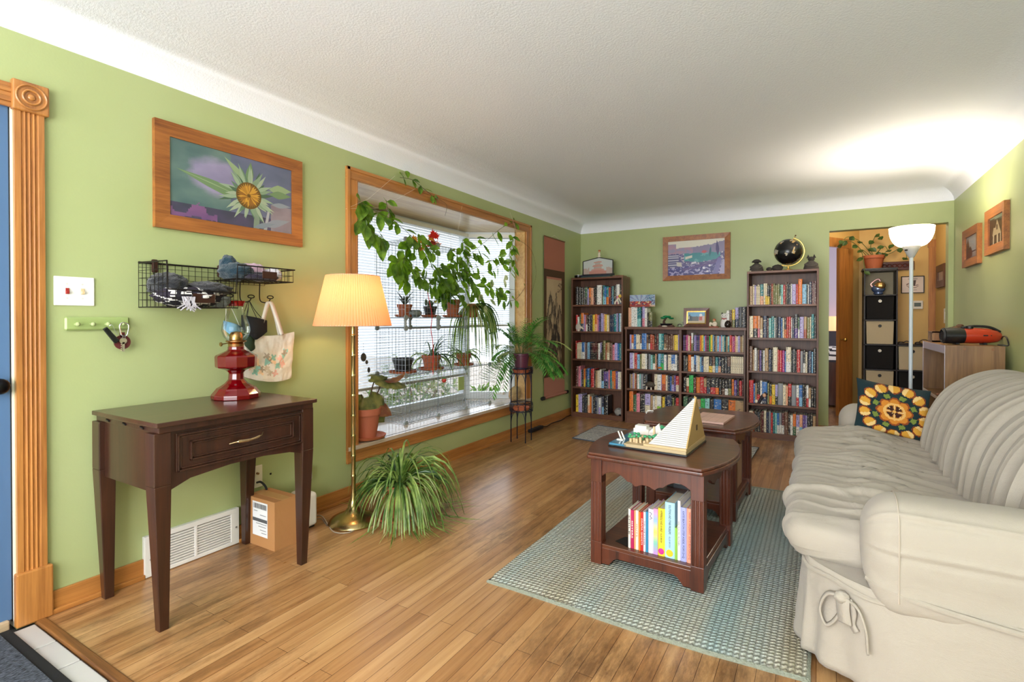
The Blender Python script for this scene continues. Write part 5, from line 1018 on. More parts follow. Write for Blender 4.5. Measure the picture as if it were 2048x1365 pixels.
t = thing('round_stone_pot', 'small round grey green pot in front of the spiky succulent', 'pot', (-.22,3.24,zz)); obj('pot_body', B().lathe([(.03,0),(.052,.02),(.052,.045),(.035,.06),(.03,.06),(.03,.05)], 22), M('6f7a74', .3), t, smooth=True)
t, z = potted('potted_cactus', 'stubby cactus and yellow sprouts in black pot on the upper shelf', (-.28,3.50,zz), .06, .085, BKP, group=GP); obj('cactus', B().lathe([(.02,z),(.025,z+.03),(.02,z+.055),(.001,z+.065)], 12, (-.0,0,0)).ball((-.03,-.02,z+.045), (.012,.012,.03)), M('5c7558', .6), t, smooth=True); rosette(t, z, 7, .08, .008, BURG, .8)
b = B()
for k in range(14): 
    q = Vector((.02+R.uniform(-.02,.05), .07+R.uniform(-.05,.06), z+.03+R.uniform(0,.12))); d = Vector((R.uniform(-1,1),R.uniform(-1,1),.3)).normalized()*.035; b.blade([q, q+d*.5, q+d], [.003,.014,.001], Vector((0,0,1)))
obj('sprout_leaves', b, YEL, t); obj('sprout_stem', B().tube(bez([(0,.02,z),(.01,.05,z+.06),(.02,.07,z+.14)]), .002, 5), STEMG, t)
t, z = potted('hanging_hoya', 'huge trailing hoya vine filling the upper window from terracotta pot', (-.28,3.82,zz), .072, .155, TERRA, group=None)
hy = t
def strand(t, pts, n=6, every=3, L=.085, w=.024, mt=HOYA, rv=.0018, droop=.55, skip=0, sm=STEMB, lb=None, sb=None):
    p = bez(pts, n); sb.tube(p, rv, 5)
    for i in range(skip, len(p), every):
        for s_ in (-1, 1):
            if R.random() < .30: continue
            tg = (p[min(i+1,len(p)-1)]-p[max(i-1,0)]).normalized(); sd = tg.cross(Vector((1,0,.2))).normalized()*s_
            d = (sd*R.uniform(.3,1)+tg*R.uniform(0,.5)+Vector((R.uniform(-.4,.5),0,-droop*R.uniform(.4,1.6)))).normalized(); l = L*R.uniform(.7,1.2); q = p[i]
            nr = Vector((1, R.uniform(-.6,.6), R.uniform(.0,.8))); cv_ = Vector((R.uniform(-.1,.25), 0, -.25))*l
            b = lb; b.blade([q, q+d*l*.12, q+d*l*.35+cv_*.1, q+d*l*.65+cv_*.35, q+d*l*.88+cv_*.7, q+d*l+cv_], [.0015, .006, w*.85, w, w*.5, .0006], nr, .22)
lb, sb = B(), B(); hl = hy.location
def V(px, py, x): return onx(px, py, x)-hl
main = [V(895,600,-.25), V(890,560,-.18)]
S_ = [([V(890,600,-.25), V(868,540,-.12), V(845,500,-.04), V(820,470,.02), V(785,440,.03), V(745,420,.03), V(722,405,.03)], .085),
      ([V(785,445,.03), V(775,415,.03), V(772,400,.03)], .075), ([V(800,355,.045), V(825,360,.045), V(848,378,.045), V(868,395,.04)], .06), ([V(722,405,.03), V(730,430,.03), V(735,455,.03), V(755,470,.0), V(765,475,.0)], .10),
      ([V(890,600,-.25), V(850,560,-.1), V(825,530,-.05), V(805,520,-.04), V(790,530,-.04)], .09), ([V(830,480,0), V(815,500,-.02), V(805,540,-.03), V(815,560,-.05)], .09),
      ([V(890,600,-.25), V(910,530,-.15), V(945,505,-.05), V(975,480,0), V(1005,455,.03), V(1030,445,.03)], .075), ([V(895,600,-.25), V(920,560,-.15), V(950,550,-.08), V(985,540,-.02), V(1012,520,.0), V(1025,490,.03), V(1022,470,.03)], .075),
      ([V(1025,490,.03), V(1028,520,.03), V(1020,545,.03)], .07), ([V(890,560,-.2), V(905,520,-.15), V(925,500,-.12), V(925,480,-.12)], .085), ([V(880,570,-.2), V(860,570,-.12), V(845,560,-.1), V(835,545,-.1)], .085), ([V(890,580,-.2), V(880,550,-.12), V(880,530,-.1)], .09),
      ([V(900,580,-.2), V(935,545,-.1), V(962,530,-.06), V(985,520,-.03), V(1000,512,0)], .075), ([V(910,560,-.2), V(935,520,-.12), V(960,505,-.05)], .085), ([V(885,590,-.2), V(895,575,-.1), V(905,560,-.08), V(910,540,-.08)], .09), ([V(900,590,-.2), V(930,575,-.1), V(960,570,-.06), V(990,575,-.02), V(1000,585,0)], .08), ([V(870,560,-.15), V(838,555,-.1), V(812,545,-.06), V(795,520,-.04)], .085), ([V(905,545,-.15), V(925,540,-.1), V(945,560,-.08), V(950,590,-.06)], .085), ([V(1000,600,-.02), V(1030,600,.03), V(1050,575,.03)], .06), ([V(880,565,-.15), V(915,585,-.1), V(925,600,-.08)], .08), ([V(890,540,-.15), V(915,515,-.1), V(905,500,-.1)], .085), ([V(985,580,-.04), V(1010,585,-.02), V(1020,600,0)], .065), ([V(835,470,.0), V(850,490,-.03), V(870,510,-.08)], .075)]
for pts, L in S_: strand(hy, pts, 6, 2, L*1.22, L*.38, lb=lb, sb=sb)
obj('leaves', lb, HOYA, hy)
sb.tube(bez([V(1030,475,.03), V(1062,500,.03), V(1072,540,.03), V(1068,570,.03), V(1060,595,.03)]), .0015, 5).tube(bez([V(868,395,.04), V(880,400,.04), V(893,410,.04), V(892,425,.04)]), .0013, 5).tube(bez([V(925,570,-.1), V(980,575,-.03), V(1030,580,.03)]), .0015, 5)
sb.tube([V(892,425,.04), V(890,432,.03)], .0012, 4)
obj('stems', sb, STEMB, hy)
b = B(); b.tube([V(790,352,.03), V(737,398,.03)], .0008, 4).tube([V(737,398,.03), V(692,418,.012)], .0008, 4).tube([V(692,418,.012), V(760,416,.03)], .0008, 4).tube([V(924,412,.03), V(915,468,-.1)], .0008, 4).tube([V(830,378,.04), V(782,405,.03)], .0008, 4).tube([V(1020,425,.03), V(1035,470,.03)], .0008, 4)
obj('support_string', b, M('e8ddc8', .8), hy)
va = leafmat('variegated', '56783c', 'e4e2b8', .35, .35); b = B()
for px, py in ((985,560),(1008,558),(965,590),(980,600),(972,612),(1015,552)):
    q = V(px,py,-.03); d = Vector((.1,R.uniform(-.8,.8),-.4)).normalized()*.10; b.blade([q, q+d*.3, q+d*.65, q+d], [.003,.026,.024,.001], Vector((1,0,.4)), .2)
obj('variegated_leaves', b, va, hy)
# spider plants
def spider(t, z, n, L0, L1, w, mt, sx=1, sy=1, up=(.5,1.3), dead=None, zmin=None, rot=0, spread=2*PI, droop=1.0, avoid=None):
    b = B()
    for k in range(n):
        a = rot+R.random()*spread; L = R.uniform(L0, L1); e = R.uniform(*up)
        if avoid is not None and abs((a-avoid+PI) % (2*PI)-PI) < .75: L *= .62; e = max(e, .95)
        p = Vector((.02*math.cos(a), .02*math.sin(a), z)); d = Vector((math.cos(a)*math.cos(e)*sx, math.sin(a)*math.cos(e)*sy, math.sin(e))); pts = [p.copy()]; st_ = L/8
        for i in range(8):
            d = (d+Vector((0,0,-.30*droop*(1+.15*i)*(st_/.06)**.6))).normalized(); p = p+d*st_
            if zmin is not None and p.z < zmin: p.z = zmin+R.random()*.01; d.z = max(d.z, 0); d = d.normalized() if d.length > .05 else Vector((math.cos(a), math.sin(a), 0))
            if t.location.x+p.x < .03 and t.location.y+p.y < 2.3 and t.location.z+p.z < 1: p.x = .03-t.location.x
            pts.append(p.copy())
        ws = [w*.55, w*.9, w, w, w*.95, w*.85, w*.65, w*.4, w*.05]
        b.blade(pts, ws, None if abs(d.z) < .95 else Vector((1,0,0)), .35)
    return obj('leaves', b, mt, t)
t, z = potted('spider_plant', 'big spider plant spilling over the floor behind the brass lamp', (.47,2.31,0), .12, .19, TERRA)
spider(t, z-.02, 180, .38, .66, .0065, LIMEM, up=(.35,1.45), zmin=.012, avoid=-2.17); spider(t, z-.02, 80, .32, .54, .006, leafmat('pale_spider', '8ea06a', 'c9cf9c', .45, .35), up=(.2,1.2), zmin=.012, avoid=-2.17); spider(t, z, 44, .28, .46, .007, DEEP, up=(.8,1.5), zmin=.012)
o = onx(950,600,-.17)
t, z = potted('spider_plant', 'long drooping spider plant hanging from the upper rack shelf', (-.20,o.y,1.1895), .065, .13, TERRA, False)
spider(t, z, 44, .40, .75, .0075, LIMEM, sx=1.3, up=(-.2,.9), rot=-1.9, spread=2.4, droop=1.6); spider(t, z, 22, .3, .5, .008, DEEP, sx=1.2, up=(.0,.8), rot=-.5, spread=2.2, droop=1.1); spider(t, z, 16, .3, .6, .0065, leafmat('pale_spider_hang', '9aa45c', 'd9d69a', .45, .35), sx=1.3, up=(-.2,.8), rot=-1.8, spread=2.4, droop=1.7)
z2 = .7285
t, z = potted('seed_pot', 'black nursery pot on terracotta saucer on the lower rack shelf', (-.32,3.20,z2), .088, .115, BKP, group=GP)
t, z = potted('spider_plant', 'arching spider plant in terracotta pot on the lower rack shelf', (-.30,3.54,z2), .085, .12, TERRA); spider(t, z, 34, .25, .45, .006, DEEP, up=(.5,1.4), rot=-.3, spread=3, droop=.8); spider(t, z, 12, .2, .34, .006, LIMEM, up=(.2,.9), droop=1.2)
t, z = potted('spider_plant', 'small spider plant in terracotta pot right of the arching one', (-.30,4.02,z2), .075, .11, TERRA); spider(t, z, 26, .18, .32, .006, LIMEM, up=(.1,1.2), droop=1.4)
# begonia on the sill
BEG = leafmat('begonia_leaf', '44502a', '8a8a4c', .45, .3); BEGR = leafmat('begonia_under', '7c4a34', 'a87c4c', .5, .3)
t, z = potted('begonia_plant', 'large curled leaf begonia in a terracotta pot on the window sill', (-.085,2.57,ZS+.001), .105, .20, M('b8694f', .6, bs=.12, bscale=80, var=.1))
bl_ = t.location
def bigleaf(b, c, d, n_, L, w, cup=.3):
    c = Vector(c); d = Vector(d).normalized(); n_ = Vector(n_).normalized(); s_ = d.cross(n_).normalized()
    def fn(u, v):
        x = (u-.5)*2; wd = w*math.sin(PI*(.05+.95*v)**.7)**.8; q = c+d*(L*(v-.12*(abs(x)*(1-v))))+s_*x*wd
        return q+n_*(-cup*wd*x*x+.06*L*fbm(u*5+L*9, v*5)+.05*L*math.cos(x*9)*.3-.25*L*v*v)
    b.grid(fn, 12, 12)
b = B(); bigleaf(b, Vector((.03,.0,z+.10)), (.35,.25,-.55), (.8,-.3,.5), .20, .11); bigleaf(b, Vector((-.02,-.05,z+.12)), (.2,-.35,-.5), (.9,-.2,.4), .17, .08); bigleaf(b, Vector((.03,.07,z+.22)), (.1,1,-.05), (.2,.1,1), .30, .085, .5); bigleaf(b, Vector((.03,.02,z+.24)), (.1,.7,.05), (.5,-.1,.8), .16, .05, .4)
obj('leaves', b, BEG, t, smooth=2); b = B(); bigleaf(b, Vector((.04,.06,z+.05)), (.5,.3,-.3), (.5,-.2,.8), .13, .08); bigleaf(b, Vector((.03,.12,z+.205)), (.1,1,-.12), (.0,-.1,-1), .22, .07, -.3); obj('dry_leaves', b, BEGR, t, smooth=2)
b = B(); b.tube(bez([(0,0,z-.02),(.02,.02,z+.1),(.03,.05,z+.2),(.03,.09,z+.23)]), .005, 6).tube(bez([(.01,.02,z-.02),(.03,.06,z+.08),(.03,.13,z+.2)]), .005, 6).tube(bez([(0,-.02,z-.02),(.01,-.03,z+.06),(0,-.04,z+.12)]), .004, 6); obj('stems', b, M('4a3a28', .6), t, smooth=True)
# autumn leaves on top of the rack
aw = thing('autumn_leaf_garland', 'red and orange maple leaf garland on top of the wire rack', 'garland', (-.19,3.4,1.802), world=True)
def maple(b, c, r, n_):
    c = Vector(c); n_ = Vector(n_).normalized(); e1 = n_.cross(Vector((0,.3,1))).normalized(); e2 = n_.cross(e1); pts = []
    for k in range(20): a = 2*PI*k/20; rr = r*(1 if k % 4 == 0 else .45 if k % 2 else .72); pts.append(c+(e1*math.cos(a)+e2*math.sin(a))*rr+n_*.15*r*math.cos(2*a))
    b.add([c]+pts, [(0,1+k,1+(k+1) % 20) for k in range(20)])
for cl, pp_ in (('c98a22', [(828,478),(842,480),(852,482),(861,476),(835,488),(870,492)]), ('c22a22', [(866,467),(863,474),(872,472)]), ('8a2a1c', [(858,488),(866,486)]), ('d0662a', [(875,490),(848,494),(840,497)])):
    b = B()
    for px, py in pp_: maple(b, onx(px,py,-.16+R.uniform(-.03,.03)), .045, (1,-.5+R.uniform(-.5,.5),R.uniform(-.3,.6)))
    obj('maple_leaves', b, leafmat('maple_'+cl, cl, cl, .5, .4), aw)
p = onx(850,560,-.14)
t = thing('red_cord', 'long red cord hanging from the hoya in front of the rack', 'cord', tuple(p), world=True); obj('cord', B().tube(bez([onx(852,565,-.13), onx(858,600,-.125), onx(864,630,-.12), onx(862,660,-.12), onx(866,690,-.12), onx(866,750,-.12)]), .0032, 6), M('c01f26', .6), t, smooth=True)
p = onx(888,761,-.11)
t = thing('ornament_ball', 'small red and green tomato ornament hanging by the rack', 'ornament', tuple(p)); obj('ball', B().ball((0,0,0), .021), M('b8342a', .35), t, smooth=True); obj('green_cap', B().lathe([(.019,.008),(.012,.02),(.001,.026)], 10), M('3f7a3a', .5), t, smooth=True); obj('thread', B().tube([(0,0,.02),(-.03,-.01,.16)], .0008, 4), BLACK, t)
p = onx(727,715,-.10); t = thing('wind_chime', 'small dark dangling charm at the left edge of the window', 'ornament', tuple(p)); obj('charm', B().ball((0,0,0), (.02,.02,.03)).ball((.01,.02,-.035), (.01,.01,.015)), M('4a443e', .6), t, smooth=True); obj('string', B().tube([(0,0,.02),(0,0,.10)], .001, 4), BLACK, t); obj('feather', B().ball((.02,.03,-.09), (.006,.012,.02)), M('2d2a28', .6), t)
# plant stand with palm
PX, PY = .165, 4.318
ps = thing('plant_stand', 'two tier dark wrought iron plant stand below the window corner', 'plant stand', (PX,PY,0))
IRON = M('1d2436', .4, .6)
r_ = .105
for k in range(4):
    a = PI/4+k*PI/2+.12; obj('leg', B().tube([(r_*math.cos(a),r_*math.sin(a),0),(r_*math.cos(a),r_*math.sin(a),.712)], .0055, 6), IRON, ps, smooth=True)
    c0 = Vector((r_*math.cos(a), r_*math.sin(a), 0)); a2 = a+PI/2; c1 = Vector((r_*math.cos(a2), r_*math.sin(a2), 0))
    for zz_ in (.655, .295): obj('brace', B().tube(bez([c0+Vector((0,0,zz_-.13)), c0.lerp(c1,.07)+Vector((0,0,zz_-.05)), c0.lerp(c1,.25)+Vector((0,0,zz_))], 8), .003, 5).tube(bez([c1+Vector((0,0,zz_-.13)), c1.lerp(c0,.07)+Vector((0,0,zz_-.05)), c1.lerp(c0,.25)+Vector((0,0,zz_))], 8), .003, 5), IRON, ps)
for zz_, up in ((.655, .055), (.295, .075)):
    b = B().tube(arc((0,0,zz_), r_+.006, 0, 2*PI, 30, 'xy')[:-1], .004, 5, True).tube(arc((0,0,zz_+up), r_+.006, 0, 2*PI, 30, 'xy')[:-1], .004, 5, True)
    for k in range(12): a = 2*PI*k/12; c = ((r_+.006)*math.cos(a),(r_+.006)*math.sin(a)); tdir = Vector((-math.sin(a), math.cos(a), 0)); b.tube([Vector((c[0],c[1],zz_+up/2))+tdir*up*.42*math.cos(t_)+Vector((0,0,up*.42*math.sin(t_))) for t_ in [2*PI*i/10 for i in range(10)]], .0022, 4, True)
    for k in range(4): a = k*PI/4; b.tube([(r_*math.cos(a),r_*math.sin(a),zz_),(-r_*math.cos(a),-r_*math.sin(a),zz_)], .003, 5)
    obj('tier_ring', b, IRON, ps)
t = thing('saucer', 'empty terracotta saucer on the lower tier of the plant stand', 'saucer', (PX,PY,.300)); obj('dish', B().lathe([(.07,0),(.088,.03),(.08,.03),(.066,.008),(.001,.008)], 26), TERRA, t, smooth=True)
t = thing('parlor_palm', 'feathery parlor palm in a purple pot on the plant stand', 'plant', (PX,PY,.6595)); obj('saucer', B().lathe([(.07,0),(.09,.032),(.082,.032),(.066,.006),(.001,.006)], 26), TERRA, t, smooth=True)
obj('pot', B().lathe([(.058,.007),(.076,.165),(.083,.168),(.084,.185),(.074,.185),(.07,.16)], 26), M('5a2a3c', .35), t, smooth=True); obj('soil', B().lathe([(.072,.165),(.001,.168)], 18), SOIL, t)
lb, sb, pb = B(), B(), B()
for k in range(64):
    a = R.random()*2*PI; e = R.uniform(.15,1.45); L = R.uniform(.24,.50); 
    if k in (0,1,2): a = [-1.5,-1.4,-1.7][k]; e = [.35,.15,-.1][k]; L = .56
    if k in (3,4,5): a = [1.3,1.1,1.5][k-3]; e = [.5,.2,.7][k-3]; L = .52
    dr = Vector((math.cos(a)*math.cos(e), math.sin(a)*math.cos(e), math.sin(e))); p = Vector((.02*math.cos(a), .02*math.sin(a), .17)); pts = [p.copy()]
    for i in range(9):
        dr = (dr+Vector((0,0,-.10-.02*i))).normalized(); p = p+dr*L/9
        if PX+p.x < .05 and (PY+p.y > 4.66 or p.z < -.2): p.x = .05-PX
        pts.append(p.copy())
    sb.tube(pts, .0016, 4); tgt = pb if k % 6 == 5 else lb
    for i in range(3, 10):
        for s_ in (-1, 1):
            for h_ in (0, .5):
                if i == 9 and h_: continue
                q = pts[i] if not h_ else pts[i].lerp(pts[min(i+1,9)], .5); tg = (pts[min(i+1,9)]-pts[i-1]).normalized(); sd = tg.cross(Vector((0,0,1))); sd = sd.normalized() if sd.length > .1 else Vector((1,0,0)); d = (sd*s_*.75+tg*.65+Vector((0,0,-.18))).normalized(); l = .095*math.sin(PI*(.15+.8*(i-2)/9))*R.uniform(.8,1.15)
                e_ = q+d*l
                if PX+e_.x < .035: e_.x = .035-PX
                tgt.blade([q, q.lerp(e_,.45), e_], [.0025,.0085,.0005], Vector((0,0,1)), .2)
obj('leaves', lb, leafmat('palm_green', '2f6a33', '6fae4e', .35, .35), t); obj('pale_leaves', pb, leafmat('palm_pale', 'a8bd6a', 'd6dba0', .4, .4), t); obj('stems', sb, STEMG, t)
t = thing('wood_chunk', 'split pale firewood piece on the sill behind the plant stand', 'log', (-.035,4.54,ZS+.001)); obj('log', lump((0,0,.068), (.045,.10,.078), 5, .25, fr=1.6), wood('split_log', '8a6a44', 'd2b484', 1, .8), t, smooth=False)
t = thing('power_strip', 'black power strip on the floor behind the plant stand', 'power strip', (.085,4.80,0), world=True); obj('strip', B().box(.045,.095,4.66,4.93,.002,.036), BLACK, t, bevel=.008); obj('sockets', B().box(.055,.085,4.70,4.73,.035,.038).box(.055,.085,4.78,4.81,.035,.038).box(.055,.085,4.86,4.89,.035,.038), M('2a2a2e', .6), t)
t = obj('extension_cord', B().tube(bez([(.07,4.93,.02),(.085,5.02,.008),(.06,5.2,.008),(.075,5.4,.008),(.045,5.6,.008),(.038,5.72,.008),(.036,5.95,.008)]), .0055, 6), BLACK, smooth=True); tag(t, 'black cord along the baseboard from power strip to corner bookcase', 'cord')
t = obj('straw', B().tube(bez([(.30,4.19,.004),(.38,4.14,.004),(.43,4.07,.004)]), .0022, 5), M('d9b878', .8)); tag(t, 'thin dry straw lying on the floor by the plant stand', 'straw')
# hanging scroll
sc = thing('hanging_scroll', 'tall hanging scroll with an ink mountain landscape by the corner', 'scroll', (.02,5.37,1.2), world=True)
y0, y1 = 5.095, 5.635
def scroll(u, v):
    if v > .803: return 'a96a55'
    if v > .755: return '4a3318'
    if v < .12: return 'b07866'
    if u < .12 or u > .85 or v < .165: return '4a3318'
    if v > .738: return 'b37764'
    v2 = (v-.165)/.573; u2 = (u-.12)/.73; base = mixc('b09a78', 'c2ab88', .5+fbm(u2*2, v2*4))
    n_ = fbm(u2*6, v2*10, 4, 5); nu_ = fbm(u2*5.5, 3)+.4*fbm(u2*19, 8)
    for cx_, top, w_ in ((.25,.88,.16),(.42,.78,.18),(.62,.86,.10),(.85,.72,.2),(.2,.62,.2),(.55,.52,.28),(.35,.36,.3),(.82,.40,.16),(.15,.18,.2)):
        hgt = top-(abs(u2-cx_)/w_)**1.3*.17+.07*nu_
        if v2 < hgt and v2 > hgt-.22: base = mixc('2a2320', base_hex(base), max(.1, min(1, (hgt-v2)/.22+1.1*n_+.05)))
    if u2 > .72 and .86 < v2 < .97 and fbm(u2*40, v2*60) > .05: return '5a4838'
    return base
def base_hex(c): 
    g = lambda v: int(round(255*(12.92*v if v <= .0031308 else 1.055*v**(1/2.4)-.055))); return '%02x%02x%02x' % tuple(max(0, min(255, g(c[i]))) for i in range(3))
pic('silk_sheet', sc, (.012, y0, .305), (0,1,0), (0,0,1), y1-y0, 1.79, 44, 150, scroll, mt=paint('ink_on_silk', .85))
obj('roller', B().tube([(.02,y0-.02,.30),(.02,y1+.02,.30)], .016, 12), M('a9705e', .7), sc, smooth=True); obj('roller_knob', B().tube([(.02,y0-.06,.30),(.02,y0-.015,.30)], .021, 14), BLACK, sc); obj('roller_knob', B().tube([(.02,y1+.015,.30),(.02,y1+.06,.30)], .021, 14), BLACK, sc)
obj('hanging_rod', B().tube([(.014,y0,2.097),(.014,y1,2.097)], .007, 8), M('7a5a38', .6), sc); obj('hanging_cord', B().tube([(.014,5.25,2.10),(.012,5.365,2.135),(.014,5.48,2.10)], .0025, 5), M('d8cfb8', .7), sc)
# ================================================================ rugs
def jute():
    mt, nt, b = nmat('braided_jute'); v = coords(nt)
    sx = N(nt, 'SeparateXYZ'); LK(nt, v, sx.inputs[0])
    def mth(op, a, bv):
        n_ = N(nt, 'Math', operation=op)
        for k, q in enumerate((a, bv)):
            if q is None: continue
            if isinstance(q, (int, float)): n_.inputs[k].default_value = q
            else: LK(nt, q, n_.inputs[k])
        return n_.outputs[0]
    row = mth('MULTIPLY', sx.outputs['X'], 2*PI/.021); st = mth('MULTIPLY', sx.outputs['Y'], 2*PI/.019)
    ph = mth('ADD', st, mth('MULTIPLY', mth('SINE', row, None), 1.1))
    h = mth('MULTIPLY', mth('ABSOLUTE', mth('SINE', mth('MULTIPLY', row, .5), None), None), mth('ADD', mth('MULTIPLY', mth('SINE', ph, None), .35), .65))
    n1 = N(nt, 'TexNoise', Scale=160, Detail=3); LK(nt, v, n1.inputs['Vector'])
    n2 = N(nt, 'TexNoise', Scale=1, Detail=4); LK(nt, coords(nt, 'Object', (4.5, .55, 1)), n2.inputs['Vector'])
    c1 = ramp(nt, n2.outputs['Fac'], [(.32, 'b5ac92'), (.47, 'c2c2b4'), (.58, 'b6c2bc'), (.74, '94b6ba')])
    hh = mth('ADD', h, mth('MULTIPLY', n1.outputs['Fac'], .5))
    mx = N(nt, 'MixRGB', blend_type='MULTIPLY'); mx.inputs[0].default_value = .62; LK(nt, c1, mx.inputs[1]); LK(nt, ramp(nt, hh, [(.15, '5c5a50'), (.55, 'c8c6bc'), (1.0, 'ffffff')]), mx.inputs[2])
    LK(nt, mx.outputs[0], b.inputs['Base Color']); b.inputs['Roughness'].default_value = .85; bump(nt, b, hh, .9, .012); return mt
rg = thing('jute_rug', 'pale aqua braided jute rug under the two end tables', 'rug', (1.97,2.9,0), world=True)
RX_, RY_ = (1.365, 2.60), (1.905, 3.93)
def rugf(u, v):
    x = RX_[0]+(RX_[1]-RX_[0])*u; y = RY_[0]+(RY_[1]-RY_[0])*v; e = min(u, 1-u, v, 1-v)
    w_ = .006*fbm(u*9, v*9+3); return (x+w_*(1 if u in (0,1) else 0), y+w_*(1 if v in (0,1) else 0)+.012*math.sin(u*6+1)*(1-v), .004 if e < .002 else .016+.0012*math.sin(2*PI*x/.021))
obj('weave', B().grid(rugf, 232, 40), jute(), rg, smooth=2); obj('braided_edge', B().tube([rugf(i/30, 0) for i in range(31)]+[rugf(1, i/30) for i in range(31)]+[rugf(1-i/30, 1) for i in range(31)]+[rugf(0, 1-i/30) for i in range(30)], .0085, 6, True), M('8f9484', .9, bs=.8, bscale=150), rg, smooth=True)
r2 = thing('runner_rug', 'grey and white striped woven runner before the bookcases', 'rug', (1.34,4.9,0), world=True)
A_, B_, C_, D_ = Vector((.55,4.66,.007)), Vector((2.14,4.455,.007)), Vector((2.16,5.165,.007)), Vector((.545,5.345,.007))
def runc(u, v):
    s = math.sin(v*2*PI*11+.7*fbm(u*5, v*4)); q = fbm(u*120, v*60); return '8e8f92' if s > .45 and q > -.22 else 'c9c8c6' if q > .05 else 'b7b4ae'
obj('weave', B().grid(lambda u, v: A_.lerp(B_, u).lerp(D_.lerp(C_, u), v), 120, 66, colfn=runc), paint('woven_cotton', .95, .6, 200), r2)
obj('rug_edge', B().tube([A_, B_, C_, D_], .006, 5, True), M('4e545e', .9), r2)
# ================================================================ end tables
def end_table(label, loc, rz):
    t = thing('end_table', label, 'table', loc, rz, group=None); H = .53; z0 = loc[2]*0
    def out(k, g=0): return [(( .262+.078*(1-(y/.335)**2))*s+g*s, y+(g if y > 0 else -g)*(abs(y) > .33)) for s, ys in ((1, [-.335+.67*i/18 for i in range(19)]), (-1, [.335-.67*i/18 for i in range(19)])) for y in ys]
    obj('table_top', B().prism(out(0, -.006), H-.012, H, 2), DKWY, t, bevel=.003); obj('moulded_edge', B().prism(out(0), H-.030, H-.012, 2), DKW, t, bevel=.006, seg=3)
    LX_, LY_ = .232, .272
    for sx in (-1, 1):
        for sy in (-1, 1):
            x, y = sx*LX_, sy*LY_; b = B().box(x-.027, x+.027, y-.027, y+.027, 0, .105).box(x-.027, x+.027, y-.027, y+.027, .385, H-.03)
            pr = []; w_ = .027     # fluted middle part
            for q in range(4):
                c_, s_ = [(1,0),(0,1),(-1,0),(0,-1)][q]
                loc_ = [(-.027,-.027)]
                for k in range(3): m0 = -.016+k*.016; loc_ += [(m0-.0045,-.027),(m0-.002,-.0235),(m0+.002,-.0235),(m0+.0045,-.027)]
                pr += [(x+a*c_-b_*s_, y+a*s_+b_*c_) for a, b_ in loc_]
            b.prism(pr, .105, .385, 2); obj('leg', b, DKW, t, bevel=.0015)
    def apron(n_, ax, w_, pos):
        us = [i/36 for i in range(37)]; top = .5; pts = []
        for u in us:
            s = u if u < .5 else 1-u
            zz = .41+.032*math.sin(PI*min(1, s/.30))**.8*(s < .30) - (.018*math.exp(-((s-.40)/.035)**2)) - .004*(s > .44)
            pts.append((-w_+2*w_*u, zz))
        poly = pts+[(w_, top), (-w_, top)]
        bb = B(); bb.prism(poly, pos-.009, pos+.009, ax); return obj(n_, bb, DKW, t, bevel=.002)
    apron('apron', 1, LX_-.022, -LY_-.008); apron('apron', 1, LX_-.022, LY_+.008); apron('apron', 0, LY_-.022, -LX_-.008); apron('apron', 0, LY_-.022, LX_+.008)
    obj('lower_shelf', B().box(-LX_-.01, LX_+.01, -LY_-.018, LY_+.018, .078, .096), DKWY, t, bevel=.003)
    for ax, w_, pos in ((1, LX_-.024, -LY_-.010), (1, LX_-.024, LY_+.010), (0, LY_-.024, -LX_-.010), (0, LY_-.024, LX_+.010)):
        e = w_*.30; poly = [(-w_, .004), (-w_+e*.6, .004), (-w_+e*.75, .016), (-w_+e, .034), (-w_+e*1.25, .042), (w_-e*1.25, .042), (w_-e, .034), (w_-e*.75, .016), (w_-e*.6, .004), (w_, .004), (w_, .08), (-w_, .08)]
        obj('base_rail', B().prism(poly, pos-.009, pos+.009, ax), DKW, t, bevel=.002)
    return t
T1 = (1.972, 2.580, .018); R1 = -.055
end_table('near mahogany end table carrying the brick pyramid model, books on its shelf', T1, R1); T2 = (1.975, 3.475, .018); R2 = -.035
end_table('far mahogany end table carrying a pinkish stone slab', T2, R2)
def on_t(T, rz, x, y, z): c, s = math.cos(rz), math.sin(rz); return (T[0]+x*c-y*s, T[1]+x*s+y*c, T[2]+z)
# brick pyramid model
bp = thing('pyramid_model', 'toy brick model of a white pyramid with trees and river', 'model', on_t(T1, R1, -.035, .005, .5305), R1)
obj('base_plate', B().box(-.19, .19, -.18, .18, 0, .009), M('0d1016', .25), bp, bevel=.002); obj('sand_base', B().box(-.11, .185, -.176, .176, .009, .024), M('b8a27c', .45), bp, bevel=.001)
obj('river', B().prism([(-.186,-.176),(-.10,-.176),(-.05,-.02),(-.09,.176),(-.186,.176)], .009, .018, 2), M('3f7f9e', .1, coat=.6), bp)
def hp(b, x0, x1, y0, y1, z0, h): ym = (y0+y1)/2; b.add([(x0,y0,z0),(x1,y0,z0),(x1,y1,z0),(x0,y1,z0),(x1,ym,z0+h)], [(0,1,4),(1,2,4),(2,3,4),(3,0,4),(0,3,2,1)])
b = B(); n = 26; x0, x1, y0, y1, z0, h = .005, .178, -.155, .170, .034, .215
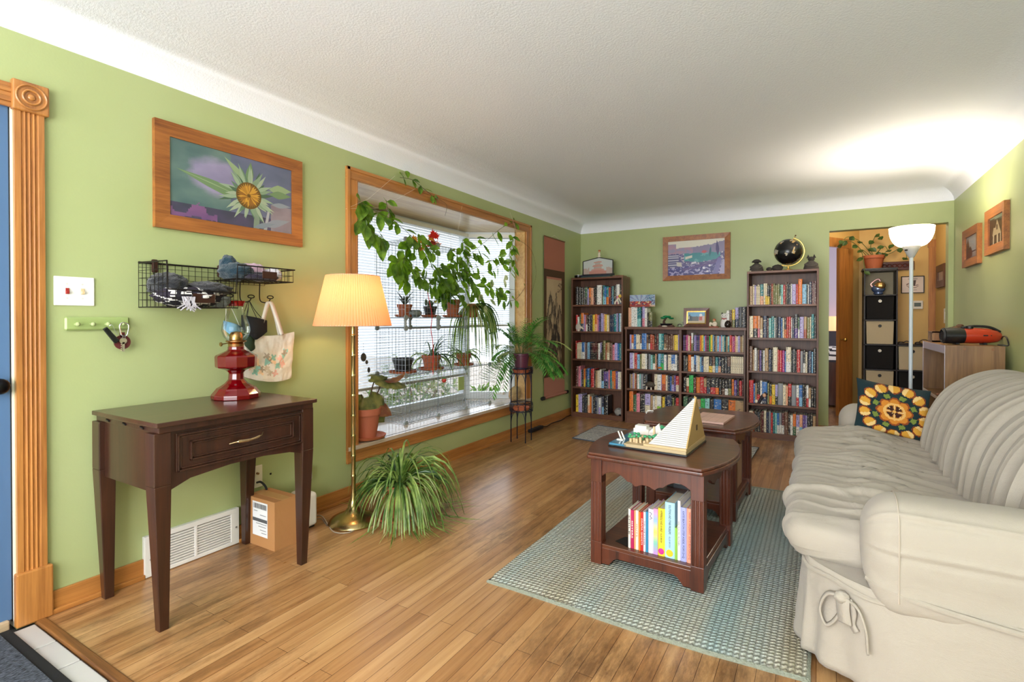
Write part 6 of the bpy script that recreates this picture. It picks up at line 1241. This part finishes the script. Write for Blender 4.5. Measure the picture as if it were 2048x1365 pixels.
for k in range(n):       # courses of white blocks
    f = k/n; f2 = (k+1)/n; xa = x0+(x1-x0)*f; ya, yb_ = y0+(y1-y0)/2*f, y1-(y1-y0)/2*f; xc = x0+(x1-x0)*f2; yc, yd = y0+(y1-y0)/2*f2, y1-(y1-y0)/2*f2
    z_a, z_b = z0+h*f, z0+h*f2-.0012; b.add([(xa,ya,z_a),(x1,ya,z_a),(x1,yb_,z_a),(xa,yb_,z_a),(xc-.0008,yc-.0008,z_b),(x1,yc-.0008,z_b),(x1,yd+.0008,z_b),(xc-.0008,yd+.0008,z_b)], [(4,5,6,7),(0,1,5,4),(1,2,6,5),(2,3,7,6),(3,0,4,7),(0,3,2,1)])
obj('pyramid', b, M('d2cfcc', .3), bp); b = B(); hp(b, .178, .1815, y0-.003, y1+.003, z0, h*.995)
b = B().add([(.1782,y0,z0),(.1782,y1,z0),(.1782,(y0+y1)/2,z0+h),(.184,y0,z0),(.184,y1,z0),(.184,(y0+y1)/2,z0+h)], [(0,1,2),(3,5,4),(0,3,4,1),(1,4,5,2),(2,5,3,0)])
obj('cut_face', b, M('bd9c62', .4), bp); obj('golden_tip', B().lathe([(.006,0),(.001,.014)], 4, (.176,(y0+y1)/2,z0+h-.008)), M('d6b06a', .3, .6), bp)
obj('plinth', B().box(-.015, .185, -.172, .176, .024, .034), M('cdb083', .4), bp, bevel=.001); obj('queens_chamber', B().box(.183, .186, .0, .02, .09, .115), M('4a3420', .6), bp)
b = B()
for cx_, cy_, s_ in ((-.035,.10,.055),(.0,.135,.03)): hp(b, cx_-s_, cx_+s_*.2, cy_-s_*.7, cy_+s_*.7, .024, s_*1.1)
b.add([(-.06,.05,.024),(.01,.05,.024),(.01,.12,.024),(-.06,.12,.024),(-.025,.085,.085)], [(0,1,4),(1,2,4),(2,3,4),(3,0,4)]); b.box(-.15,-.07,.06,.13,.018,.052).box(-.145,-.085,.07,.12,.052,.066).box(-.05,.01,.02,.04,.024,.044)
obj('temple_buildings', b, M('ece8e0', .35), bp)
b = B()
for k in range(16): x_ = -.10+.017*(k % 6)+R.uniform(-.004,.004); y_ = -.13+.035*(k//6)+R.uniform(-.006,.006); hh = R.uniform(.012,.028); b.box(x_, x_+.011, y_, y_+.013, .024, .024+hh)
obj('village_houses', b, M('c9ae84', .45), bp); b = B()
for k in range(26):
    if k == 17: obj('tree_cluster', b, M('3f9a68', .35), bp, smooth=True); b = B()
    x_, y_ = [( -.12+.018*(k % 9), -.075+.03*math.sin(k)), (-.06+.006*(k-9), .09+.012*math.sin(k*2))][k > 16]; b.ball((x_, y_, .036+.02*R.random()+(.018 if k > 16 else 0)), (.010,.010,.007), 8, 6)
obj('tree_cluster', b, M('3f9a68', .35), bp, smooth=True); b = B()
for x_, y_ in ((-.165,-.08),(-.15,-.075)): b.add([(x_,y_,.018),(x_+.006,y_,.018),(x_+.006,y_+.01,.018),(x_,y_+.01,.018),(x_-.018,y_+.004,.055),(x_-.012,y_+.004,.058)], [(0,1,5,4),(1,2,5),(2,3,4,5),(3,0,4)])
b.box(-.178,-.145,-.10,-.085,.016,.022); obj('sail_boats', b, M('e8e2d8', .4), bp); obj('obelisk', B().taper((-.02,-.0,.024), (.006,.006), (-.02,0,.085), (.004,.004)), M('d8bc92', .4), bp)
t = thing('stone_slab', 'pinkish white speckled stone slab on the far end table', 'slab', on_t(T2, R2, .085, -.065, .5305), R2-.05)
b = B().box(-.10, .10, -.15, .15, .0, .012); obj('slab_body', b, M('d9b2a4', .4, bs=.2, bscale=30, var=.25), t, bevel=.002)
b = B()
for k in range(5): b.box(-.1+.05*k-.0006, -.1+.05*k+.0006, -.15, .15, .0119, .0124)
for k in range(6): b.box(-.1, .1, -.15+.06*k-.0006, -.15+.06*k+.0006, .0119, .0124)
obj('joints', b, M('b08a80', .6), t)
t = thing('toy_aircraft', 'small blue grey winged object at the back of the far table', 'ornament', on_t(T2, R2, -.09, .22, .5305), .4); obj('body', B().ball((0,0,.012), (.045,.012,.012)), M('6f8794', .3, .3), t, smooth=True); obj('wing', B().prism([(-.02,-.05),(.03,-.02),(.03,.02),(-.02,.05),(-.01,0)], .008, .013, 2), M('8fa4ae', .4), t)
t = thing('glasses_hook', 'thin white loop hanging over the left rim of the far table', 'ornament', on_t(T2, R2, -.338, .0, .54)); obj('loop', B().tube(bez([(0.03,0,-.006),(-.012,0,-.010),(-.018,0,-.04),(-.006,0,-.06),(-.014,0,-.075)]), .003, 6), WHITE, t, smooth=True)
# books standing on the near table's shelf
def tbook(label, x0, w, h, dp, cov, lift=0, yoff=0, lean=0):
    p = on_t(T1, R1, x0, -.262+yoff, .0965); t = thing('book', label, 'book', p, R1, group='comics and books on the near table shelf'); c = .0018
    r = min(.004, w*.3); pr = [(0, r), (w*.2, .0006), (w*.8, .0006), (w, r), (w, dp), (w-c, dp), (w-c, r+c), (c, r+c), (c, dp), (0, dp)]
    obj('cover', B().prism(pr, 0, h, 2), cov, t); obj('pages', B().box(c, w-c, r+c, dp-.004, .003, h-.004), PAGES, t); return t, w, h
CV = lambda h: M(h, .35)
sc_ = .292/608; X = -.088
def nxt(w): global X; x = X; X += w*sc_; return x, w*sc_-.0004
INKB = M('2f2a3a', .5); WT = M('f4f2ee', .5)
def spine(t, w, h, s, mt, z0, z1, size, fit): return text('lettering', s, mt, t, (w/2, -.0006, h*(z0+z1)/2), (0,0,-1), (1,0,0), size, fit)
x, w = nxt(25); t, _, h = tbook('cream slim book, first from left on the near table shelf', x, w, .180, .13, CV('eadfcf')); spine(t, w, h, 'SMILE', INKB, .3, .9, .008, .09)
x, w = nxt(35); t, _, h = tbook('crimson pink book, second from left on the near table shelf', x, w, .178, .13, CV('b5215a')); spine(t, w, h, 'SISTERS', WT, .2, .8, .009, .08)
x, w = nxt(13); tbook('very slim peach book beside the crimson one', x, w, .178, .13, CV('eaa06a'))
x, w = nxt(30); t, _, h = tbook('cream spined book between the slim peach and orange ones', x, w, .180, .13, CV('efe2cc')); spine(t, w, h, 'GUTS', M('c2452c', .5), .2, .8, .009, .06)
x, w = nxt(22); tbook('orange slim book left of the bright red one', x, w, .176, .13, CV('e0742a'))
x, w = nxt(26); t, _, h = tbook('bright red book with white lettering on the near table shelf', x, w, .178, .13, CV('c22a2c')); spine(t, w, h, 'DRAMA GHOSTS', WT, .15, .85, .009, .12)
x, w = nxt(22); t, _, h = tbook('pinkish white book with black lettering beside the red one', x, w, .180, .13, CV('efe0e4')); spine(t, w, h, 'THIS ONE SUMMER', INKB, .15, .8, .007, .11)
x, w = nxt(25); tbook('teal blue book on the near table shelf', x, w, .184, .13, CV('2a82a8'))
x, w = nxt(50); t, _, h = tbook('white book with purple drawing near its spine top', x, w, .200, .15, CV('ded7ec')); obj('drawing', B().tube(bez([(w*.25,-.0012,h*.93),(w*.7,-.0012,h*.9),(w*.4,-.0012,h*.84),(w*.75,-.0012,h*.80),(w*.3,-.0012,h*.77)]), .0012, 4), M('2e2440', .6), t)
x, w = nxt(43)
def gr(u, v): return mixc('8fb8dc', 'e58fb4', (v-.75)*4) if v > .75 else mixc('f0d860', '8fb8dc', (v-.5)*4) if v > .5 else mixc('7fc4b0', 'f0d860', (v-.25)*4) if v > .25 else mixc('c48ad0', '7fc4b0', v*4)
t, _, h = tbook('rainbow pastel spined book left of the yellow one', x, w, .206, .15, CV('d8a0cc')); pic('spine_print', t, (.0008, .0003, 0), (1,0,0), (0,0,1), w-.0016, h, 1, 24, gr)
x, w = nxt(65); t, _, h = tbook('bright yellow book with black title on its spine', x, w, .212, .16, CV('ecd23a')); spine(t, w, h, 'HYPERBOLE AND A HALF', INK, .5, .97, .014, .095); spine(t, w, h, 'ALLIE BROSH', INK, .28, .48, .010, .042); obj('pink_drawing', B().ball((w/2,-.0003,h*.10), (w*.42,.0008,w*.45)), M('c92c8c', .5), t)
x, w = nxt(90); t, _, h = tbook('thick pale blue book with title on its spine', x, w, .246, .17, CV('a9d3e6')); spine(t, w, h, 'SOLUTIONS AND OTHER PROBLEMS', INKB, .42, .97, .014, .13); spine(t, w, h, 'ALLIE BROSH', M('6a7a94', .5), .18, .40, .011, .05); obj('yellow_badge', B().tube([(w/2,-.0012,h*.09),(w/2,.0006,h*.09)], w*.36, 18), M('e6c12c', .4), t)
x, w = nxt(25); tbook('thin green book with red top right of the pale blue one', x, w, .140, .17, CV('8fbf4a'))
x, w = nxt(27); t, _, h = tbook('tall slim white book with small black lettering', x, w, .262, .17, CV('efe9ec')); spine(t, w, h, 'ARE YOU MY MOTHER?', INK, .2, .7, .007, .11)
x, w = nxt(55); t, _, h = tbook('lavender blue book with dark lettering second from right', x, w, .236, .19, CV('a3a8d8')); spine(t, w, h, 'KATE BEATON STEP ASIDE, POPS D+Q', M('2a3a6a', .5), .05, .95, .012, .205)
x, w = nxt(55); t, _, h = tbook('coral book against the leg at the right end of the shelf', x, w, .236, .19, CV('ee9e84')); spine(t, w, h, 'HARK! A VAGRANT  KATE BEATON D+Q', M('a8503c', .5), .05, .95, .012, .205)
t = thing('bookend', 'black metal bookend left of the cream book on the shelf', 'bookend', on_t(T1, R1, -.088, -.21, .0965), R1); obj('plate', B().prism([(-.075,-.02),(-.001,-.05),(-.001,.06),(-.055,.05)], 0, .0015, 2).box(-.0015,-.0002,-.05,.06,0,.045), BLACK, t)
# things on the far table's shelf
t = thing('magazine_box', 'black and white cardboard box on the far table shelf', 'box', on_t(T2, R2, -.06, -.17, .0965), R2); obj('box_body', B().box(-.11, .02, 0, .09, 0, .16), M('121214', .4), t, bevel=.002); obj('white_panel', B().box(-.065, .045, -.004, .0, .025, .155), WHITE, t); obj('dark_band', B().box(-.065, .045, -.0045, .0, .0, .026), M('4a4d55', .5), t); text('lettering', 'THE ART OF GAMES', INK, t, (-.01, -.0046, .05), (1,0,0), (0,0,1), .012, .09)
t = thing('booklet', 'tall white booklet standing on the far table shelf by its right leg', 'booklet', on_t(T2, R2, .16, -.20, .0965), R2); obj('cover', B().prism([(0,0),(.035,-.006),(.05,.14),(.045,.145),(.03,.01),(.006,.012),(.006,.15),(0,.15)], 0, .21, 2), WHITE, t); obj('pages', B().prism([(.008,.012),(.03,.010),(.042,.13),(.008,.14)], .004, .20, 2), PAGES, t)
t = thing('magazine', 'rust patterned magazine standing right of the white booklet', 'magazine', on_t(T2, R2, .205, -.02, .0965), R2); obj('cover', B().box(0,.012,0,.20,0,.26), M('a98a70', .5, var=.5), t); obj('pages', B().box(.002,.010,-.001,.195,.003,.257), PAGES, t)
# ================================================================ slipcovered sofa
def linen():
    mt, nt, b = nmat('stone_slipcover'); b.inputs['Base Color'].default_value = lin('a89f91'); b.inputs['Roughness'].default_value = .9; b.inputs['Sheen Weight'].default_value = .15
    n1 = N(nt, 'TexNoise', Scale=600, Detail=2); LK(nt, coords(nt), n1.inputs['Vector']); n2 = N(nt, 'TexNoise', Scale=5, Detail=6, Roughness=.6, Distortion=.8); LK(nt, coords(nt, 'Object', (1.2,1.6,2.2)), n2.inputs['Vector'])
    a = N(nt, 'Math', operation='MULTIPLY_ADD'); LK(nt, n2.outputs['Fac'], a.inputs[0]); a.inputs[1].default_value = 6; LK(nt, n1.outputs['Fac'], a.inputs[2]); bump(nt, b, a.outputs[0], .22, .006); return mt
LINEN = linen()
so = thing('sofa', 'stone coloured slipcovered sofa along the right wall', 'sofa', (3.1,3.0,0), world=True)
def spl(pts, closed=True):       # dense smooth loop
    P = [Vector((p[0],p[1],0)) for p in pts]; n = len(P); out = []
    for i in range(n if closed else n-1):
        p0, p1, p2, p3 = (P[(i-1) % n], P[i], P[(i+1) % n], P[(i+2) % n]) if closed else (P[max(i-1,0)], P[i], P[i+1], P[min(i+2,n-1)])
        for k in range(12): t = k/12; q = .5*((2*p1)+(p2-p0)*t+(2*p0-5*p1+4*p2-p3)*t*t+(3*p1-p0-3*p2+p3)*t**3); out.append((q.x, q.y))
    if not closed: out.append((P[-1].x, P[-1].y))
    return out
def sweep(prof, a0, a1, r0, r1, step, ax, disp=None):      # closed profile pushed along ax with rounded ends
    C = Vector((sum(p[0] for p in prof)/len(prof), sum(p[1] for p in prof)/len(prof))); As = []
    for i in range(9): As.append((a0+r0*(1-math.cos(PI/2*i/9)), math.sin(PI/2*i/9)))
    n = max(2, int((a1-r1-a0-r0)/step)); As += [(a0+r0+(a1-r1-a0-r0)*i/n, 1) for i in range(n+1)]
    for i in range(8, -1, -1): As.append((a1-r1*(1-math.cos(PI/2*i/9)), math.sin(PI/2*i/9)))
    b = B(); m_ = len(prof)
    for a, k in As:
        k2 = max(.02, k)
        for j, p in enumerate(prof):
            q = Vector(p)-C; d = q.normalized(); w = disp(a, p[0], p[1]) if disp else 0
            e = C+q*(.25+.75*k2 if k > 0 else .02)*(1 if k >= 1 else 1)+d*w*k2 if k > 0 else C
            v = [e[0], e[1]]; v.insert(ax, a); b.v.append(tuple(v))
    for i in range(len(As)-1):
        for j in range(m_):
            f = [i*m_+j, i*m_+(j+1) % m_, (i+1)*m_+(j+1) % m_, (i+1)*m_+j]; b.f.append(f); b.m.append(0); b.c.append(None)
    return b
rs = random.Random(19)
pleats = [(2.2+.105*k+rs.uniform(-.035,.035), rs.uniform(.012,.030), rs.uniform(.35,.75), rs.uniform(-.1,.22)) for k in range(16)]
def backd(y, x, z):
    if x > 3.58: return 0
    v = (z-.42)/.46+(x-3.15)*.6; d = .006*fbm(y*3, z*3)
    for yc, A, v0, sl in pleats:
        q = y-yc; s = max(0, min(1, 1.15-abs(v-v0)*1.0))
        if -.02 < q < .10: d += s*A*(-.8*math.exp(-((q+.004)/.0045)**2)+(1.25*(1-q/.10) if q > 0 else 0))
    return d
bp_ = spl([(3.135,.42),(3.15,.52),(3.195,.65),(3.265,.765),(3.36,.845),(3.47,.885),(3.58,.865),(3.64,.78),(3.655,.60),(3.655,.36),(3.40,.33),(3.16,.36)])
b = sweep(bp_, 2.10, 3.90, .05, .12, .005, 1, backd); b.v = [(x_, y_+.10*((z_-.42)/.46-.3)*max(0, min(1, (3.86-y_)/.4))+.012*math.sin(z_*11), z_) for x_, y_, z_ in b.v]
obj('back', b, LINEN, so, smooth=2)
def seatd(y, x, z):
    if z < .36: return 0
    t_ = max(0, min(1, (x-2.55)/.6)); d = .022*fbm(x*4, y*4, 2)+.014*fbm(x*9, y*7)
    r = abs(fbm(x*2.2+y*.6, y*9+.8*fbm(x*3, y*3)+x*2.5, 7)); d += (.085*t_**.9+.015)*(max(0, .30-r*1.5))*2
    yf = 2.50-.30*(x-2.55)
    d += .026*math.exp(-((y-yf-.02)/.026)**2)*(1-.4*t_)-.010*math.exp(-((y-yf-.075)/.022)**2)
    yg = 3.62-.20*(x-2.6); d += .008*math.exp(-((y-yg)/.02)**2)*t_
    if x > 3.0: d += .012*math.sin(y*58+3*math.sin(y*9))*min(1, (x-3.0)/.1)
    d += .018*math.sin(PI*max(0, min(1, (3.95-y)/.6)))*(1-t_)*.6
    return d
sp_ = spl([(2.60,.325),(2.545,.345),(2.520,.39),(2.532,.435),(2.575,.462),(2.70,.472),(2.90,.468),(3.08,.45),(3.19,.44),(3.22,.40),(3.2,.335),(2.9,.31)])
b = sweep(sp_, 2.035, 3.985, .11, .10, .008, 1, seatd)
obj('seat', b, LINEN, so, smooth=2)
def armd(x, y, z):
    d = .004*fbm(x*4, y*5, z*5)
    if y < 2.0: d += .006*math.exp(-((z-.592+.02*(x-2.8))/.006)**2)-.004*math.exp(-((z-.580)/.006)**2)+.006*math.exp(-((z-.487)/.008)**2)-.005*math.exp(-((z-.472)/.008)**2)
    if y < 2.0 and z < .47: d += .012*max(0, .3-abs(fbm(x*3, z*7+x*2, 4))*2)
    return d
ap_ = spl([(1.888,.30),(1.876,.40),(1.872,.50),(1.885,.575),(1.93,.618),(2.0,.625),(2.065,.612),(2.105,.57),(2.115,.48),(2.115,.33),(2.0,.29)])
obj('arm', sweep(ap_, 2.742, 3.66, .10, .03, .02, 0, armd), LINEN, so, smooth=2)
ap2 = [(6.10-y, z*.975) for y, z in ap_][::-1]
obj('arm', sweep(ap2, 2.742, 3.66, .10, .03, .02, 0, lambda x, y, z: .004*fbm(x*4, y*5, z*5)), LINEN, so, smooth=2)
b = B()
seam = [(2.83, y-.0035 if y < 2 else y, z+.001) for y, z in ap_ if y < 2.08 and z > .33]; b.tube(seam, .0022, 5); obj('arm_seam', b, M('b5a999', .9), so, smooth=True)
path = spl([(2.63,4.22),(2.598,4.05),(2.590,3.2),(2.585,2.35),(2.590,2.13),(2.62,2.05),(2.69,1.975),(2.78,1.915),(2.95,1.885),(3.3,1.872),(3.66,1.868)], False)
def skirt(u, v):
    s = u*(len(path)-1); i = min(int(s), len(path)-2); f = s-i; x = path[i][0]*(1-f)+path[i+1][0]*f; y = path[i][1]*(1-f)+path[i+1][1]*f
    tx, ty = path[i+1][0]-path[i][0], path[i+1][1]-path[i][1]; l = math.hypot(tx, ty) or 1; nx, ny = ty/l, -tx/l
    top = .345-.00*u; zb_ = .030+.020*fbm(u*14, 2)+.012*math.exp(-((u-.62)/.05)**2); w = (1-v)
    o_ = .004+.022*w+.010*w*math.sin(u*44+2*math.sin(u*13))*min(1, u*3)+.006*fbm(u*22, v*3, 5)+.006*w*fbm(u*9+v*2, v*4)
    return (x+nx*o_, y+ny*o_, zb_+(top-zb_)*v)
obj('deck', B().prism(path+[(3.66,4.22)], .318, .343, 2), LINEN, so)
obj('skirt', B().grid(skirt, 150, 18), LINEN, so, smooth=2, solid=.003)
pt_ = [Vector(skirt(u/60*.42+.30, 1.0)) for u in range(61)]
obj('tie_band', B().tube([Vector((p.x-.004, p.y-.004, .318+.004*math.sin(i*.2))) for i, p in enumerate(pt_)], .0075, 6), LINEN, so, smooth=True)
obj('welt', B().tube(bez([(2.755,1.925,.375),(2.80,1.886,.365),(2.95,1.868,.345),(3.3,1.855,.32),(3.66,1.852,.31)]), .008, 6), LINEN, so, smooth=True)
kx = ony(1693, 1192, 1.955); K = Vector((kx.x, 1.948, kx.z)); dx = Vector((.78,-.62,0)).normalized()
def ribbon(pts, w, flat):
    pts = [K+dx*a+Vector((0,0,c))+Vector((-.62,-.78,0))*o_ for a, c, o_ in pts]; pts = bez(pts, 7); bb = B(); vs = []
    for i, p in enumerate(pts):
        t_ = (pts[min(i+1,len(pts)-1)]-pts[max(i-1,0)]).normalized(); s_ = Vector((-.62,-.78,0)).cross(t_).normalized()*w if flat else (Vector((-.62,-.78,0))*w*.6+dx*w*.5)
        vs += [p-s_, p+s_]
    bb.add(vs, [(2*i,2*i+1,2*i+3,2*i+2) for i in range(len(pts)-1)]); return obj('tie_ribbon', bb, LINEN, so, smooth=2, solid=.006)
ribbon([(0,0,.012),(-.05,-.01,.02),(-.075,-.07,.022),(-.055,-.115,.018),(-.02,-.07,.014),(-.004,-.01,.01)], .014, False)
ribbon([(.004,.004,.020),(.006,-.03,.024),(.012,-.075,.022)], .021, True); ribbon([(.01,.0,.012),(.05,-.01,.018),(.075,-.06,.02),(.08,-.13,.018)], .014, False); ribbon([(.015,0,.010),(.03,-.03,.012),(.026,-.07,.010),(.04,-.09,.010)], .010, True)
obj('tie_knot', lump(tuple(K+Vector((-.012,-.012,.0))), (.022,.018,.018), 6, .3), LINEN, so, smooth=2)
obj('dark_base', B().box(2.74, 3.62, 2.08, 4.10, .03, .30), M('2a2420', .9), so)
for x_, y_ in ((2.78,2.12),(3.56,2.12),(2.78,4.05),(3.56,4.05)): obj('foot', B().box(x_-.03,x_+.03,y_-.03,y_+.03,0,.04), DKW, so)
# needlepoint cushion
cu = thing('cushion', 'dark teal needlepoint cushion with orange and yellow flower pattern', 'cushion', (3.0,3.83,.455))
CW_, CH_ = .375, .30
def cpt(u, v, s):
    x = (u-.5); z = (v-.5); px_ = 1-abs(2*x)**2.6; pz_ = 1-abs(2*z)**2.6; th = .055*(max(0,px_)*max(0,pz_))**.5
    pin = 1-.07*(1-abs(2*z)**2)*(abs(2*x)**3); pin2 = 1-.07*(1-abs(2*x)**2)*(abs(2*z)**3)
    X_ = x*CW_*pin; Z_ = z*CH_*pin2; Z2 = Z_-X_*.16+CH_/2+.015
    return (X_+.02*v, .0+Z_*.42-s*th+.06, Z2)
def stitch(u, v):
    nx_, ny_ = 78, 62; u = (int(u*nx_)+.5)/nx_; v = (int(v*ny_)+.5)/ny_; x = (u-.52)*1.9; y = (v-.49)*1.75; r = math.hypot(x, y); a = math.atan2(y, x); q = 'abs'
    if r < .045: return 'e8b65c'
    if r < .22:
        c4 = abs(math.cos(2*(a+PI/4)))
        return 'f0d7a0' if abs(math.sin(4*a)) < .16 and r > .06 else ('3a140c' if abs(math.sin(2*a)) > .5 and r < .2 else 'd08a34')
    pet = .47*(.80+.20*abs(math.cos(4*a)))
    if r < pet: return 'f0c070' if r < .28 else ('d98a2c' if r < pet-.05 else '9a4a18')
    g = math.cos(8*a+PI)
    if r < .64 and g > -.05 and r > .44: return '7c8f3c' if g > .35 and .44 < r < .58 else '0f2a30'
    k = a/(2*PI)*14; f = k-math.floor(k)-.5; rr = (r-.78)/.19; ff = f/.5; e = rr*rr+ff*ff
    if e < 1: return 'f4d28a' if ff > .25 and e < .8 else ('e3a63a' if e < .62 else '8a3c16')
    return '0f2c33'
TEALV = M('12343a', .9, sheen=.4)
obj('needlepoint_front', B().grid(lambda u, v: cpt(u, v, 1), 78, 62, colfn=stitch), paint('wool_stitch', .9, .5, 500), cu, smooth=2); obj('velvet_back', B().grid(lambda u, v: cpt(u, v, -1), 20, 16), TEALV, cu, smooth=2)
# ================================================================ daylight, lamps and added fill lights
wd = bpy.data.worlds.new('sky'); S.world = wd; wd.use_nodes = True; bg = wd.node_tree.nodes['Background']; bg.inputs[0].default_value = (.86,.93,1,1); bg.inputs[1].default_value = 2.5
def light(n_, typ, loc, power, colr, size=.05, rot=(0,0,0), sy=None):
    l = bpy.data.lights.new(n_, typ); l.energy = power; l.color = colr; o = bpy.data.objects.new(n_, l); COL.objects.link(o); o.location = loc; o.rotation_euler = rot
    if typ == 'AREA':
        l.shape = 'RECTANGLE'; l.size = size; l.size_y = sy or size
    else: l.shadow_soft_size = size
    return o
light('rear_window_daylight', 'AREA', (1.83, YR-.14, 1.3), 190, (.95,.97,1), 2.85, (PI/2,0,0), 1.6)  # added fill lamp at the made-up rear window
light('floor_lamp_bulb', 'POINT', (LXc, LYc, 1.28), 7.5, (1,.62,.32), .045)
light('torchiere_bulb', 'POINT', (TX, 4.85, zt-.05), 36, (1,.90,.74), .06)
t = thing('torchiere_lamp', 'white uplight floor lamp standing behind the camera', 'floor lamp', (2.2, -1.0, 0))  # unseen lamp, added to bounce light off the ceiling
obj('bowl_shade', B().lathe([(.06,1.75),(.11,1.78),(.15,1.83),(.165,1.90)], 32, cap=False), M('e8e6e2', .4), t, smooth=True); obj('pole', B().lathe([(.0125,.02),(.0125,1.75),(.06,1.752)], 16), M('ccd6dc', .35), t, smooth=True); obj('base', B().lathe([(.13,0),(.13,.015),(.03,.028),(.0125,.035)], 28), M('ccd6dc', .35), t, smooth=True)
light('uplight_bulb', 'POINT', (2.2, -1.0, 1.85), 200, (.98,.98,1), .07)  # added light source for the ceiling bounce
light('hall_fill_light', 'POINT', (3.2, 6.9, 2.3), 10, (1,.88,.68), .1)  # added warm fill for the hall, no fixture there
light('bedroom_fill_light', 'AREA', (1.6, 8.4, 1.4), 8, (.95,.95,1), 1.2, (0,-PI/2,0), 1.2)  # added fill inside the bedroom, no window behind it
S.view_settings.view_transform = 'Standard'; S.view_settings.look = 'None'; S.view_settings.gamma = 1; S.view_settings.exposure = .12
cy = S.cycles; cy.use_denoising = True; cy.max_bounces = 7; cy.diffuse_bounces = 4; cy.glossy_bounces = 3; cy.transmission_bounces = 6; cy.transparent_max_bounces = 16; cy.sample_clamp_indirect = 8; cy.caustics_reflective = False; cy.caustics_refractive = False
